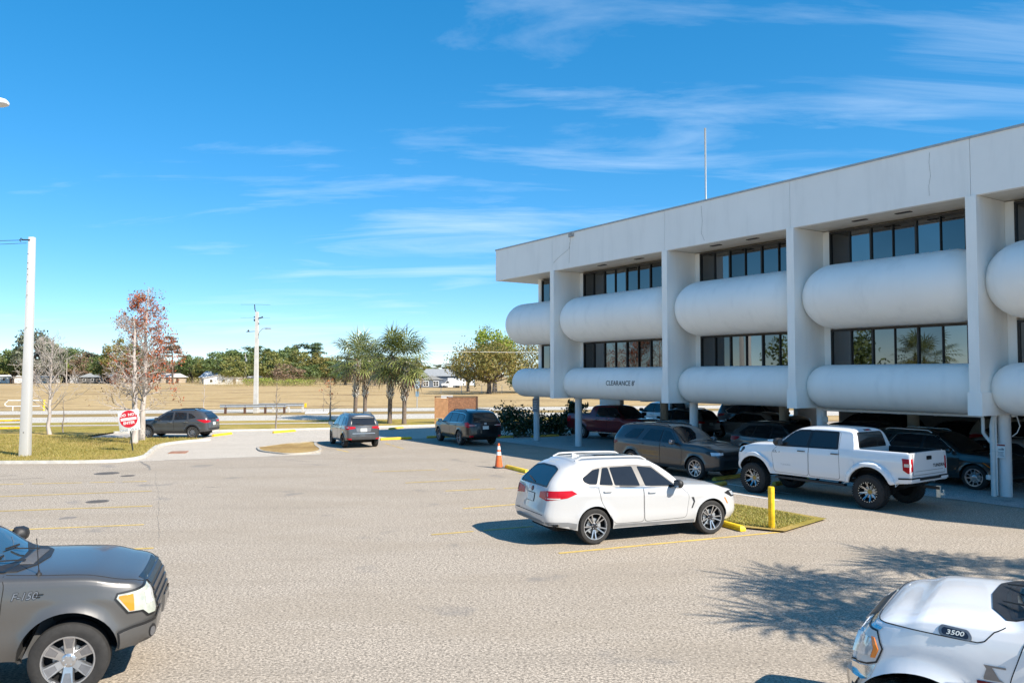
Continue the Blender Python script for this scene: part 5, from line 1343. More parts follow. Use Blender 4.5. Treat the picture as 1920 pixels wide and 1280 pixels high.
def asphalt(name, c, dark=(.16, .155, .15), agg=1.0, stain=1.0):
    t = NT(name); co = t.coord()
    fine = t.noise(co, 30, 4, .8); mid = t.noise(co, 9, 5, .65); big = t.noise(t.coord('Object', (.22, .55, 1)), 1, 5, .6); tyre = t.noise(t.coord('Object', (.10, 1.3, 1), (0, 0, R(-14))), 1.0, 4, .55)
    vor = t.n('ShaderNodeTexVoronoi'); vor.inputs['Scale'].default_value = 20; t.l(co, vor.inputs['Vector'])
    base = t.ramp(fine, [(.36, cmul(c, .25)), (.45, cmul(c, .75)), (.54, cmul(c, 1.10)), (.64, cmul(c, 2.1))])
    pit = t.ramp(vor.outputs['Distance'], [(.10, (.55, .55, .55)), (.28, (1, 1, 1))])
    base = t.mix(.55*agg, base, pit, 'MULTIPLY')
    base = t.mix(t.ramp(mid, [(.40, (0, 0, 0)), (.70, (.16, .16, .16))]), base, cmul(c, .82))
    base = t.mix(t.ramp(big, [(.44, (0, 0, 0)), (.60, (.62*stain,)*3)]), base, tuple(x*.84*k for x, k in zip(c, (1.02, 1, .96))))
    base = t.mix(t.ramp(tyre, [(.54, (0, 0, 0)), (.68, (.42*stain,)*3)]), base, cmul(c, .72))
    spk = t.noise(co, 21, 2, .6); base = t.mix(t.ramp(spk, [(.54, (0, 0, 0)), (.62, (.75*agg,)*3)]), base, cmul(c, .42)); spl = t.noise(t.coord('Object', (1, 1, 1), (0, 0, 1)), 25, 2, .6); base = t.mix(t.ramp(spl, [(.56, (0, 0, 0)), (.64, (.75*agg,)*3)]), base, cmul(c, 1.5))
    oil = t.noise(co, .55, 3, .5)
    base = t.mix(t.ramp(oil, [(.645, (0, 0, 0)), (.72, (.5*stain,)*3)]), base, dark)
    t.col(base); t.inp(Roughness=.9); t.b.inputs['Specular IOR Level'].default_value = .25
    t.bump(fine, .12, .006); return t.m

def grassy(name, stops, scale=.35, fine=14):
    t = NT(name); co = t.coord()
    a = t.noise(co, scale, 6, .65); b = t.noise(co, fine, 4, .7); s = t.noise(t.coord('Object', (.06, .45, 1)), 1.0, 5, .6)
    mx = t.n('ShaderNodeMath'); mx.operation = 'MULTIPLY_ADD'; mx.inputs[1].default_value = .45
    ad = t.n('ShaderNodeMath'); ad.operation = 'MULTIPLY'; ad.inputs[1].default_value = .55
    t.l(a, ad.inputs[0]); t.l(s, mx.inputs[0]); t.l(ad.outputs[0], mx.inputs[2])
    c = t.ramp(mx.outputs[0], stops)
    v = t.ramp(b, [(.25, (.62, .62, .62)), (.75, (1.3, 1.3, 1.3))])
    t.col(t.mix(.85, c, v, 'MULTIPLY')); t.inp(Roughness=.95); t.b.inputs['Specular IOR Level'].default_value = .1
    t.bump(b, .6, .05); return t.m

ASPH = asphalt('sun_bleached_asphalt', (.375, .318, .252))
CONC = asphalt('pale_concrete', (.485, .43, .36), agg=.3, stain=.6)
SLAB = asphalt('garage_slab', (.50, .48, .45), agg=.3, stain=1.0)
ROADM = asphalt('bleached_road', (.52, .47, .40), agg=.2, stain=.5)
FIELD = grassy('dry_field_grass', [(.35, (.16, .10, .05)), (.43, (.32, .22, .11)), (.50, (.49, .355, .18)), (.57, (.38, .265, .125)), (.66, (.19, .12, .06))], .05, 1.6)
VERGE = grassy('winter_turf', [(.32, (.20, .175, .035)), (.46, (.30, .24, .055)), (.56, (.40, .29, .095)), (.70, (.36, .23, .08))], .5, 16)
MEDIAN = grassy('median_turf', [(.3, (.20, .15, .06)), (.5, (.30, .21, .09)), (.7, (.36, .26, .12))], .3, 8)
KERB = pm('painted_kerb', (.50, .48, .43), .8, .2, 3, .4, 40)

def rl(a, x, b=.2): return (x, a+b*x)
ISLE = [(-90, 30.5), (-40, 31.9), (-20.6, 32.40), (-16.7, 32.75), (-15.95, 33.5), (-15.9, 34.7), (-16.45, 36.4), (-17.2, 38.6), (-17.65, 40.6), (-17.35, 42.4), (-16.5, 43.7), (-17.4, 44.3), (-23.4, 44.7), (-24.2, 45.4), (-24.3, 49.2), (-17.6, 51.0), (-12.5, 52.5), (-8.3, 54.8), (-2, 58.0), (8, 63.2), rl(65.2, 8), rl(65.2, -90)]
RISLE = [(4.75, 19.1), (6.17, 18.25), (7.75, 19.85), (7.0, 21.0), (6.1, 22.2), (4.9, 21.4)]
MISLE = [(-12.4, 39.2), (-11.7, 37.5), (-10.6, 36.4), (-9.9, 36.05), (-9.2, 36.6), (-9.05, 38.0), (-9.9, 40.5), (-10.5, 42.4), (-11.5, 41.6)]

def setting():
    m = MB(); N = 24
    for i in range(N+1):
        for j in range(N+1):
            m.v.append((-900+1800*i/N, -120+1500*j/N, -.03))
    m.f = [(i*(N+1)+j, (i+1)*(N+1)+j, (i+1)*(N+1)+j+1, i*(N+1)+j+1) for i in range(N) for j in range(N)]; m.m = [0]*len(m.f)
    m.build('ground', FIELD, None, fix=False)['kind'] = 'structure'
    sheet('parking_lot', [(-90, -40), (70, -40), (70, 40), (40, 60), (12, 63.5), (6, 61.8), (-8.3, 54.5), (-24.3, 49), (-90, 30)], 0, ASPH)
    sheet('driveway', [(-15.9, 32.9), (-14.4, 33.75), (-11.5, 34.9), (-8.6, 36.0), (-9.0, 38.0), (-10.7, 42.6), (-7.2, 43.95), (-4.4, 45.8), (-1, 47.6), (4, 50.5), (9.5, 55), (11.5, 62), (-8.3, 54.7), (-12.5, 52.4), (-17.6, 50.95), (-24.3, 49.1), (-24.2, 45.3), (-23.4, 44.6), (-17.4, 44.2), (-16.6, 43.7), (-17.4, 42.4), (-17.7, 40.6), (-17.2, 38.6), (-16.5, 36.4), (-15.95, 34.7)], .004, CONC)
    q = [bq(s, t) for s, t in ((37.85, 23.55), (-1.5, 23.35), (-1.5, 42.5), (38.4, 42.5), (38.0, 27))]
    sheet('garage_floor', [(p.x, p.y) for p in q], .012, SLAB)
    sheet('road', [rl(65.2, -260), rl(65.2, 260), rl(75.5, 260), rl(75.5, -260)], -.012, ROADM)
    sheet('road', [rl(81.3, -260), rl(81.3, 260), rl(89.3, 260), rl(89.3, -260)], -.012, ROADM)
    sheet('median', [rl(75.5, -260), rl(75.5, 260), rl(81.3, 260), rl(81.3, -260)], -.018, MEDIAN)
    sheet('grass_verge', ISLE, .09, VERGE)
    sheet('grass_island', MISLE, .05, grassy('dry_island_soil', [(.32, (.22, .14, .055)), (.45, (.34, .225, .09)), (.55, (.42, .29, .12)), (.66, (.52, .45, .36))], .6, 12)); sheet('grass_island', RISLE, .045, VERGE)
    sheet('sidewalk', [rl(60.1, -90, .19), rl(60.1, -11, .19), rl(61.4, -11, .19), rl(61.4, -90, .19)], .105, CONC)
    m = MB(); a = [rl(89.3, -260+20*i) for i in range(27)]
    sheet('field_edge', [rl(89.3, -260), rl(89.3, 260), rl(92.3, 260), rl(91.6, -260)], -.02, MEDIAN)
    rd = sheet('far_road', [(-420, 268), (60, 300), (60, 305), (-420, 273)], -.02, ROADM)
    # kerbs
    def kerb(path, name='kerb', w=.17, h=.135, mat=KERB):
        k = MB(); n = len(path)
        P = [Vector((p[0], p[1], 0)) for p in path]
        for i in range(n):
            d = (P[min(i+1, n-1)]-P[max(i-1, 0)]).normalized(); nx = Vector((-d.y, d.x, 0))*w/2
            for z in (0, h): k.v += [tuple(P[i]-nx*(1 if z == 0 else .86)+Vector((0, 0, z-.02))), tuple(P[i]+nx*(1 if z == 0 else .86)+Vector((0, 0, z-.02)))]
        for i in range(n-1):
            a, b = 4*i, 4*i+4
            k.f += [(a, b, b+2, a+2), (a+2, b+2, b+3, a+3), (a+3, b+3, b+1, a+1)]
        k.f += [(0, 2, 3, 1), (4*n-4, 4*n-3, 4*n-1, 4*n-2)]; k.m = [0]*len(k.f)
        o = k.build(name, mat, None, smooth=30); o['kind'] = 'structure'; return o
    def fine(path, k=5):
        out = []
        for i in range(len(path)-1):
            p0, p1, p2, p3 = path[max(i-1, 0)], path[i], path[i+1], path[min(i+2, len(path)-1)]
            for j in range(k):
                t = j/k
                out.append(tuple(.5*((2*b)+(-a+c)*t+(2*a-5*b+4*c-d)*t*t+(-a+3*b-3*c+d)*t**3) for a, b, c, d in zip(p0, p1, p2, p3)))
        return out+[path[-1]]
    kerb(fine(ISLE[1:11])); kerb(fine([(-24.4, 49.2), (-17.6, 51.0), (-12.5, 52.5), (-8.3, 54.8), (-2, 58.0), (6, 62)]))
    kerb(fine([(-16.5, 43.75), (-17.4, 44.35), (-23.4, 44.75)]), h=.10); kerb(fine(MISLE+[MISLE[0]]), w=.13, h=.085, mat=pm('old_kerb', (.40, .36, .30), .9, .25, 4, .4, 40))
    # painted lines
    YL = pm('faded_yellow_line', (.58, .40, .10), .8, .25, 3); YW = pm('ghost_yellow_line', (.50, .35, .10), .85, .2, 2)
    def line(a, b, w=.11, mat=YL, z=.005):
        a = Vector((*a, z)); b = Vector((*b, z)); d = (b-a).normalized(); n_ = Vector((-d.y, d.x, 0))*w/2
        m = MB(); K = max(1, int((b-a).length/.25)); rr = random.Random(int(a.x*10))
        for i in range(K):
            if mat is YW and rr.random() < .12: continue
            p, q = a.lerp(b, i/K), a.lerp(b, (i+1)/K); e = .8+rr.random()*.3; m.add([p-n_*e, q-n_*e, q+n_*e, p+n_*e], [(0, 1, 2, 3)])
        o = m.build('parking_line', mat, None, fix=False); o['kind'] = 'structure'
    line((.94, 16.19), (6.15, 18.38)); line((-17, 26.2), (-12.27, 27.04), mat=YW, w=.13); line((-15.4, 23.55), (-11.09, 24.81), mat=YW, w=.12); line((-13.8, 21.07), (-9.82, 22.0), w=.13, mat=YW)
    line((-13.4, 18.17), (-8.79, 19.27)); line((-11.5, 15.6), (-7.4, 16.68)); line((-1.31, 21.56), (.6, 22.5)); line((-2.05, 24.81), (.5, 25.6), mat=YW); line((-5.12, 29.7), (-2.4, 30.4), mat=YW); line((-3.53, 26.64), (-1.1, 27.6), mat=YW)
    line((-8.45, 38.6), (-7.57, 37.27)); line((-6.73, 42.22), (-5.12, 38.6), mat=YW); line((-1.8, 18.05), (.5, 19.05), mat=YW); line((.2, 29.3), (1.6, 27.2)); line((7.0, 26.5), (8.4, 24.2), mat=M['white'], w=.09); line((6.3, 24.9), (7.6, 22.9), mat=M['white'], w=.09)
    # cracks and manholes in the lot
    CR = pm('crack_fill', (.20, .18, .155), .95, .3, 5)
    def crk(pts, w):
        m = MB(); rr = random.Random(int(abs(pts[0][0])*31)); L = []
        for (a, b), (c, d) in zip(pts, pts[1:]):
            n = max(2, int(math.hypot(c-a, d-b)/.35))
            for i in range(n): L.append(Vector((a+(c-a)*i/n+rr.gauss(0, .015), b+(d-b)*i/n+rr.gauss(0, .015), .0045)))
        L.append(Vector((*pts[-1], .0045)))
        for i in range(len(L)-1):
            d = (L[i+1]-L[i]).normalized(); n_ = Vector((-d.y, d.x, 0))
            w0 = w*rr.uniform(.3, 1); m.add([L[i]-n_*w0, L[i+1]-n_*w0*.9, L[i+1]+n_*w0*.9, L[i]+n_*w0], [(0, 1, 2, 3)])
        m.build('pavement_crack', CR, None, fix=False)['kind'] = 'structure'
    crk([(-15.4, 33.3), (-14.2, 31.4), (-13.6, 30.2)], .07); crk([(-13.2, 29.8), (-12.1, 27.3), (-10.6, 24.2), (-9.2, 21.0), (-7.7, 17.6)], .007); crk([(-20, 27.9), (-17.6, 28.6)], .03); crk([(-18, 27.3), (-16.2, 27.9)], .03)
    crk([(-9.5, 33.6), (-8.3, 33.2)], .035); crk([(-2.2, 33.2), (-.9, 32.9)], .03); crk([(-9.7, 25.6), (-9.3, 25.7)], .05); crk([bq(11.2, 23.6)[:2], bq(11.4, 25.4)[:2]], .02); crk([bq(13.6, 23.6)[:2], bq(12.4, 25.5)[:2]], .015)
    crk([(-14.56, 33.78), (-11.5, 34.93), (-8.6, 36.03)], .02)
    def manhole(x, y, r, lab, rim=1):
        m = MB(); m.lathe([(r, -.02), (r, .006), (r*.9, .007), (r*.88, .003), (.001, .003)], 24, (x, y, 0))
        for k in range(-3, 4): m.bar((x-math.sqrt(max(0, .7*r*r-(k*r*.22)**2)), y+k*r*.22, .004), (x+math.sqrt(max(0, .7*r*r-(k*r*.22)**2)), y+k*r*.22, .004), r*.08, .006)
        o = m.build('manhole_cover', pm('cast_iron' if rim else 'worn_cast_iron', (.11, .10, .09) if rim else (.24, .215, .19), .7, .3, 9, .4, 40)); tag(o, lab, 'manhole cover')
    manhole(-14.7, 29.2, .42, 'large dark iron manhole cover nearest the white kerb'); manhole(-13.6, 28.5, .24, 'small dark lid just in front of the largest manhole cover')
    manhole(-11.7, 22.75, .30, 'dark round manhole cover between two faded yellow bay lines'); manhole(-11.1, 20.15, .20, 'pale worn manhole lid one bay behind the grey pickup', 0)
    # rust coloured drain inlet at the kerb corner
    m = MB(); m.box((-15.35, 37.0, .012), (.75, 1.0, .03), 0, R(14)); o = m.build('drain_apron', pm('rusty_concrete', (.30, .15, .09), .9, .3, 4)); tag(o, 'rust stained concrete drain apron inside the curved white kerb', 'drain')

    # ---- undergrowth along the foot of the far trees, uncountable
    g = MB(); ra = random.Random(77)
    for _ in range(15000):
        x = ra.uniform(-215, -32); y = 392+ra.uniform(-10, 20); hh = (1.6+2.2*abs(math.sin(x*.31)+.5*math.sin(x*.83)))*ra.random()**.7
        leaf_quad(g, Vector((x*y/300, y, hh)), ra.uniform(.5, 1.1), ra)
    o = g.build('undergrowth', [LF['olive']], None, fix=False); tag(o, 'low tangled olive undergrowth along the foot of the far tree line', 'undergrowth', kind='stuff')
    # ---- grass blades, uncountable
    blades('turf_blades', 'short yellow green turf on the kerbed left island', [ISLE[2:15]+[(-24.3, 46), (-30, 46), (-30, 32)]], 22000, .085, [(.22, .19, .04), (.33, .27, .06), (.42, .32, .11), (.20, .21, .04)], 3, .085)
    blades('island_blades', 'green and straw coloured grass on the small island by the yellow bollard', [[(5.0, 19.2), (6.1, 18.5), (7.4, 19.8), (6.9, 20.9), (6.1, 21.9), (5.1, 21.2)]], 9000, .042, [(.25, .27, .04), (.40, .34, .10), (.33, .32, .06), (.46, .36, .14)], 5, .04)
    blades('field_tufts', 'tall straw coloured weeds along the far edge of the dry field', [[(-90, 240), (-55, 240), (-55, 262), (-90, 262)], [(-112, 268), (-90, 262), (-60, 270), (-100, 290)]], 5000, 2.6, [(.55, .42, .22), (.42, .32, .16), (.34, .30, .12)], 9, -.05)

# ------------------------------------------------------------------ street furniture
def wheel_stop(i, c, d, lab, mat, L=1.83):
    a = math.atan2(d[1], d[0])
    if 'stop' not in PROTO:
        m = MB(); w, h = .16, .125
        pr = [(-w/2, 0), (-w/2, h*.55), (-w*.28, h), (w*.28, h), (w/2, h*.55), (w/2, 0)]; n = len(pr)
        vs = [(-L/2+(0 if z < h*.8 else .05), y, z) for y, z in pr]+[(L/2-(0 if z < h*.8 else .05), y, z) for y, z in pr]
        m.add(vs, [tuple(range(n)), tuple(range(2*n-1, n-1, -1))]+[(k, k+n, (k+1) % n+n, (k+1) % n) for k in range(n)])
        PROTO['stop'] = m.build('wheel_stop', M['yellow']); o = bevel(PROTO['stop'], .012)
    else:
        o = PROTO['stop'].copy(); COL.objects.link(o)
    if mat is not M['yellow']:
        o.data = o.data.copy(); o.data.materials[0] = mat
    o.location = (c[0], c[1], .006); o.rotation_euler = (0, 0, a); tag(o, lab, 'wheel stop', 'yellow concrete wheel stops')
PROTO = {}

def furniture():
    Y, O = M['yellow'], M['yellow_shaded']
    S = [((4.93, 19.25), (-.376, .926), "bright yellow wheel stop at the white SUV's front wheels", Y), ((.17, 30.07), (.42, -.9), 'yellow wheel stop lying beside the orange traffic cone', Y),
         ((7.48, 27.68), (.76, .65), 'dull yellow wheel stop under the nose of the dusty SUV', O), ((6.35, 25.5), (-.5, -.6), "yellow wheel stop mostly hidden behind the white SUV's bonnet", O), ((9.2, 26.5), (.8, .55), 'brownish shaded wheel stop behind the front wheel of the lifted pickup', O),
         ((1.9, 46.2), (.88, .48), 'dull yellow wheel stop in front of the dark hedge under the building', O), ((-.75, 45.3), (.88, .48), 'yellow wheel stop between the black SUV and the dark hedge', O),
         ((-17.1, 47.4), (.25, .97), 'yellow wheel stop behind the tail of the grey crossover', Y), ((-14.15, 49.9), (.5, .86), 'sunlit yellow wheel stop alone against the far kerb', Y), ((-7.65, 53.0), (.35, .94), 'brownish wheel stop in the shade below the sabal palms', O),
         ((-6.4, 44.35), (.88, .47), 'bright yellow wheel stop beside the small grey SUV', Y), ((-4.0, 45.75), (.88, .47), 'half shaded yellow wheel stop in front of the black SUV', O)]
    for i, (c, d, l, m) in enumerate(S): wheel_stop(i, c, d, l, m)
    # bollard
    b = MB(); b.prism([(.075*math.cos(R(45*k+22)), .075*math.sin(R(45*k+22))) for k in range(8)], -.05, .97); b.prism([(.06*math.cos(R(45*k+22)), .06*math.sin(R(45*k+22))) for k in range(8)], .97, .985)
    o = b.build('bollard', M['yellow'], loc=(6.0, 18.65, 0)); bevel(o, .006, 1); tag(o, 'bright yellow bollard on the small grass island by the white SUV', 'bollard')
    # cone
    root = empty('traffic_cone', (-.51, 30.9, 0), .3); tag(root, 'orange traffic cone with two white bands on a black base', 'traffic cone')
    OR = pm('cone_orange', (.72, .13, .03), .55, .15, 9, .1, 60); c = MB(); H = .93
    def rz(z): return .15-.118*z/H
    c.lathe([(rz(z), .05+z*.96) for z in (0, .2, .4, .6, .8, H)]+[(.02, .05+H*.962)], 24); c.build('cone', OR, root, smooth=40)
    for z0, z1 in ((.46, .60), (.68, .82)):
        w = MB(); w.lathe([(rz(z0)+.004, .05+z0*.96), (rz(z1)+.004, .05+z1*.96)], 24, cap=False); w.build('band', M['white'], root, smooth=40)
    bb = MB(); bb.box((0, 0, .03), (.40, .40, .05), taper=.93); bevel(bb.build('base', M['black'], root), .01)
    # tall concrete pole with bracket
    root = empty('concrete_pole', (-21.05, 34.65, 0), R(4)); tag(root, 'tall square white concrete pole standing on the left grass island', 'utility pole')
    p = MB(); p.box((.06, 0, 4.78), (.37, .37, 9.56)); o = p.build('pole', pm('white_concrete_pole', (.50, .495, .475), .8, .08, 2, .2, 30, stretch=(1, 1, .2)), root)
    for v in o.data.vertices:
        if v.co.z > 5: v.co.x = .13+(v.co.x-.06)*.60; v.co.y *= .60
    bevel(o, .02)
    h = MB()
    for z in (1.1, 5.6, 7.0, 7.6, 7.9, 8.15, 8.4, 8.8): h.lathe([(.022, -.19), (.001, -.191)], 8, (.07, 0, z), 'Y')
    h.build('bolt_hole', M['dark'], root)
    b = MB(); b.bar((-.25, -.1, 9.42), (.1, -.1, 9.42), .07, .05); b.tube([(-.2, -.1, 9.42), (-.28, -.1, 9.5), (-.34, -.1, 9.40), (-.28, -.1, 9.34)], .02, 6); b.build('bracket', M['black'], root)
    w = MB(); w.tube([(-21.3+(-6)*t*1, 34.6-1.5*t, 9.42-.6*t+.5*t*t) for t in (0, .3, .6, 1, 1.5, 2, 3)], .012, 5); w.tube([(-21.3-6*t, 34.9-1.2*t, 9.34-.7*t+.5*t*t) for t in (0, .4, 1, 2, 3)], .01, 5)
    o = w.build('overhead_wire', M['black']); tag(o, 'thin black wires running left from the top of the tall concrete pole', 'wire')
    # lamp in the top left corner
    root = empty('street_lamp', (-10.3, 12.5, 0)); tag(root, 'street lamp whose pale cobra head pokes into the top left corner', 'street lamp')
    p = MB(); p.lathe([(.10, 0), (.09, 2), (.065, 8.05)], 14); p.tube([(0, 0, 7.3), (.15, .03, 7.75), (.55, .12, 7.95), (1.15, .28, 7.98)], [.035, .035, .03, .03], 8); p.build('pole', M['steel'], root, smooth=40)
    h = MB(); vs = []; n = 12
    secs = [(1.10, .05, .05), (1.25, .09, .075), (1.5, .14, .10), (1.78, .165, .115), (2.0, .15, .10), (2.10, .10, .07), (2.14, .04, .03)]
    for x, ry, rzz in secs:
        for k in range(n):
            a = 2*math.pi*k/n; zz = math.sin(a); vs.append((x, .28+ry*math.cos(a), 7.955+(rzz*zz if zz > 0 else rzz*.45*zz)))
    h.add(vs, [(i*n+k, i*n+(k+1) % n, (i+1)*n+(k+1) % n, (i+1)*n+k) for i in range(len(secs)-1) for k in range(n)]+[tuple(range(n)), tuple((len(secs)-1)*n+k for k in range(n))])
    ho = h.build('lamp_head', pm('pale_lamp_housing', (.72, .72, .70), .4, .08, 8), root, smooth=40)
    l = MB(); l.lathe([(.15, 0), (.12, -.05), (.06, -.075), (.001, -.08)], 16, (1.72, .28, 7.92), cap=False)
    for v in range(len(l.v)): l.v[v] = (1.72+(l.v[v][0]-1.72)*1.7, .28+(l.v[v][1]-.28)*.8, l.v[v][2])
    l.build('lens', glassm('brown_lamp_lens', (.20, .15, .07), .15), ho, smooth=40)
    # DO NOT ENTER
    root = empty('road_sign', (-17.35, 36.75, .06)); root.rotation_euler = (0, R(-8), R(-6)); root.scale = (1.1, 1, .98); tag(root, 'leaning square do not enter sign on a thin post with a faded one way plate', 'sign')
    p = MB(); p.box((0, .03, .62), (.05, .03, 1.5)); p.build('post', pm('dark_green_post', (.05, .06, .05), .6, .2, 8, metal=.4), root)
    b = MB(); b.box((0, 0, 1.53), (.92, .02, .84)); bevel(b.build('sign_panel', M['white'], root), .006)
    RED = pm('sign_red', (.62, .012, .03), .4, .08, 8); t = MB()
    t.add([(.40*math.cos(R(k*10)), -.014, 1.54+.40*math.sin(R(k*10))) for k in range(36)], [tuple(range(36))], 0)
    t.add([(x, -.018, 1.54+z) for x, z in ((-.35, -.065), (.35, -.065), (.35, .065), (-.35, .065))], [(0, 1, 2, 3)], 1)
    fn = lambda cx, cz: (lambda x, y, e: (cx+x, -.018-e, cz+y))
    text_on(t, 'DO  NOT', .17, fn(0, 1.73), 1, bold=.008); text_on(t, 'ENTER', .17, fn(0, 1.355), 1, bold=.008)
    t.build('sign_print', [RED, M['white']], root, fix=False)
    b = MB(); b.box((0, .0, 1.035), (.90, .02, .13)); bevel(b.build('sign_plate', M['white'], root), .006)
    t = MB(); text_on(t, 'ONE  WAY', .14, lambda x, y, e: (x, -.013-e, 1.035+y), 0, bold=.003, sx=1.25); t.build('sign_print', pm('faded_grey_print', (.30, .33, .36), .6, .4, 5), root, fix=False)
    # yellow pipe gate at the left edge
    root = empty('pipe_gate', (-30.8, 47.5, 0)); tag(root, 'yellow pipe barrier with a leaning post at the left edge of the grass', 'barrier')
    g = MB()
    for z in (.42, .86): g.tube([(-3, -.3, z-.05), (2.0, .1, z+.02)], .055, 8)
    g.build('rail', M['yellow'], root, smooth=40); g = MB(); g.tube([(.35, -.1, -.1), (.1, -.1, .6), (-.28, -.1, 1.5)], .085, 10); g.build('post', M['yellow'], root, smooth=40)
    g = MB(); g.tube([(.0+.3*math.cos(a/8*3.1), -.2, .85+.3*math.sin(a/8*3.1)) for a in range(9)], .025, 6); g.tube([(.1+.28*math.cos(a/8*3.1), -.2, .35+.3*math.sin(a/8*3.1)) for a in range(9)], .025, 6)
    g.lathe([(.07, -.05), (.07, .3)], 10, (.5, -.1, 0)); g.build('pipe_loop', M['steel'], root, smooth=40)
    root = empty('field_gate', (-49.2, 80.5, 0)); tag(root, 'white pipe gate with a yellow end post beyond the far road', 'gate')
    g = MB(); g.tube([(-1.5, 0, .85), (-1.7, 0, .7), (-1.7, 0, .55), (-1.5, 0, .42), (1.8, .2, .42)], .045, 6); g.tube([(-1.5, 0, .85), (-1.4, 0, 1.0), (1.9, .2, 1.0)], .045, 6); g.tube([(-.9, 0, -.1), (-.9, 0, .42)], .04, 6); g.build('rail', M['white'], root, smooth=40)
    g = MB(); g.lathe([(.11, -.1), (.11, 1.05), (.001, 1.06)], 10, (2.1, .2, 0)); g.build('post', M['yellow'], root, smooth=40)
    # guardrails
    def rail(name, a, b, lab, posts, mat):
        a = Vector((*a, 0)); b = Vector((*b, 0)); root = empty(name, a); tag(root, lab, 'guardrail'); d = b-a; n_ = Vector((-d.y, d.x, 0)).normalized()
        prof = [(.0, .86), (.05, .82), (.0, .74), (.0, .70), (.05, .62), (0, .56)]; vs = []
        for p in (Vector((0, 0, 0)), d):
            for o_, z in prof: vs.append(p-n_*(o_+.02)+Vector((0, 0, z)))
            for o_, z in prof[::-1]: vs.append(p-n_*(o_+.005)+Vector((0, 0, z)))
        m = MB(); k = 12; m.add(vs, [(j, (j+1) % k, k+(j+1) % k, k+j) for j in range(k)]+[tuple(range(k-1, -1, -1)), tuple(range(k, 2*k))]); m.build('beam', M['steel'], root)
        for t in posts:
            q = MB(); q.box(d*t+Vector((0, 0, .35))+n_*.08, (.18, .2, .9)); q.build('post', mat, root)
    rail('guardrail', (-26.8, 73.6), (-21.0, 74.6), 'galvanised guardrail section in front of the concrete utility pole', (.08, .37, .68, .97), M['wood_dk']); rail('guardrail', (-24.6, 76.2), (-20.0, 77.0), 'second guardrail section behind the concrete utility pole', (.1, .4, .7, .98), M['concrete'])
    e = MB(); e.box((-19.85, 77.1, .65), (.18, .12, .4)); o = e.build('hazard_marker', M['yellow']); tag(o, 'small yellow end marker on the guardrail', 'marker')
    # utility poles
    root = empty('utility_pole', (-24.05, 75.3, 0)); tag(root, 'concrete utility pole with small street light arm behind the guardrail', 'utility pole')
    p = MB(); p.box((0, 0, 4.75), (.40, .40, 9.5)); o = p.build('pole', M['concrete'], root)
    for v in o.data.vertices:
        if v.co.z > 5: v.co.x *= .62; v.co.y *= .62
    a = MB(); a.tube([(.12, 0, 7.0), (.25, -.1, 7.55), (.6, -.25, 7.9), (1.0, -.4, 7.92)], .035, 6); ao = a.build('lamp_arm', M['steel'], root, smooth=40)
    l = MB(); l.box((1.2, -.45, 7.90), (.55, .2, .13)); bevel(l.build('lamp_head', M['steel'], ao), .03)
    x = MB(); x.tube([(-.05, 0, 9.4), (-.2, 0, 9.7), (-.25, 0, 10.2)], .05, 6); x.bar((-.3, 0, 8.75), (.55, 0, 9.0), .12, .10); x.bar((-.3, 0, 8.7), (.25, -.1, 8.35), .07, .07); x.bar((-1.0, 0, 7.62), (-.2, 0, 7.66), .05, .05); x.lathe([(.08, 0), (.1, .1), (.03, .22)], 8, (-.8, 0, 7.6))
    for q in (-.25, .5): x.lathe([(.05, 0), (.07, .06), (.03, .14)], 8, (q, 0, 8.95))
    x.build('insulator', M['black'], root)
    for (dx, z0, z1) in ((0, 10.2, 9.95), (.0, 8.95, 8.9)):
        w = MB(); w.tube([(-24.2+s*2.2, 75.3+s*.45, z0-.05*abs(s)) for s in (-.6, -.3, 0, .3, .6)], .012, 4); o = w.build('overhead_wire', M['black'])
        tag(o, 'short wire at the very top of the concrete utility pole' if z0 > 10 else 'wire just below the top of the concrete utility pole', 'wire')
    def thin_pole(x, y, h, lab, box=1):
        root = empty('utility_pole', (x, y, 0)); tag(root, lab, 'utility pole')
        m = MB(); m.lathe([(.19, 0), (.14, h), (.001, h+.02)], 8); m.build('pole', BARKP, root, smooth=40)
        if box: m = MB(); m.lathe([(.34, h-3.2), (.34, h-1.9)], 10, (.45, -.3, 0)); m.bar((-.6, 0, h-1.4), (.6, 0, h-1.4), .12, .12); m.build('transformer', M['steel'], root)
    thin_pole(-104, 312, 12.0, 'slim pale utility pole with transformer right of the white gabled house'); thin_pole(-86, 308, 9.2, 'slim utility pole among the trees right of the tall concrete utility pole', 0); thin_pole(-178, 320, 10.0, 'thin pale pole with bushy top behind the bare white tree', 0); thin_pole(-118, 318, 7.5, 'thin pole left of the white gabled house', 0); thin_pole(12.5, 262, 14, 'tall thin pole beside the golden oak at the field edge', 0)
    # traffic sign seen from behind
    root = empty('stop_sign', (-10.3, 87.0, 0), R(12)); tag(root, 'traffic sign seen from behind across the far road', 'sign')
    m = MB(); m.lathe([(.045, 0), (.045, 3.1)], 8); m.build('post', M['steel'], root)
    m = MB(); m.prism([(.42*math.cos(R(45*k+22.5)), .42*math.sin(R(45*k+22.5))) for k in range(8)], -.015, .015); o = m.build('sign_panel', pm('sign_back_blue_grey', (.30, .38, .45), .5, .1, 6, metal=.3), root); o.rotation_euler = (R(90), 0, R(35)); o.location = (0, -.06, 2.62); o.scale = (1, 1.5, 1)
    m = MB(); m.box((0, -.06, 1.5), (.45, .03, .55), 0, R(35)); m.build('sign_plate', pm('sign_back_dark', (.14, .22, .28), .5, .1, 6, metal=.3), root)
    # carved wooden board seen from behind
    root = empty('notice_board', (-4.05, 58.0, 0), R(2)); tag(root, 'brown carved wooden sign board on three posts behind the black SUV', 'sign board')
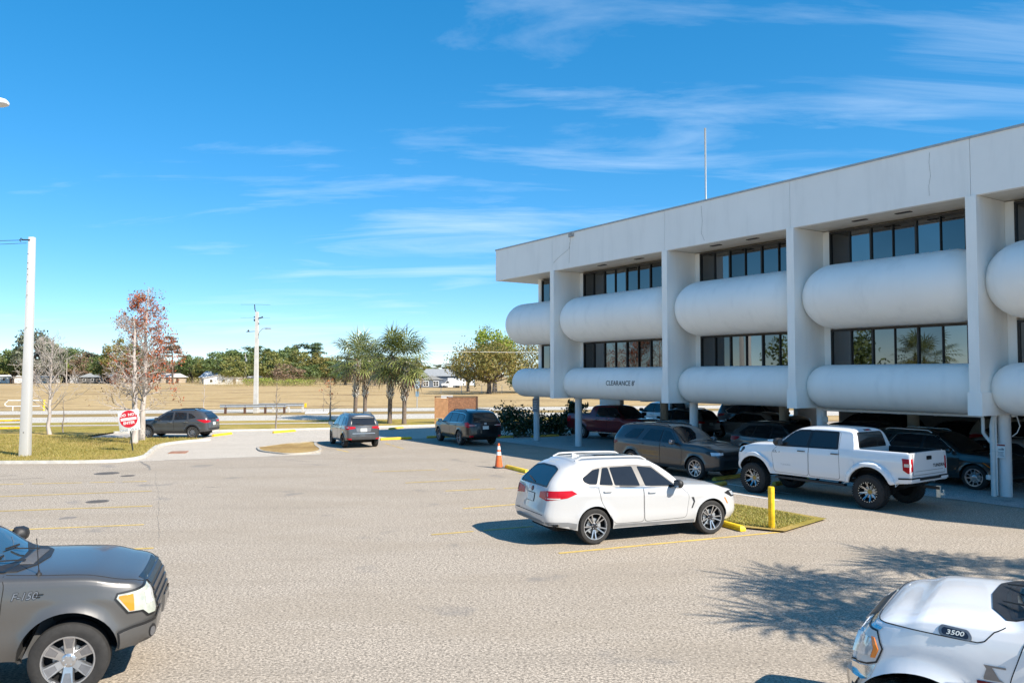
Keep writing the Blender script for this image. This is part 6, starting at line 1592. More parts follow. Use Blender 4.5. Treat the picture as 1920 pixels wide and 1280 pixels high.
    WD = NT('carved_brown_board'); co = WD.coord('Object', (1, 1, 1)); f = WD.noise(co, 2.6, 5, .6, 2.2); g2 = WD.noise(co, 9, 4, .6)
    WD.col(WD.mix(WD.ramp(f, [(.44, (0, 0, 0)), (.5, (.75, .75, .75)), (.56, (0, 0, 0))]), WD.ramp(g2, [(.3, (.25, .115, .055)), (.7, (.36, .17, .085))]), (.13, .065, .04))); WD.inp(Roughness=.8); WD.bump(f, .6, .05)
    WO = pm('light_brown_board', (.40, .21, .10), .8, .2, 5, .2, 20)
    m = MB(); m.box((.45, 0, 1.27), (2.05, .06, 1.35)); m.build('panel', WD.m, root); m = MB(); m.box((-1.05, -.02, 1.17), (.80, .05, 1.45)); m.build('panel', WO, root)
    for x, w in ((-1.50, .09), (-.62, .10), (1.52, .13)):
        m = MB(); m.box((x, .01, 1.0), (w, .12, 2.02)); m.build('post', WO if x < 1 else M['wood_dk'], root)
    m = MB(); m.box((0, 0, 2.0), (3.06, .14, .07)); m.build('cap', M['wood_dk'], root)
    m = MB(); m.tube([(-7.1, 87.5, .0), (-7.1, 87.5, 1.0)], .05, 6); m.box((-7.1, 87.45, 1.0), (1.3, .05, .65)); m.box((-6.4, 87.45, .4), (.06, .06, .8)); o = m.build('small_sign', M['white']); tag(o, 'low pale sign in the field left of the carved wooden board', 'sign')
    m = MB()
    for k in range(3): m.bar((-18.9, 73.2+.2*k, .05+.05*k), (-16.9, 73.6+.2*k, .05+.05*k), .16, .05)
    o = m.build('plank_pile', M['white']); tag(o, 'few pale planks lying on the median behind a thin sapling', 'planks')
    # wire in front of the oak
    w = MB(); w.tube([(-16+8*t, 142+1.5*t, 7.9-.25*t+.06*t*t) for t in range(5)], .03, 4); o = w.build('overhead_wire', M['white']); tag(o, 'pale wire crossing in front of the golden oak', 'wire')
    root = empty('wire_fence', (0, 158, 0)); tag(root, 'thin posted wire fence below the golden oak', 'fence')
    for k in range(9):
        m = MB(); m.lathe([(.05, -.1), (.05, 1.5)], 6, (-14+4.0*k, .6*k, 0)); m.build('post', M['steel'], root)
    m = MB()
    for z in (.4, .9, 1.4): m.tube([(-14, 0, z), (18, 4.8, z)], .02, 4)
    m.build('wire', M['steel'], root)

# ------------------------------------------------------------------ far houses
def house(name, label, x, y, rz, w, d, he, hr, wall, roof, wins=3, hip=0, over=.5, door=True, gable_front=False):
    root = empty(name, (x, y, 0), rz); tag(root, label, 'house')
    m = MB()
    if gable_front:
        m.add([(-w/2, -d/2, -.1), (w/2, -d/2, -.1), (w/2, d/2, -.1), (-w/2, d/2, -.1), (-w/2, -d/2, he), (w/2, -d/2, he), (w/2, d/2, he), (-w/2, d/2, he), (0, -d/2, hr-.1), (0, d/2, hr-.1)],
              [(0, 1, 5, 8, 4), (2, 3, 7, 9, 6), (0, 4, 7, 3), (1, 2, 6, 5)])
    else: m.box((0, 0, he/2), (w, d, he))
    m.build('wall', wall, root)
    W, D = w/2+over, d/2+over
    m = MB()
    if gable_front:
        k = (hr-he)/(w/2)
        for sg in (1, -1):
            m.add([(sg*W, -D, he-k*over), (sg*W, D, he-k*over), (0, D, hr), (0, -D, hr), (sg*W, -D, he-k*over+.15), (sg*W, D, he-k*over+.15), (0, D, hr+.15), (0, -D, hr+.15)], [(0, 1, 2, 3), (4, 7, 6, 5), (0, 3, 7, 4), (1, 5, 6, 2), (0, 4, 5, 1)])
    else:
        m.add([(-W, -D, he), (W, -D, he), (W, D, he), (-W, D, he), (-W+hip, 0, hr), (W-hip, 0, hr)], [(0, 1, 5, 4), (2, 3, 4, 5), (1, 2, 5), (3, 0, 4), (3, 2, 1, 0)])
    m.build('roof', roof, root)
    for i in range(wins):
        xx = -w/2+w*(i+.6)/(wins+.2+(.6 if door else 0)); f = MB(); f.box((xx, -d/2-.02, he*.56), (1.1, .08, 1.15)); fo = f.build('window', M['white'], root); g = MB(); g.box((xx, -d/2-.07, he*.56), (.9, .02, .95)); g.build('pane', M['glass'], fo)
    if door: g = MB(); g.box((w*.38, -d/2-.03, 1.02), (.95, .08, 2.05)); g.build('door', M['wood_dk'], root)
    return root

def houses():
    wh = pm('white_house_wall', (.78, .79, .80), .7, .06, 2); wr = pm('pale_roof', (.55, .54, .52), .8, .12, 3); gr = pm('grey_shingle_roof', (.27, .28, .28), .85, .15, 3); rr = pm('dull_red_roof', (.33, .15, .14), .8, .15, 3); tan = pm('tan_house_wall', (.50, .42, .32), .8, .1, 2); bl = pm('blue_grey_wall', (.12, .145, .18), .7, .1, 2); bk = pm('dark_ranch_wall', (.12, .11, .10), .7, .2, 2)
    house('house', 'white gabled house with pale roof at the far side of the dry field', -109, 303, R(8), 12.5, 9, 2.35, 3.7, wh, wr, 2, gable_front=True)
    house('house', 'small white building just right of the white gabled house', -102, 318, 0, 4.5, 5, 2.4, 3.0, wh, wr, 1, door=False)
    house('house', 'grey roofed house left of the white gabled house', -121, 325, R(5), 8.5, 9, 2.5, 5.0, tan, pm('silver_roof', (.42, .46, .50), .6, .1, 3), 2, hip=1.5)
    house('house', 'low dark ranch house with pale roof edge behind the do not enter sign', -178, 345, R(8), 12.5, 9, 2.6, 4.3, bk, gr, 3, hip=3)
    house('house', 'house with a dull red roof behind the pale cypress', -172, 372, R(8), 13, 10, 2.8, 5.2, tan, rr, 3, hip=3)
    house('house', 'low white house at the far left beside the concrete pole', -222, 352, R(10), 9, 9, 2.8, 3.6, wh, wr, 2, hip=2)
    house('house', 'white house half hidden by the bare white tree', -205, 352, R(10), 9, 8, 2.4, 3.2, wh, gr, 2, hip=2)
    house('house', 'pale roofed house behind the rust coloured cypress', -150, 352, R(6), 11, 9, 2.5, 4.2, tan, wr, 2, hip=2)
    house('shed', 'small white shed left of the dark ranch house', -190, 350, R(8), 4.0, 5, 2.4, 3.4, wh, wh, 0, gable_front=True, over=.2, door=False)
    r = house('house', 'blue grey house with broad grey roof beside the white service truck', -20.5, 232, R(3), 10.2, 9, 3.2, 5.3, bl, gr, 0, hip=1.2, door=False)
    m = MB(); m.add([(-5.6, -7.6, 2.2), (.9, -7.6, 2.2), (.9, -4.4, 2.2), (-5.6, -4.4, 2.2), (-2.35, -7.6, 3.5), (-2.35, -3.4, 3.5)], [(0, 1, 4), (1, 2, 5, 4), (3, 0, 4, 5), (3, 2, 1, 0), (2, 3, 5)]); m.build('porch_roof', gr, r)
    m = MB(); m.box((-2.35, -5.9, 1.1), (5.9, 3.0, 2.2)); m.build('porch', bl, r)
    for x in (-4.0, -1.2): f = MB(); f.box((x, -7.44, 1.1), (1.6, .1, 1.5)); fo = f.build('window', M['white'], r); g = MB(); [g.box((x+dx, -7.50, 1.1+dz), (.6, .03, .55)) for dx in (-.36, .36) for dz in (-.33, .33)]; g.build('pane', M['glass'], fo)
    f = MB(); f.box((3.2, -4.6, 1.35), (2.4, .2, 2.6)); f.build('garage_door', M['white'], r)
    # service truck and box trailer by that house
    root = empty('service_truck', (-16.6, 224, 0), R(178)); tag(root, 'white service truck parked by the blue grey house', 'truck')
    m = MB(); m.box((-.9, 0, 1.35), (3.2, 2.0, 1.5)); m.build('service_body', M['white'], root)
    m = MB(); m.add([(x, y, z) for y in (-.95, .95) for x, z in ((.8, .5), (3.0, .5), (3.0, 1.15), (2.1, 1.25), (1.6, 1.9), (.8, 1.95))], [(0, 1, 2, 3, 4, 5), (11, 10, 9, 8, 7, 6)]+[(i, i+6, (i+1) % 6+6, (i+1) % 6) for i in range(6)]); m.build('cab', M['white'], root)
    m = MB(); m.add([(x, y, z) for y in (-.965, .965) for x, z in ((.95, 1.25), (1.95, 1.25), (1.55, 1.8), (.95, 1.82))], [(0, 1, 2, 3), (7, 6, 5, 4), (0, 4, 5, 1), (1, 5, 6, 2), (2, 6, 7, 3), (3, 7, 4, 0)]); m.build('side_window', M['glass'], root)
    t, hub, g = wheel_meshes(.38, .24, .22, ST['plain5'])
    for x in (2.3, -1.3):
        for y in (.85, -.85): o = t.build('wheel', M['tyre'], root, smooth=40); o.location = (x, y, .38)
    for i, (x, y, lab, c) in enumerate(((-14.2, 228, 'white box trailer between the service truck and the golden oak', (.75, .76, .78)), (-11.6, 229, 'pale blue box trailer left of the golden oak', (.45, .55, .65)))):
        root = empty('box_trailer', (x, y, 0)); tag(root, lab, 'trailer'); m = MB(); m.box((0, 0, 1.5+.1*i), (2.0-.2*i, 3.5, 2.1)); bevel(m.build('box', pm('trailer_paint' + ('_blue' if i else ''), c, .5, .08, 3), root), .06)
        m = MB(); m.box((0, -1.77, 1.4), (1.3, .06, 1.5)); m.build('door', M['white'], root)
        for sx in (-1, 1): m = MB(); m.lathe([(.32, -.1), (.34, -.08), (.34, .08), (.32, .1)], 14, (sx*.85, .2, .34), 'X'); m.build('wheel', M['tyre'], root)
    root = empty('picket_fence', (-26, 226, 0)); tag(root, 'reddish low fence left of the blue grey house', 'fence')
    m = MB()
    for k in range(14): m.box((-2+.4*k, 0, .45), (.3, .05, .9))
    m.build('boards', pm('red_brown_boards', (.30, .11, .08), .8, .2, 5), root)
    m = MB(); m.box((.6, .06, .6), (5.4, .05, .1)); m.build('rail', M['wood_dk'], root)
# ------------------------------------------------------------------ planting
def far_trees():
    protos = {
     'dark': broad_tree('broad_tree', 11, 14, 5.6, 3.0, 'dark', 3000, .75, 46, .18, BARKD), 'olive': broad_tree('broad_tree', 12, 13, 5.6, 2.6, 'olive', 3000, .75, 44, .12, BARKD),
     'gold': broad_tree('broad_tree', 13, 13, 5.4, 2.8, 'gold', 2800, .7, 44, .15), 'bright': broad_tree('broad_tree', 14, 13, 5.2, 3.0, 'bright', 2800, .7, 40, .15),
     'grey': broad_tree('broad_tree', 15, 15, 6.2, 3.2, 'grey', 3200, .75, 52, .15, BARKD), 'pine': pine_tree('pine_tree', 16, 16, 'pine', 3.6), 'pine2': pine_tree('pine_tree', 17, 16, 'grey', 3.4, .4),
     'barepine': pine_tree('pine_tree', 18, 17, 'brown', 3.2, .3), 'brown': broad_tree('broad_tree', 19, 10, 4.6, 2.0, 'brown', 1500, .55, 40, .1)}
    size = {'dark': (14, 5.8), 'olive': (13, 5.8), 'gold': (13, 5.6), 'bright': (13, 5.4), 'grey': (15, 6.4), 'pine': (16.4, 3.6), 'pine2': (16.4, 3.5), 'barepine': (17, 3.3), 'brown': (10, 4.7)}
    words = {'dark': 'dark green broad tree', 'olive': 'olive green broad tree', 'gold': 'golden brown broad tree', 'bright': 'bright green tree', 'grey': 'grey green oak', 'pine': 'tall pine', 'pine2': 'grey green pine', 'barepine': 'tall brown sparse pine', 'brown': 'leafless brown bushy tree'}
    # x across the view at 300 m, height, half width, distance, kind, where it stands
    T = [(-199, 17.5, 5.8, 345, 'pine', 'at the far left edge of the tree line'), (-206, 14, 7, 330, 'dark', 'at the far left edge behind the low white house'), (-187, 13, 5, 335, 'dark', 'left of the tall concrete pole'), (-190, 9.5, 6, 312, 'olive', 'low down left of the tall concrete pole'),
         (-179, 18.5, 7, 325, 'grey', 'rising just right of the tall concrete pole'), (-173, 15.2, 5, 335, 'grey', 'behind the bare white tree'), (-171, 14.8, 3.8, 342, 'bright', 'between the grey oaks behind the bare white tree'), (-168, 11, 6, 312, 'olive', 'in front of the grey oaks behind the bare white tree'), (-165.5, 13.6, 4.5, 355, 'dark', 'at the right end of the grey oaks'),
         (-162, 11.5, 4.5, 345, 'brown', 'right of the grey oaks'), (-159, 12.8, 4, 362, 'pine2', 'above the low dark ranch house'), (-155, 12.4, 3.6, 362, 'pine2', 'right of the ranch house roof'), (-153, 10, 4.5, 330, 'dark', 'behind the red roofed house'), (-157, 8.8, 5, 312, 'olive', 'over the low dark ranch house'),
         (-148.5, 16, 5, 325, 'gold', 'with an open crown left of the pale cypress'), (-144, 14.5, 5, 335, 'dark', 'directly behind the two cypresses'), (-139.5, 11.5, 4.5, 335, 'olive', 'behind the rust coloured cypress crown'), (-135, 11, 5, 345, 'dark', 'right behind the rust coloured cypress'), (-132, 8.2, 4.5, 312, 'brown', 'low down right of the rust coloured cypress'),
         (-127.4, 17.5, 4.4, 345, 'barepine', 'standing alone above the trees right of the cypresses'), (-123, 10, 3.4, 365, 'pine', 'right of the tall brown pine'), (-119.6, 11, 4.4, 365, 'dark', 'behind the grey roofed house'), (-115, 9, 4.4, 355, 'olive', 'above the white gabled house'), (-111, 9.4, 4.4, 350, 'dark', 'behind the white gabled house'),
         (-107.4, 11.6, 6.5, 322, 'dark', 'forming a round mass right of the white gabled house'), (-102, 12.0, 6, 328, 'dark', 'left of the concrete utility pole'), (-104.4, 9, 4.6, 302, 'olive', 'low down left of the concrete utility pole'), (-96.4, 14.6, 5.2, 345, 'pine', 'directly behind the concrete utility pole'), (-92, 14, 4, 355, 'pine', 'just right of the concrete utility pole'), (-91, 10.6, 5, 312, 'olive', 'right of the concrete utility pole'),
         (-88, 11.4, 4.4, 322, 'dark', 'behind the slim pole in the trees'), (-84.4, 13.4, 4, 335, 'dark', 'with a pointed top right of the slim pole'), (-80.8, 15.2, 3.2, 345, 'pine2', 'left of the umbrella shaped pine'), (-75, 15.8, 5.4, 345, 'pine', 'with an umbrella top left of the sabal palms'), (-80, 10.6, 5, 302, 'olive', 'below the umbrella shaped pine'), (-74, 10.6, 5, 298, 'gold', 'below and right of the umbrella shaped pine'),
         (-84, 6.2, 4.8, 282, 'brown', 'at the field edge left of the sabal palms'), (-70, 7.8, 4.6, 298, 'dark', 'left of the sabal palms'), (-77, 6.2, 4.2, 288, 'dark', 'low at the field edge below the golden tree'), (-66, 9.2, 5, 312, 'olive', 'just left of the sabal palms'), (-62.4, 6.2, 4, 282, 'dark', 'low behind the left pair of palms'), (-58.4, 10, 5, 312, 'olive', 'behind the left pair of palms'),
         (-54, 10, 5, 322, 'dark', 'between the two pairs of palms'), (-51.2, 6.6, 3.6, 262, 'bright', 'low down between the two pairs of palms'), (-47.6, 10.6, 5, 322, 'dark', 'behind the right pair of palms'), (-43, 9, 4.6, 312, 'olive', 'behind the right pair of palms'), (-39, 8, 4, 312, 'dark', 'right of the sabal palms'), (-35.6, 6.2, 3.4, 292, 'olive', 'just right of the sabal palms above the field'),
         (-32, 7.5, 3, 410, 'pine', 'far behind the blue grey house roof'), (-28, 8.4, 3.2, 420, 'pine2', 'far behind the blue grey house roof'), (-24.8, 8.2, 3, 415, 'barepine', 'far right of the blue grey house roof'), (-22, 7, 4, 400, 'dark', 'far left of the golden oak'), (-29.6, 6, 4, 390, 'olive', 'far behind the blue grey house')]
    used = set(); rr = random.Random(5); seen = {}
    for x, h, hw, y, k, where in T:
        if y < 320 and x < -108: h *= 1.16; hw *= 1.1; y = 364
        o = protos[k] if k not in used else copy_tree(protos[k]); used.add(k)
        h0, w0 = size[k]; o.location = (x*y/300, y, -.1); o.scale = (hw*1.3/w0, hw*1.3/w0, h*1.16/h0); o.rotation_euler = (0, 0, rr.uniform(0, 6.28))
        tag(o, words[k]+' '+where, 'tree', 'trees of the far tree line')
    # back row that closes the gaps
    x = -212.0; i = 0
    while x < -36:
        k = ('dark', 'olive', 'dark', 'dark', 'gold', 'dark')[i % 6]; y = 385+rr.uniform(-12, 25); o = copy_tree(protos[k]); h0, w0 = size[k]; h = rr.uniform(9.5, 12.5)*(1 if x < -128 else .92); hw = rr.uniform(5.5, 7.5)
        o.location = (x*y/300, y, -.1); o.scale = (hw/w0, hw/w0, h/h0); o.rotation_euler = (0, 0, rr.uniform(0, 6.28)); tag(o, words[k]+' deep in the back row of the far tree line', 'tree', 'back row of the far tree line'); x += rr.uniform(3.0, 4.6); i += 1
    # edge shrubs of the field
    s0 = shrub('field_shrub', 41, 3.4, 2.6, 2.2, 'bright', 900, .5)
    for i, (x, y, s, lab) in enumerate(((-86.5, 268, 1.0, 'low green shrub at the far field edge left of the concrete utility pole'), (-80.4, 260, 1.1, 'low green shrub at the far field edge behind the concrete utility pole'), (-76, 262, .8, 'small green shrub at the field edge just right of the concrete utility pole'), (-70.5, 258, 1.0, 'bright green shrub at the field edge above the guardrail end'), (-67, 262, .9, 'rounded green shrub at the right end of the weedy field edge'))):
        o = s0 if i == 0 else copy_tree(s0); o.location = (x, y, -.05); o.scale = (s,)*3; o.rotation_euler = (0, 0, i*1.3); tag(o, lab, 'shrub', 'shrubs along the far field edge')

def near_trees():
    # four sabal palms
    a = palm_tree('sabal_palm', 3, 4.7, 2.3, 40, lean=(.15, 0)); a.location = (-12.3, 62.9, .0); tag(a, 'sabal palm leftmost in the row of four with bright criss cross trunk', 'palm tree', 'row of four sabal palms')
    b = palm_tree('sabal_palm', 8, 4.6, 2.2, 36, lean=(.1, 0)); b.location = (-12.0, 65.4, 0); tag(b, 'sabal palm second from the left standing behind its neighbour', 'palm tree', 'row of four sabal palms')
    c = palm_tree('sabal_palm', 21, 4.75, 2.25, 40, lean=(.12, 0)); c.location = (-8.75, 57.4, .05); tag(c, 'sabal palm third from the left with a dark shaded foot', 'palm tree', 'row of four sabal palms')
    d = palm_tree('sabal_palm', 33, 4.4, 2.15, 38, lean=(.1, 0)); d.location = (-7.65, 56.9, .05); tag(d, 'sabal palm rightmost in the row nearest the wooden board', 'palm tree', 'row of four sabal palms')
    # cypresses and bare saplings
    t = bare_tree('cypress_tree', 5, 8.1, BARKP, .75, 5, (.15, 0), .16, [(0, 3400, .16, .96, .12), (1, 1600, .3, 1.0, .08), (2, 90, .6, 1.0, .08)], levels=16, upw=.45, rad=1.25); t.location = (-19.75, 42.9, .08); tag(t, 'half bare cypress with rust red leaves behind the do not enter sign', 'tree')
    t = bare_tree('cypress_tree', 9, 6.5, BARKP, .75, 5, (-.1, 0), .17, [(1, 1500, .3, 1.0, .08)], levels=12, upw=.45, rad=1.2); t.location = (-19.25, 40.95, .08); tag(t, 'pale leafless cypress with grey trunk left of the rust coloured one', 'tree')
    t = bare_tree('bare_tree', 14, 5.4, BARKP, .8, 5, (.05, 0), .11, None, levels=12, upw=1.1, rad=1.7); t.location = (-27.1, 47.0, .08); tag(t, 'small white barked leafless tree right of the tall concrete pole', 'tree')
    t = bare_tree('bare_sapling', 15, 3.0, BARK, .5, 3, (.02, 0), .05, None, levels=5, upw=.5, rad=.45); t.location = (-15.2, 51.7, .08); tag(t, 'thin bare sapling on the verge left of the small grey SUV', 'sapling')
    t = bare_tree('bare_sapling', 17, 3.3, BARK, .5, 3, (.02, 0), .065, [(0, 60, .5, 1, .14)], levels=6, upw=.4, rad=.8); t.location = (-13.6, 60.0, .1); tag(t, 'taller thin sapling with side twig left of the sabal palms', 'sapling')
    t = bare_tree('bare_sapling', 19, 2.6, BARKP, .6, 3, (0, 0), .035, None, levels=5, upw=.7, rad=.5); t.location = (-33.6, 87.5, 0); tag(t, 'small pale sapling in the field above the grey crossover', 'sapling')
    t = bare_tree('bare_sapling', 23, 2.0, BARK, .4, 3, (.05, 0), .035, None, levels=3, upw=.6, rad=.25); t.location = (-27.2, 48.6, .08); tag(t, 'dead stick like sapling between the bare white tree and the signs', 'sapling')
    t = bare_tree('bare_sapling', 29, 1.9, BARK, .3, 3, (.0, 0), .022, None, levels=2, upw=.8, rad=.2); t.location = (-18.2, 77.5, 0); tag(t, 'tiny twig like sapling in the median beside the pale planks', 'sapling')
    # big oak and companions at the right of the field
    t = broad_tree('oak_tree', 51, 9.4, 7.4, 2.4, 'gold', 7000, .42, 90, .16, BARKD, tr=.42); t.location = (-4.4, 151, 0); tag(t, 'wide golden olive oak with dark trunk left of the office building', 'tree')
    t = broad_tree('broad_tree', 52, 13.4, 4.8, 3, 'bright', 5000, .45, 66, .35); t.location = (-3.6, 166, 0); tag(t, 'bright yellow green tree rising above the golden oak', 'tree')
    t = broad_tree('oak_tree', 53, 9.6, 6.5, 2.4, 'gold', 5000, .42, 80, .14, BARKD, tr=.4); t.location = (4.6, 160, 0); tag(t, 'golden oak partly hidden by the rounded end of the office building', 'tree')
    t = broad_tree('broad_tree', 54, 8.6, 3.8, 2.4, 'grey', 2600, .42, 40, .2); t.location = (-9.2, 168, 0); tag(t, 'grey green tree on the left shoulder of the golden oak', 'tree')
    t = broad_tree('broad_tree', 55, 4.4, 4.6, 1.0, 'dark', 2600, .42, 40, .02); t.location = (3.2, 172, 0); tag(t, 'low dark tree in the shade behind the golden oaks', 'tree')
    # hedge under the corner
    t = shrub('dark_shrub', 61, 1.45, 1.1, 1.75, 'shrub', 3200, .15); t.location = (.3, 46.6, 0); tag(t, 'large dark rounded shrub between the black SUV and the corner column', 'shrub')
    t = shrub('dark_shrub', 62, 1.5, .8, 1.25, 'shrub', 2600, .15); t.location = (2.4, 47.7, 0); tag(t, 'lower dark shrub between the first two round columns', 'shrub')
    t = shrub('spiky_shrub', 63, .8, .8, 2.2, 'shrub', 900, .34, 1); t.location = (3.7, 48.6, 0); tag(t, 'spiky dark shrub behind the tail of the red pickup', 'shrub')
    # trees standing outside the view: they throw the palm shadow on the lot and show in the strip windows
    for i, (x, y, h, s, lab) in enumerate(((13.3, 7.3, 7.6, 9, 'sabal palm right of the view whose crown shades the white heavy pickup'), (16.3, 8.7, 7.8, 21, 'sabal palm right of the view shading the asphalt past the white heavy pickup'), (12.6, 5.6, 7.5, 33, 'sabal palm right of the view nearest the camera'))):
        p = palm_tree('sabal_palm', 70+s, h, 1.9, 26, boots=False); p.location = (x, y, 0); tag(p, lab, 'palm tree', 'sabal palms beside the lot')
    p = palm_tree('sabal_palm', 91, 5.0, 2.0, 32, boots=False); p.location = (-33, 21.5, 0); tag(p, 'sabal palm left of the view mirrored in the lower strip windows', 'palm tree')
    t = broad_tree('oak_tree', 92, 8.5, 5.0, 2.2, 'dark', 3400, .4, 50, .2); t.location = (-36, 29.5, 0); tag(t, 'dark oak left of the view mirrored in the lower strip windows', 'tree')

# ------------------------------------------------------------------ vehicles
def put(o, x, y, az): o.location = (x, y, .006); o.rotation_euler = (0, 0, R(90-az)); return o

def cars():
    put(white_suv(), 2.76, 18.42, 67.9); put(tundra(), 9.26, 23.58, -36.0); put(durango(), 6.07, 29.16, 143.5); put(palisade(), 14.31, 26.71, 146.0)
    put(ecosport(), -8.08, 40.95, -25.5); put(pilot(), -2.47, 42.6, -26.6); put(seltos(), -19.28, 46.2, -86.5); put(f150(), -6.95, 9.32, 72); put(ram(), 5.65, 6.75, -55)
    P = paint
    put(garage_pickup('red_pickup', 'dark red crew cab pickup in the shade behind the first column', P('dark_red_paint', (.17, .008, .016), .3, .3, .06)), 5.87, 44.5, 139)
    put(garage_pickup('white_pickup', 'white crew cab pickup parked behind the dark red pickup', P('garage_white_paint', (.75, .76, .78), 0, .35, .04)), 9.6, 50.4, -36)
    put(garage_suv('grey_suv', 'silver grey SUV with a dark tail behind the second column', P('silver_grey_paint', (.20, .21, .22), .6, .3, .05), 4.6, 1.66), 9.75, 46.6, -35.5)
    put(garage_suv('silver_hatchback', 'silver hatchback half hidden behind the dark crossover', P('silver_paint', (.42, .43, .44), .6, .3, .05), 4.4, 1.52), 13.4, 45.4, -36)
    put(garage_suv('long_black_suv', 'long black SUV behind the silver hatchback', P('garage_black_paint', (.012, .013, .015), .3, .3, .05), 5.6, 1.92, 1.0, 3.2, 'six', dlom=M['chrome'], rake=.22), 15.2, 48.3, 143)
    put(garage_suv('grey_crossover', 'dark grey crossover with a red tail lamp behind the bonnet of the lifted pickup', P('pewter_paint', (.12, .12, .125), .5, .32, .06), 4.45, 1.66, .92, 2.66, rake=.62, cat='crossover'), 11.1, 32.4, 144.5)
    put(garage_suv('beige_suv', 'long pale beige SUV at the back behind the near round column', P('pale_beige_paint', (.40, .38, .34), .2, .32, .05), 5.3, 1.88, 1.0, 3.0, 'six', rake=.35), 21.0, 31.2, 145)
    put(garage_suv('silver_sedan', 'silver car with a red tail lamp cut by the right edge behind the near column', P('bright_silver_paint', (.52, .53, .54), .5, .3, .04), 4.6, 1.42, .92, 2.72, rake=.9, cat='car'), 16.6, 28.3, -36)
    put(garage_suv('navy_suv', 'dark navy SUV in the deep shade behind the cab of the lifted pickup', P('navy_paint', (.012, .017, .035), .3, .3, .05), 4.8, 1.7), 14.6, 31.4, 144)
    put(garage_suv('dark_sedan', 'black car in the deep shade right of the inner column', P('deep_black_paint', (.01, .01, .011), .3, .3, .05), 4.7, 1.5, .92, 2.75, rake=.8, cat='car'), 20.2, 36.6, -36)
    put(garage_suv('dark_van', 'tall black SUV deepest in the shade left of the inner column', P('graphite_paint', (.02, .021, .023), .4, .3, .05), 4.9, 1.78), 17.2, 39.0, -36)

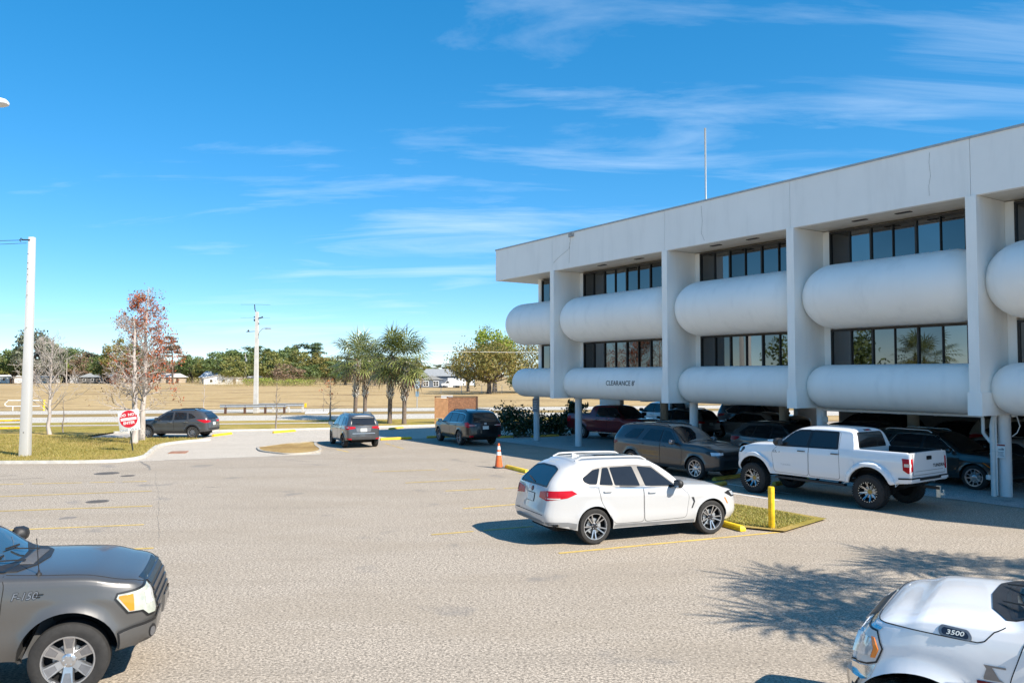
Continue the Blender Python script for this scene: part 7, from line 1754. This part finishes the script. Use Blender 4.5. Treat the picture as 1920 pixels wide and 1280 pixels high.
# ------------------------------------------------------------------ light, sky, camera
SUN_AZ, SUN_EL = 127.5, 40.5
def light_camera():
    w = bpy.data.worlds.new('World'); SC.world = w; w.use_nodes = True; t = w.node_tree; bg = t.nodes['Background']
    s = t.nodes.new('ShaderNodeTexSky'); s.sky_type = 'NISHITA'; s.sun_disc = False; s.sun_elevation = R(SUN_EL); s.sun_rotation = R(SUN_AZ)
    s.air_density = .6; s.dust_density = .1; s.ozone_density = 3.0; s.altitude = 0
    hs = t.nodes.new('ShaderNodeHueSaturation'); gm = t.nodes.new('ShaderNodeGamma'); gm.inputs[1].default_value = .62; t.links.new(s.outputs[0], gm.inputs[0]); hs.inputs['Saturation'].default_value = 1.72; hs.inputs['Hue'].default_value = .495; hs.inputs['Value'].default_value = .88; t.links.new(gm.outputs[0], hs.inputs['Color'])
    # thin cirrus on the sky dome
    tc = t.nodes.new('ShaderNodeTexCoord'); sep = t.nodes.new('ShaderNodeSeparateXYZ'); t.links.new(tc.outputs['Generated'], sep.inputs[0])
    def mth(op, a, b=None):
        n = t.nodes.new('ShaderNodeMath'); n.operation = op
        for i, v in enumerate((a, b)):
            if v is None: continue
            if isinstance(v, (int, float)): n.inputs[i].default_value = v
            else: t.links.new(v, n.inputs[i])
        return n.outputs[0]
    z = mth('MAXIMUM', sep.outputs['Z'], .03); k = mth('DIVIDE', 1.0, mth('ADD', z, .12))
    cb = t.nodes.new('ShaderNodeCombineXYZ'); t.links.new(mth('MULTIPLY', sep.outputs['X'], k), cb.inputs[0]); t.links.new(mth('MULTIPLY', sep.outputs['Y'], k), cb.inputs[1])
    def nz(scale, rot, sc, det, dist, loc=(0, 0, 0)):
        mp = t.nodes.new('ShaderNodeMapping'); mp.inputs['Rotation'].default_value = (0, 0, rot); mp.inputs['Scale'].default_value = sc; mp.inputs['Location'].default_value = loc; t.links.new(cb.outputs[0], mp.inputs[0])
        n = t.nodes.new('ShaderNodeTexNoise'); n.inputs['Scale'].default_value = scale; n.inputs['Detail'].default_value = det; n.inputs['Roughness'].default_value = .62; n.inputs['Distortion'].default_value = dist; t.links.new(mp.outputs[0], n.inputs['Vector']); return n.outputs['Fac']
    a = nz(1.5, R(CLOUD_ROT), (.6, 2.0, 1), 12, .6, CLOUD_LOC); b = nz(.55, R(10), (1, 1.4, 1), 3, .0, CLOUD_LOC2)
    m = mth('MULTIPLY', a, mth('ADD', b, .28)); m = mth('ADD', m, mth('MINIMUM', 0.0, mth('ADD', mth('MULTIPLY', mth('ADD', sep.outputs['X'], .22), .34), mth('MULTIPLY', mth('SUBTRACT', .16, sep.outputs['Z']), .25)))); rp = t.nodes.new('ShaderNodeValToRGB'); e = rp.color_ramp.elements; e[0].position = .37; e[0].color = (0, 0, 0, 1); e[1].position = .66; e[1].color = (.42, .42, .42, 1); t.links.new(m, rp.inputs[0])
    mx = t.nodes.new('ShaderNodeMix'); mx.data_type = 'RGBA'; t.links.new(rp.outputs[0], mx.inputs[0]); t.links.new(hs.outputs[0], mx.inputs[6]); mx.inputs[7].default_value = (2.3, 2.7, 3.1, 1)
    t.links.new(mx.outputs[2], bg.inputs[0]); bg.inputs[1].default_value = SKY
    L = bpy.data.lights.new('sun', 'SUN'); L.energy = SUN; L.angle = R(.5); L.color = (1, .93, .83)
    o = bpy.data.objects.new('sun', L); COL.objects.link(o)
    d = Vector((math.sin(R(SUN_AZ))*math.cos(R(SUN_EL)), math.cos(R(SUN_AZ))*math.cos(R(SUN_EL)), math.sin(R(SUN_EL))))
    o.rotation_euler = (-d).to_track_quat('-Z', 'Y').to_euler(); o.location = (0, 0, 60)
    c = bpy.data.cameras.new('camera'); c.lens = 28.125; c.sensor_width = 36; c.clip_end = 3000; c.clip_start = .1
    co = bpy.data.objects.new('camera', c); COL.objects.link(co); co.location = (0, 0, 3.57); co.rotation_euler = (R(90+2.386), 0, 0); SC.camera = co
    v = SC.view_settings; v.view_transform = 'Standard'; v.look = 'None'; v.gamma = 1; v.exposure = EXPO; v.use_curve_mapping = False
    SC.cycles.max_bounces = 8; SC.cycles.diffuse_bounces = 4; SC.cycles.transparent_max_bounces = 6; SC.cycles.caustics_reflective = False; SC.cycles.caustics_refractive = False; SC.cycles.use_denoising = True

SKY, SUN, EXPO = .15, 2.95, 1.55
CLOUD_ROT, CLOUD_LOC, CLOUD_LOC2 = 24, (15.1, 3.3, 0), (.2, 7.7, 0)
setting(); furniture(); houses(); building(); column_signs(); roof_mast(); far_trees(); near_trees(); cars(); light_camera()
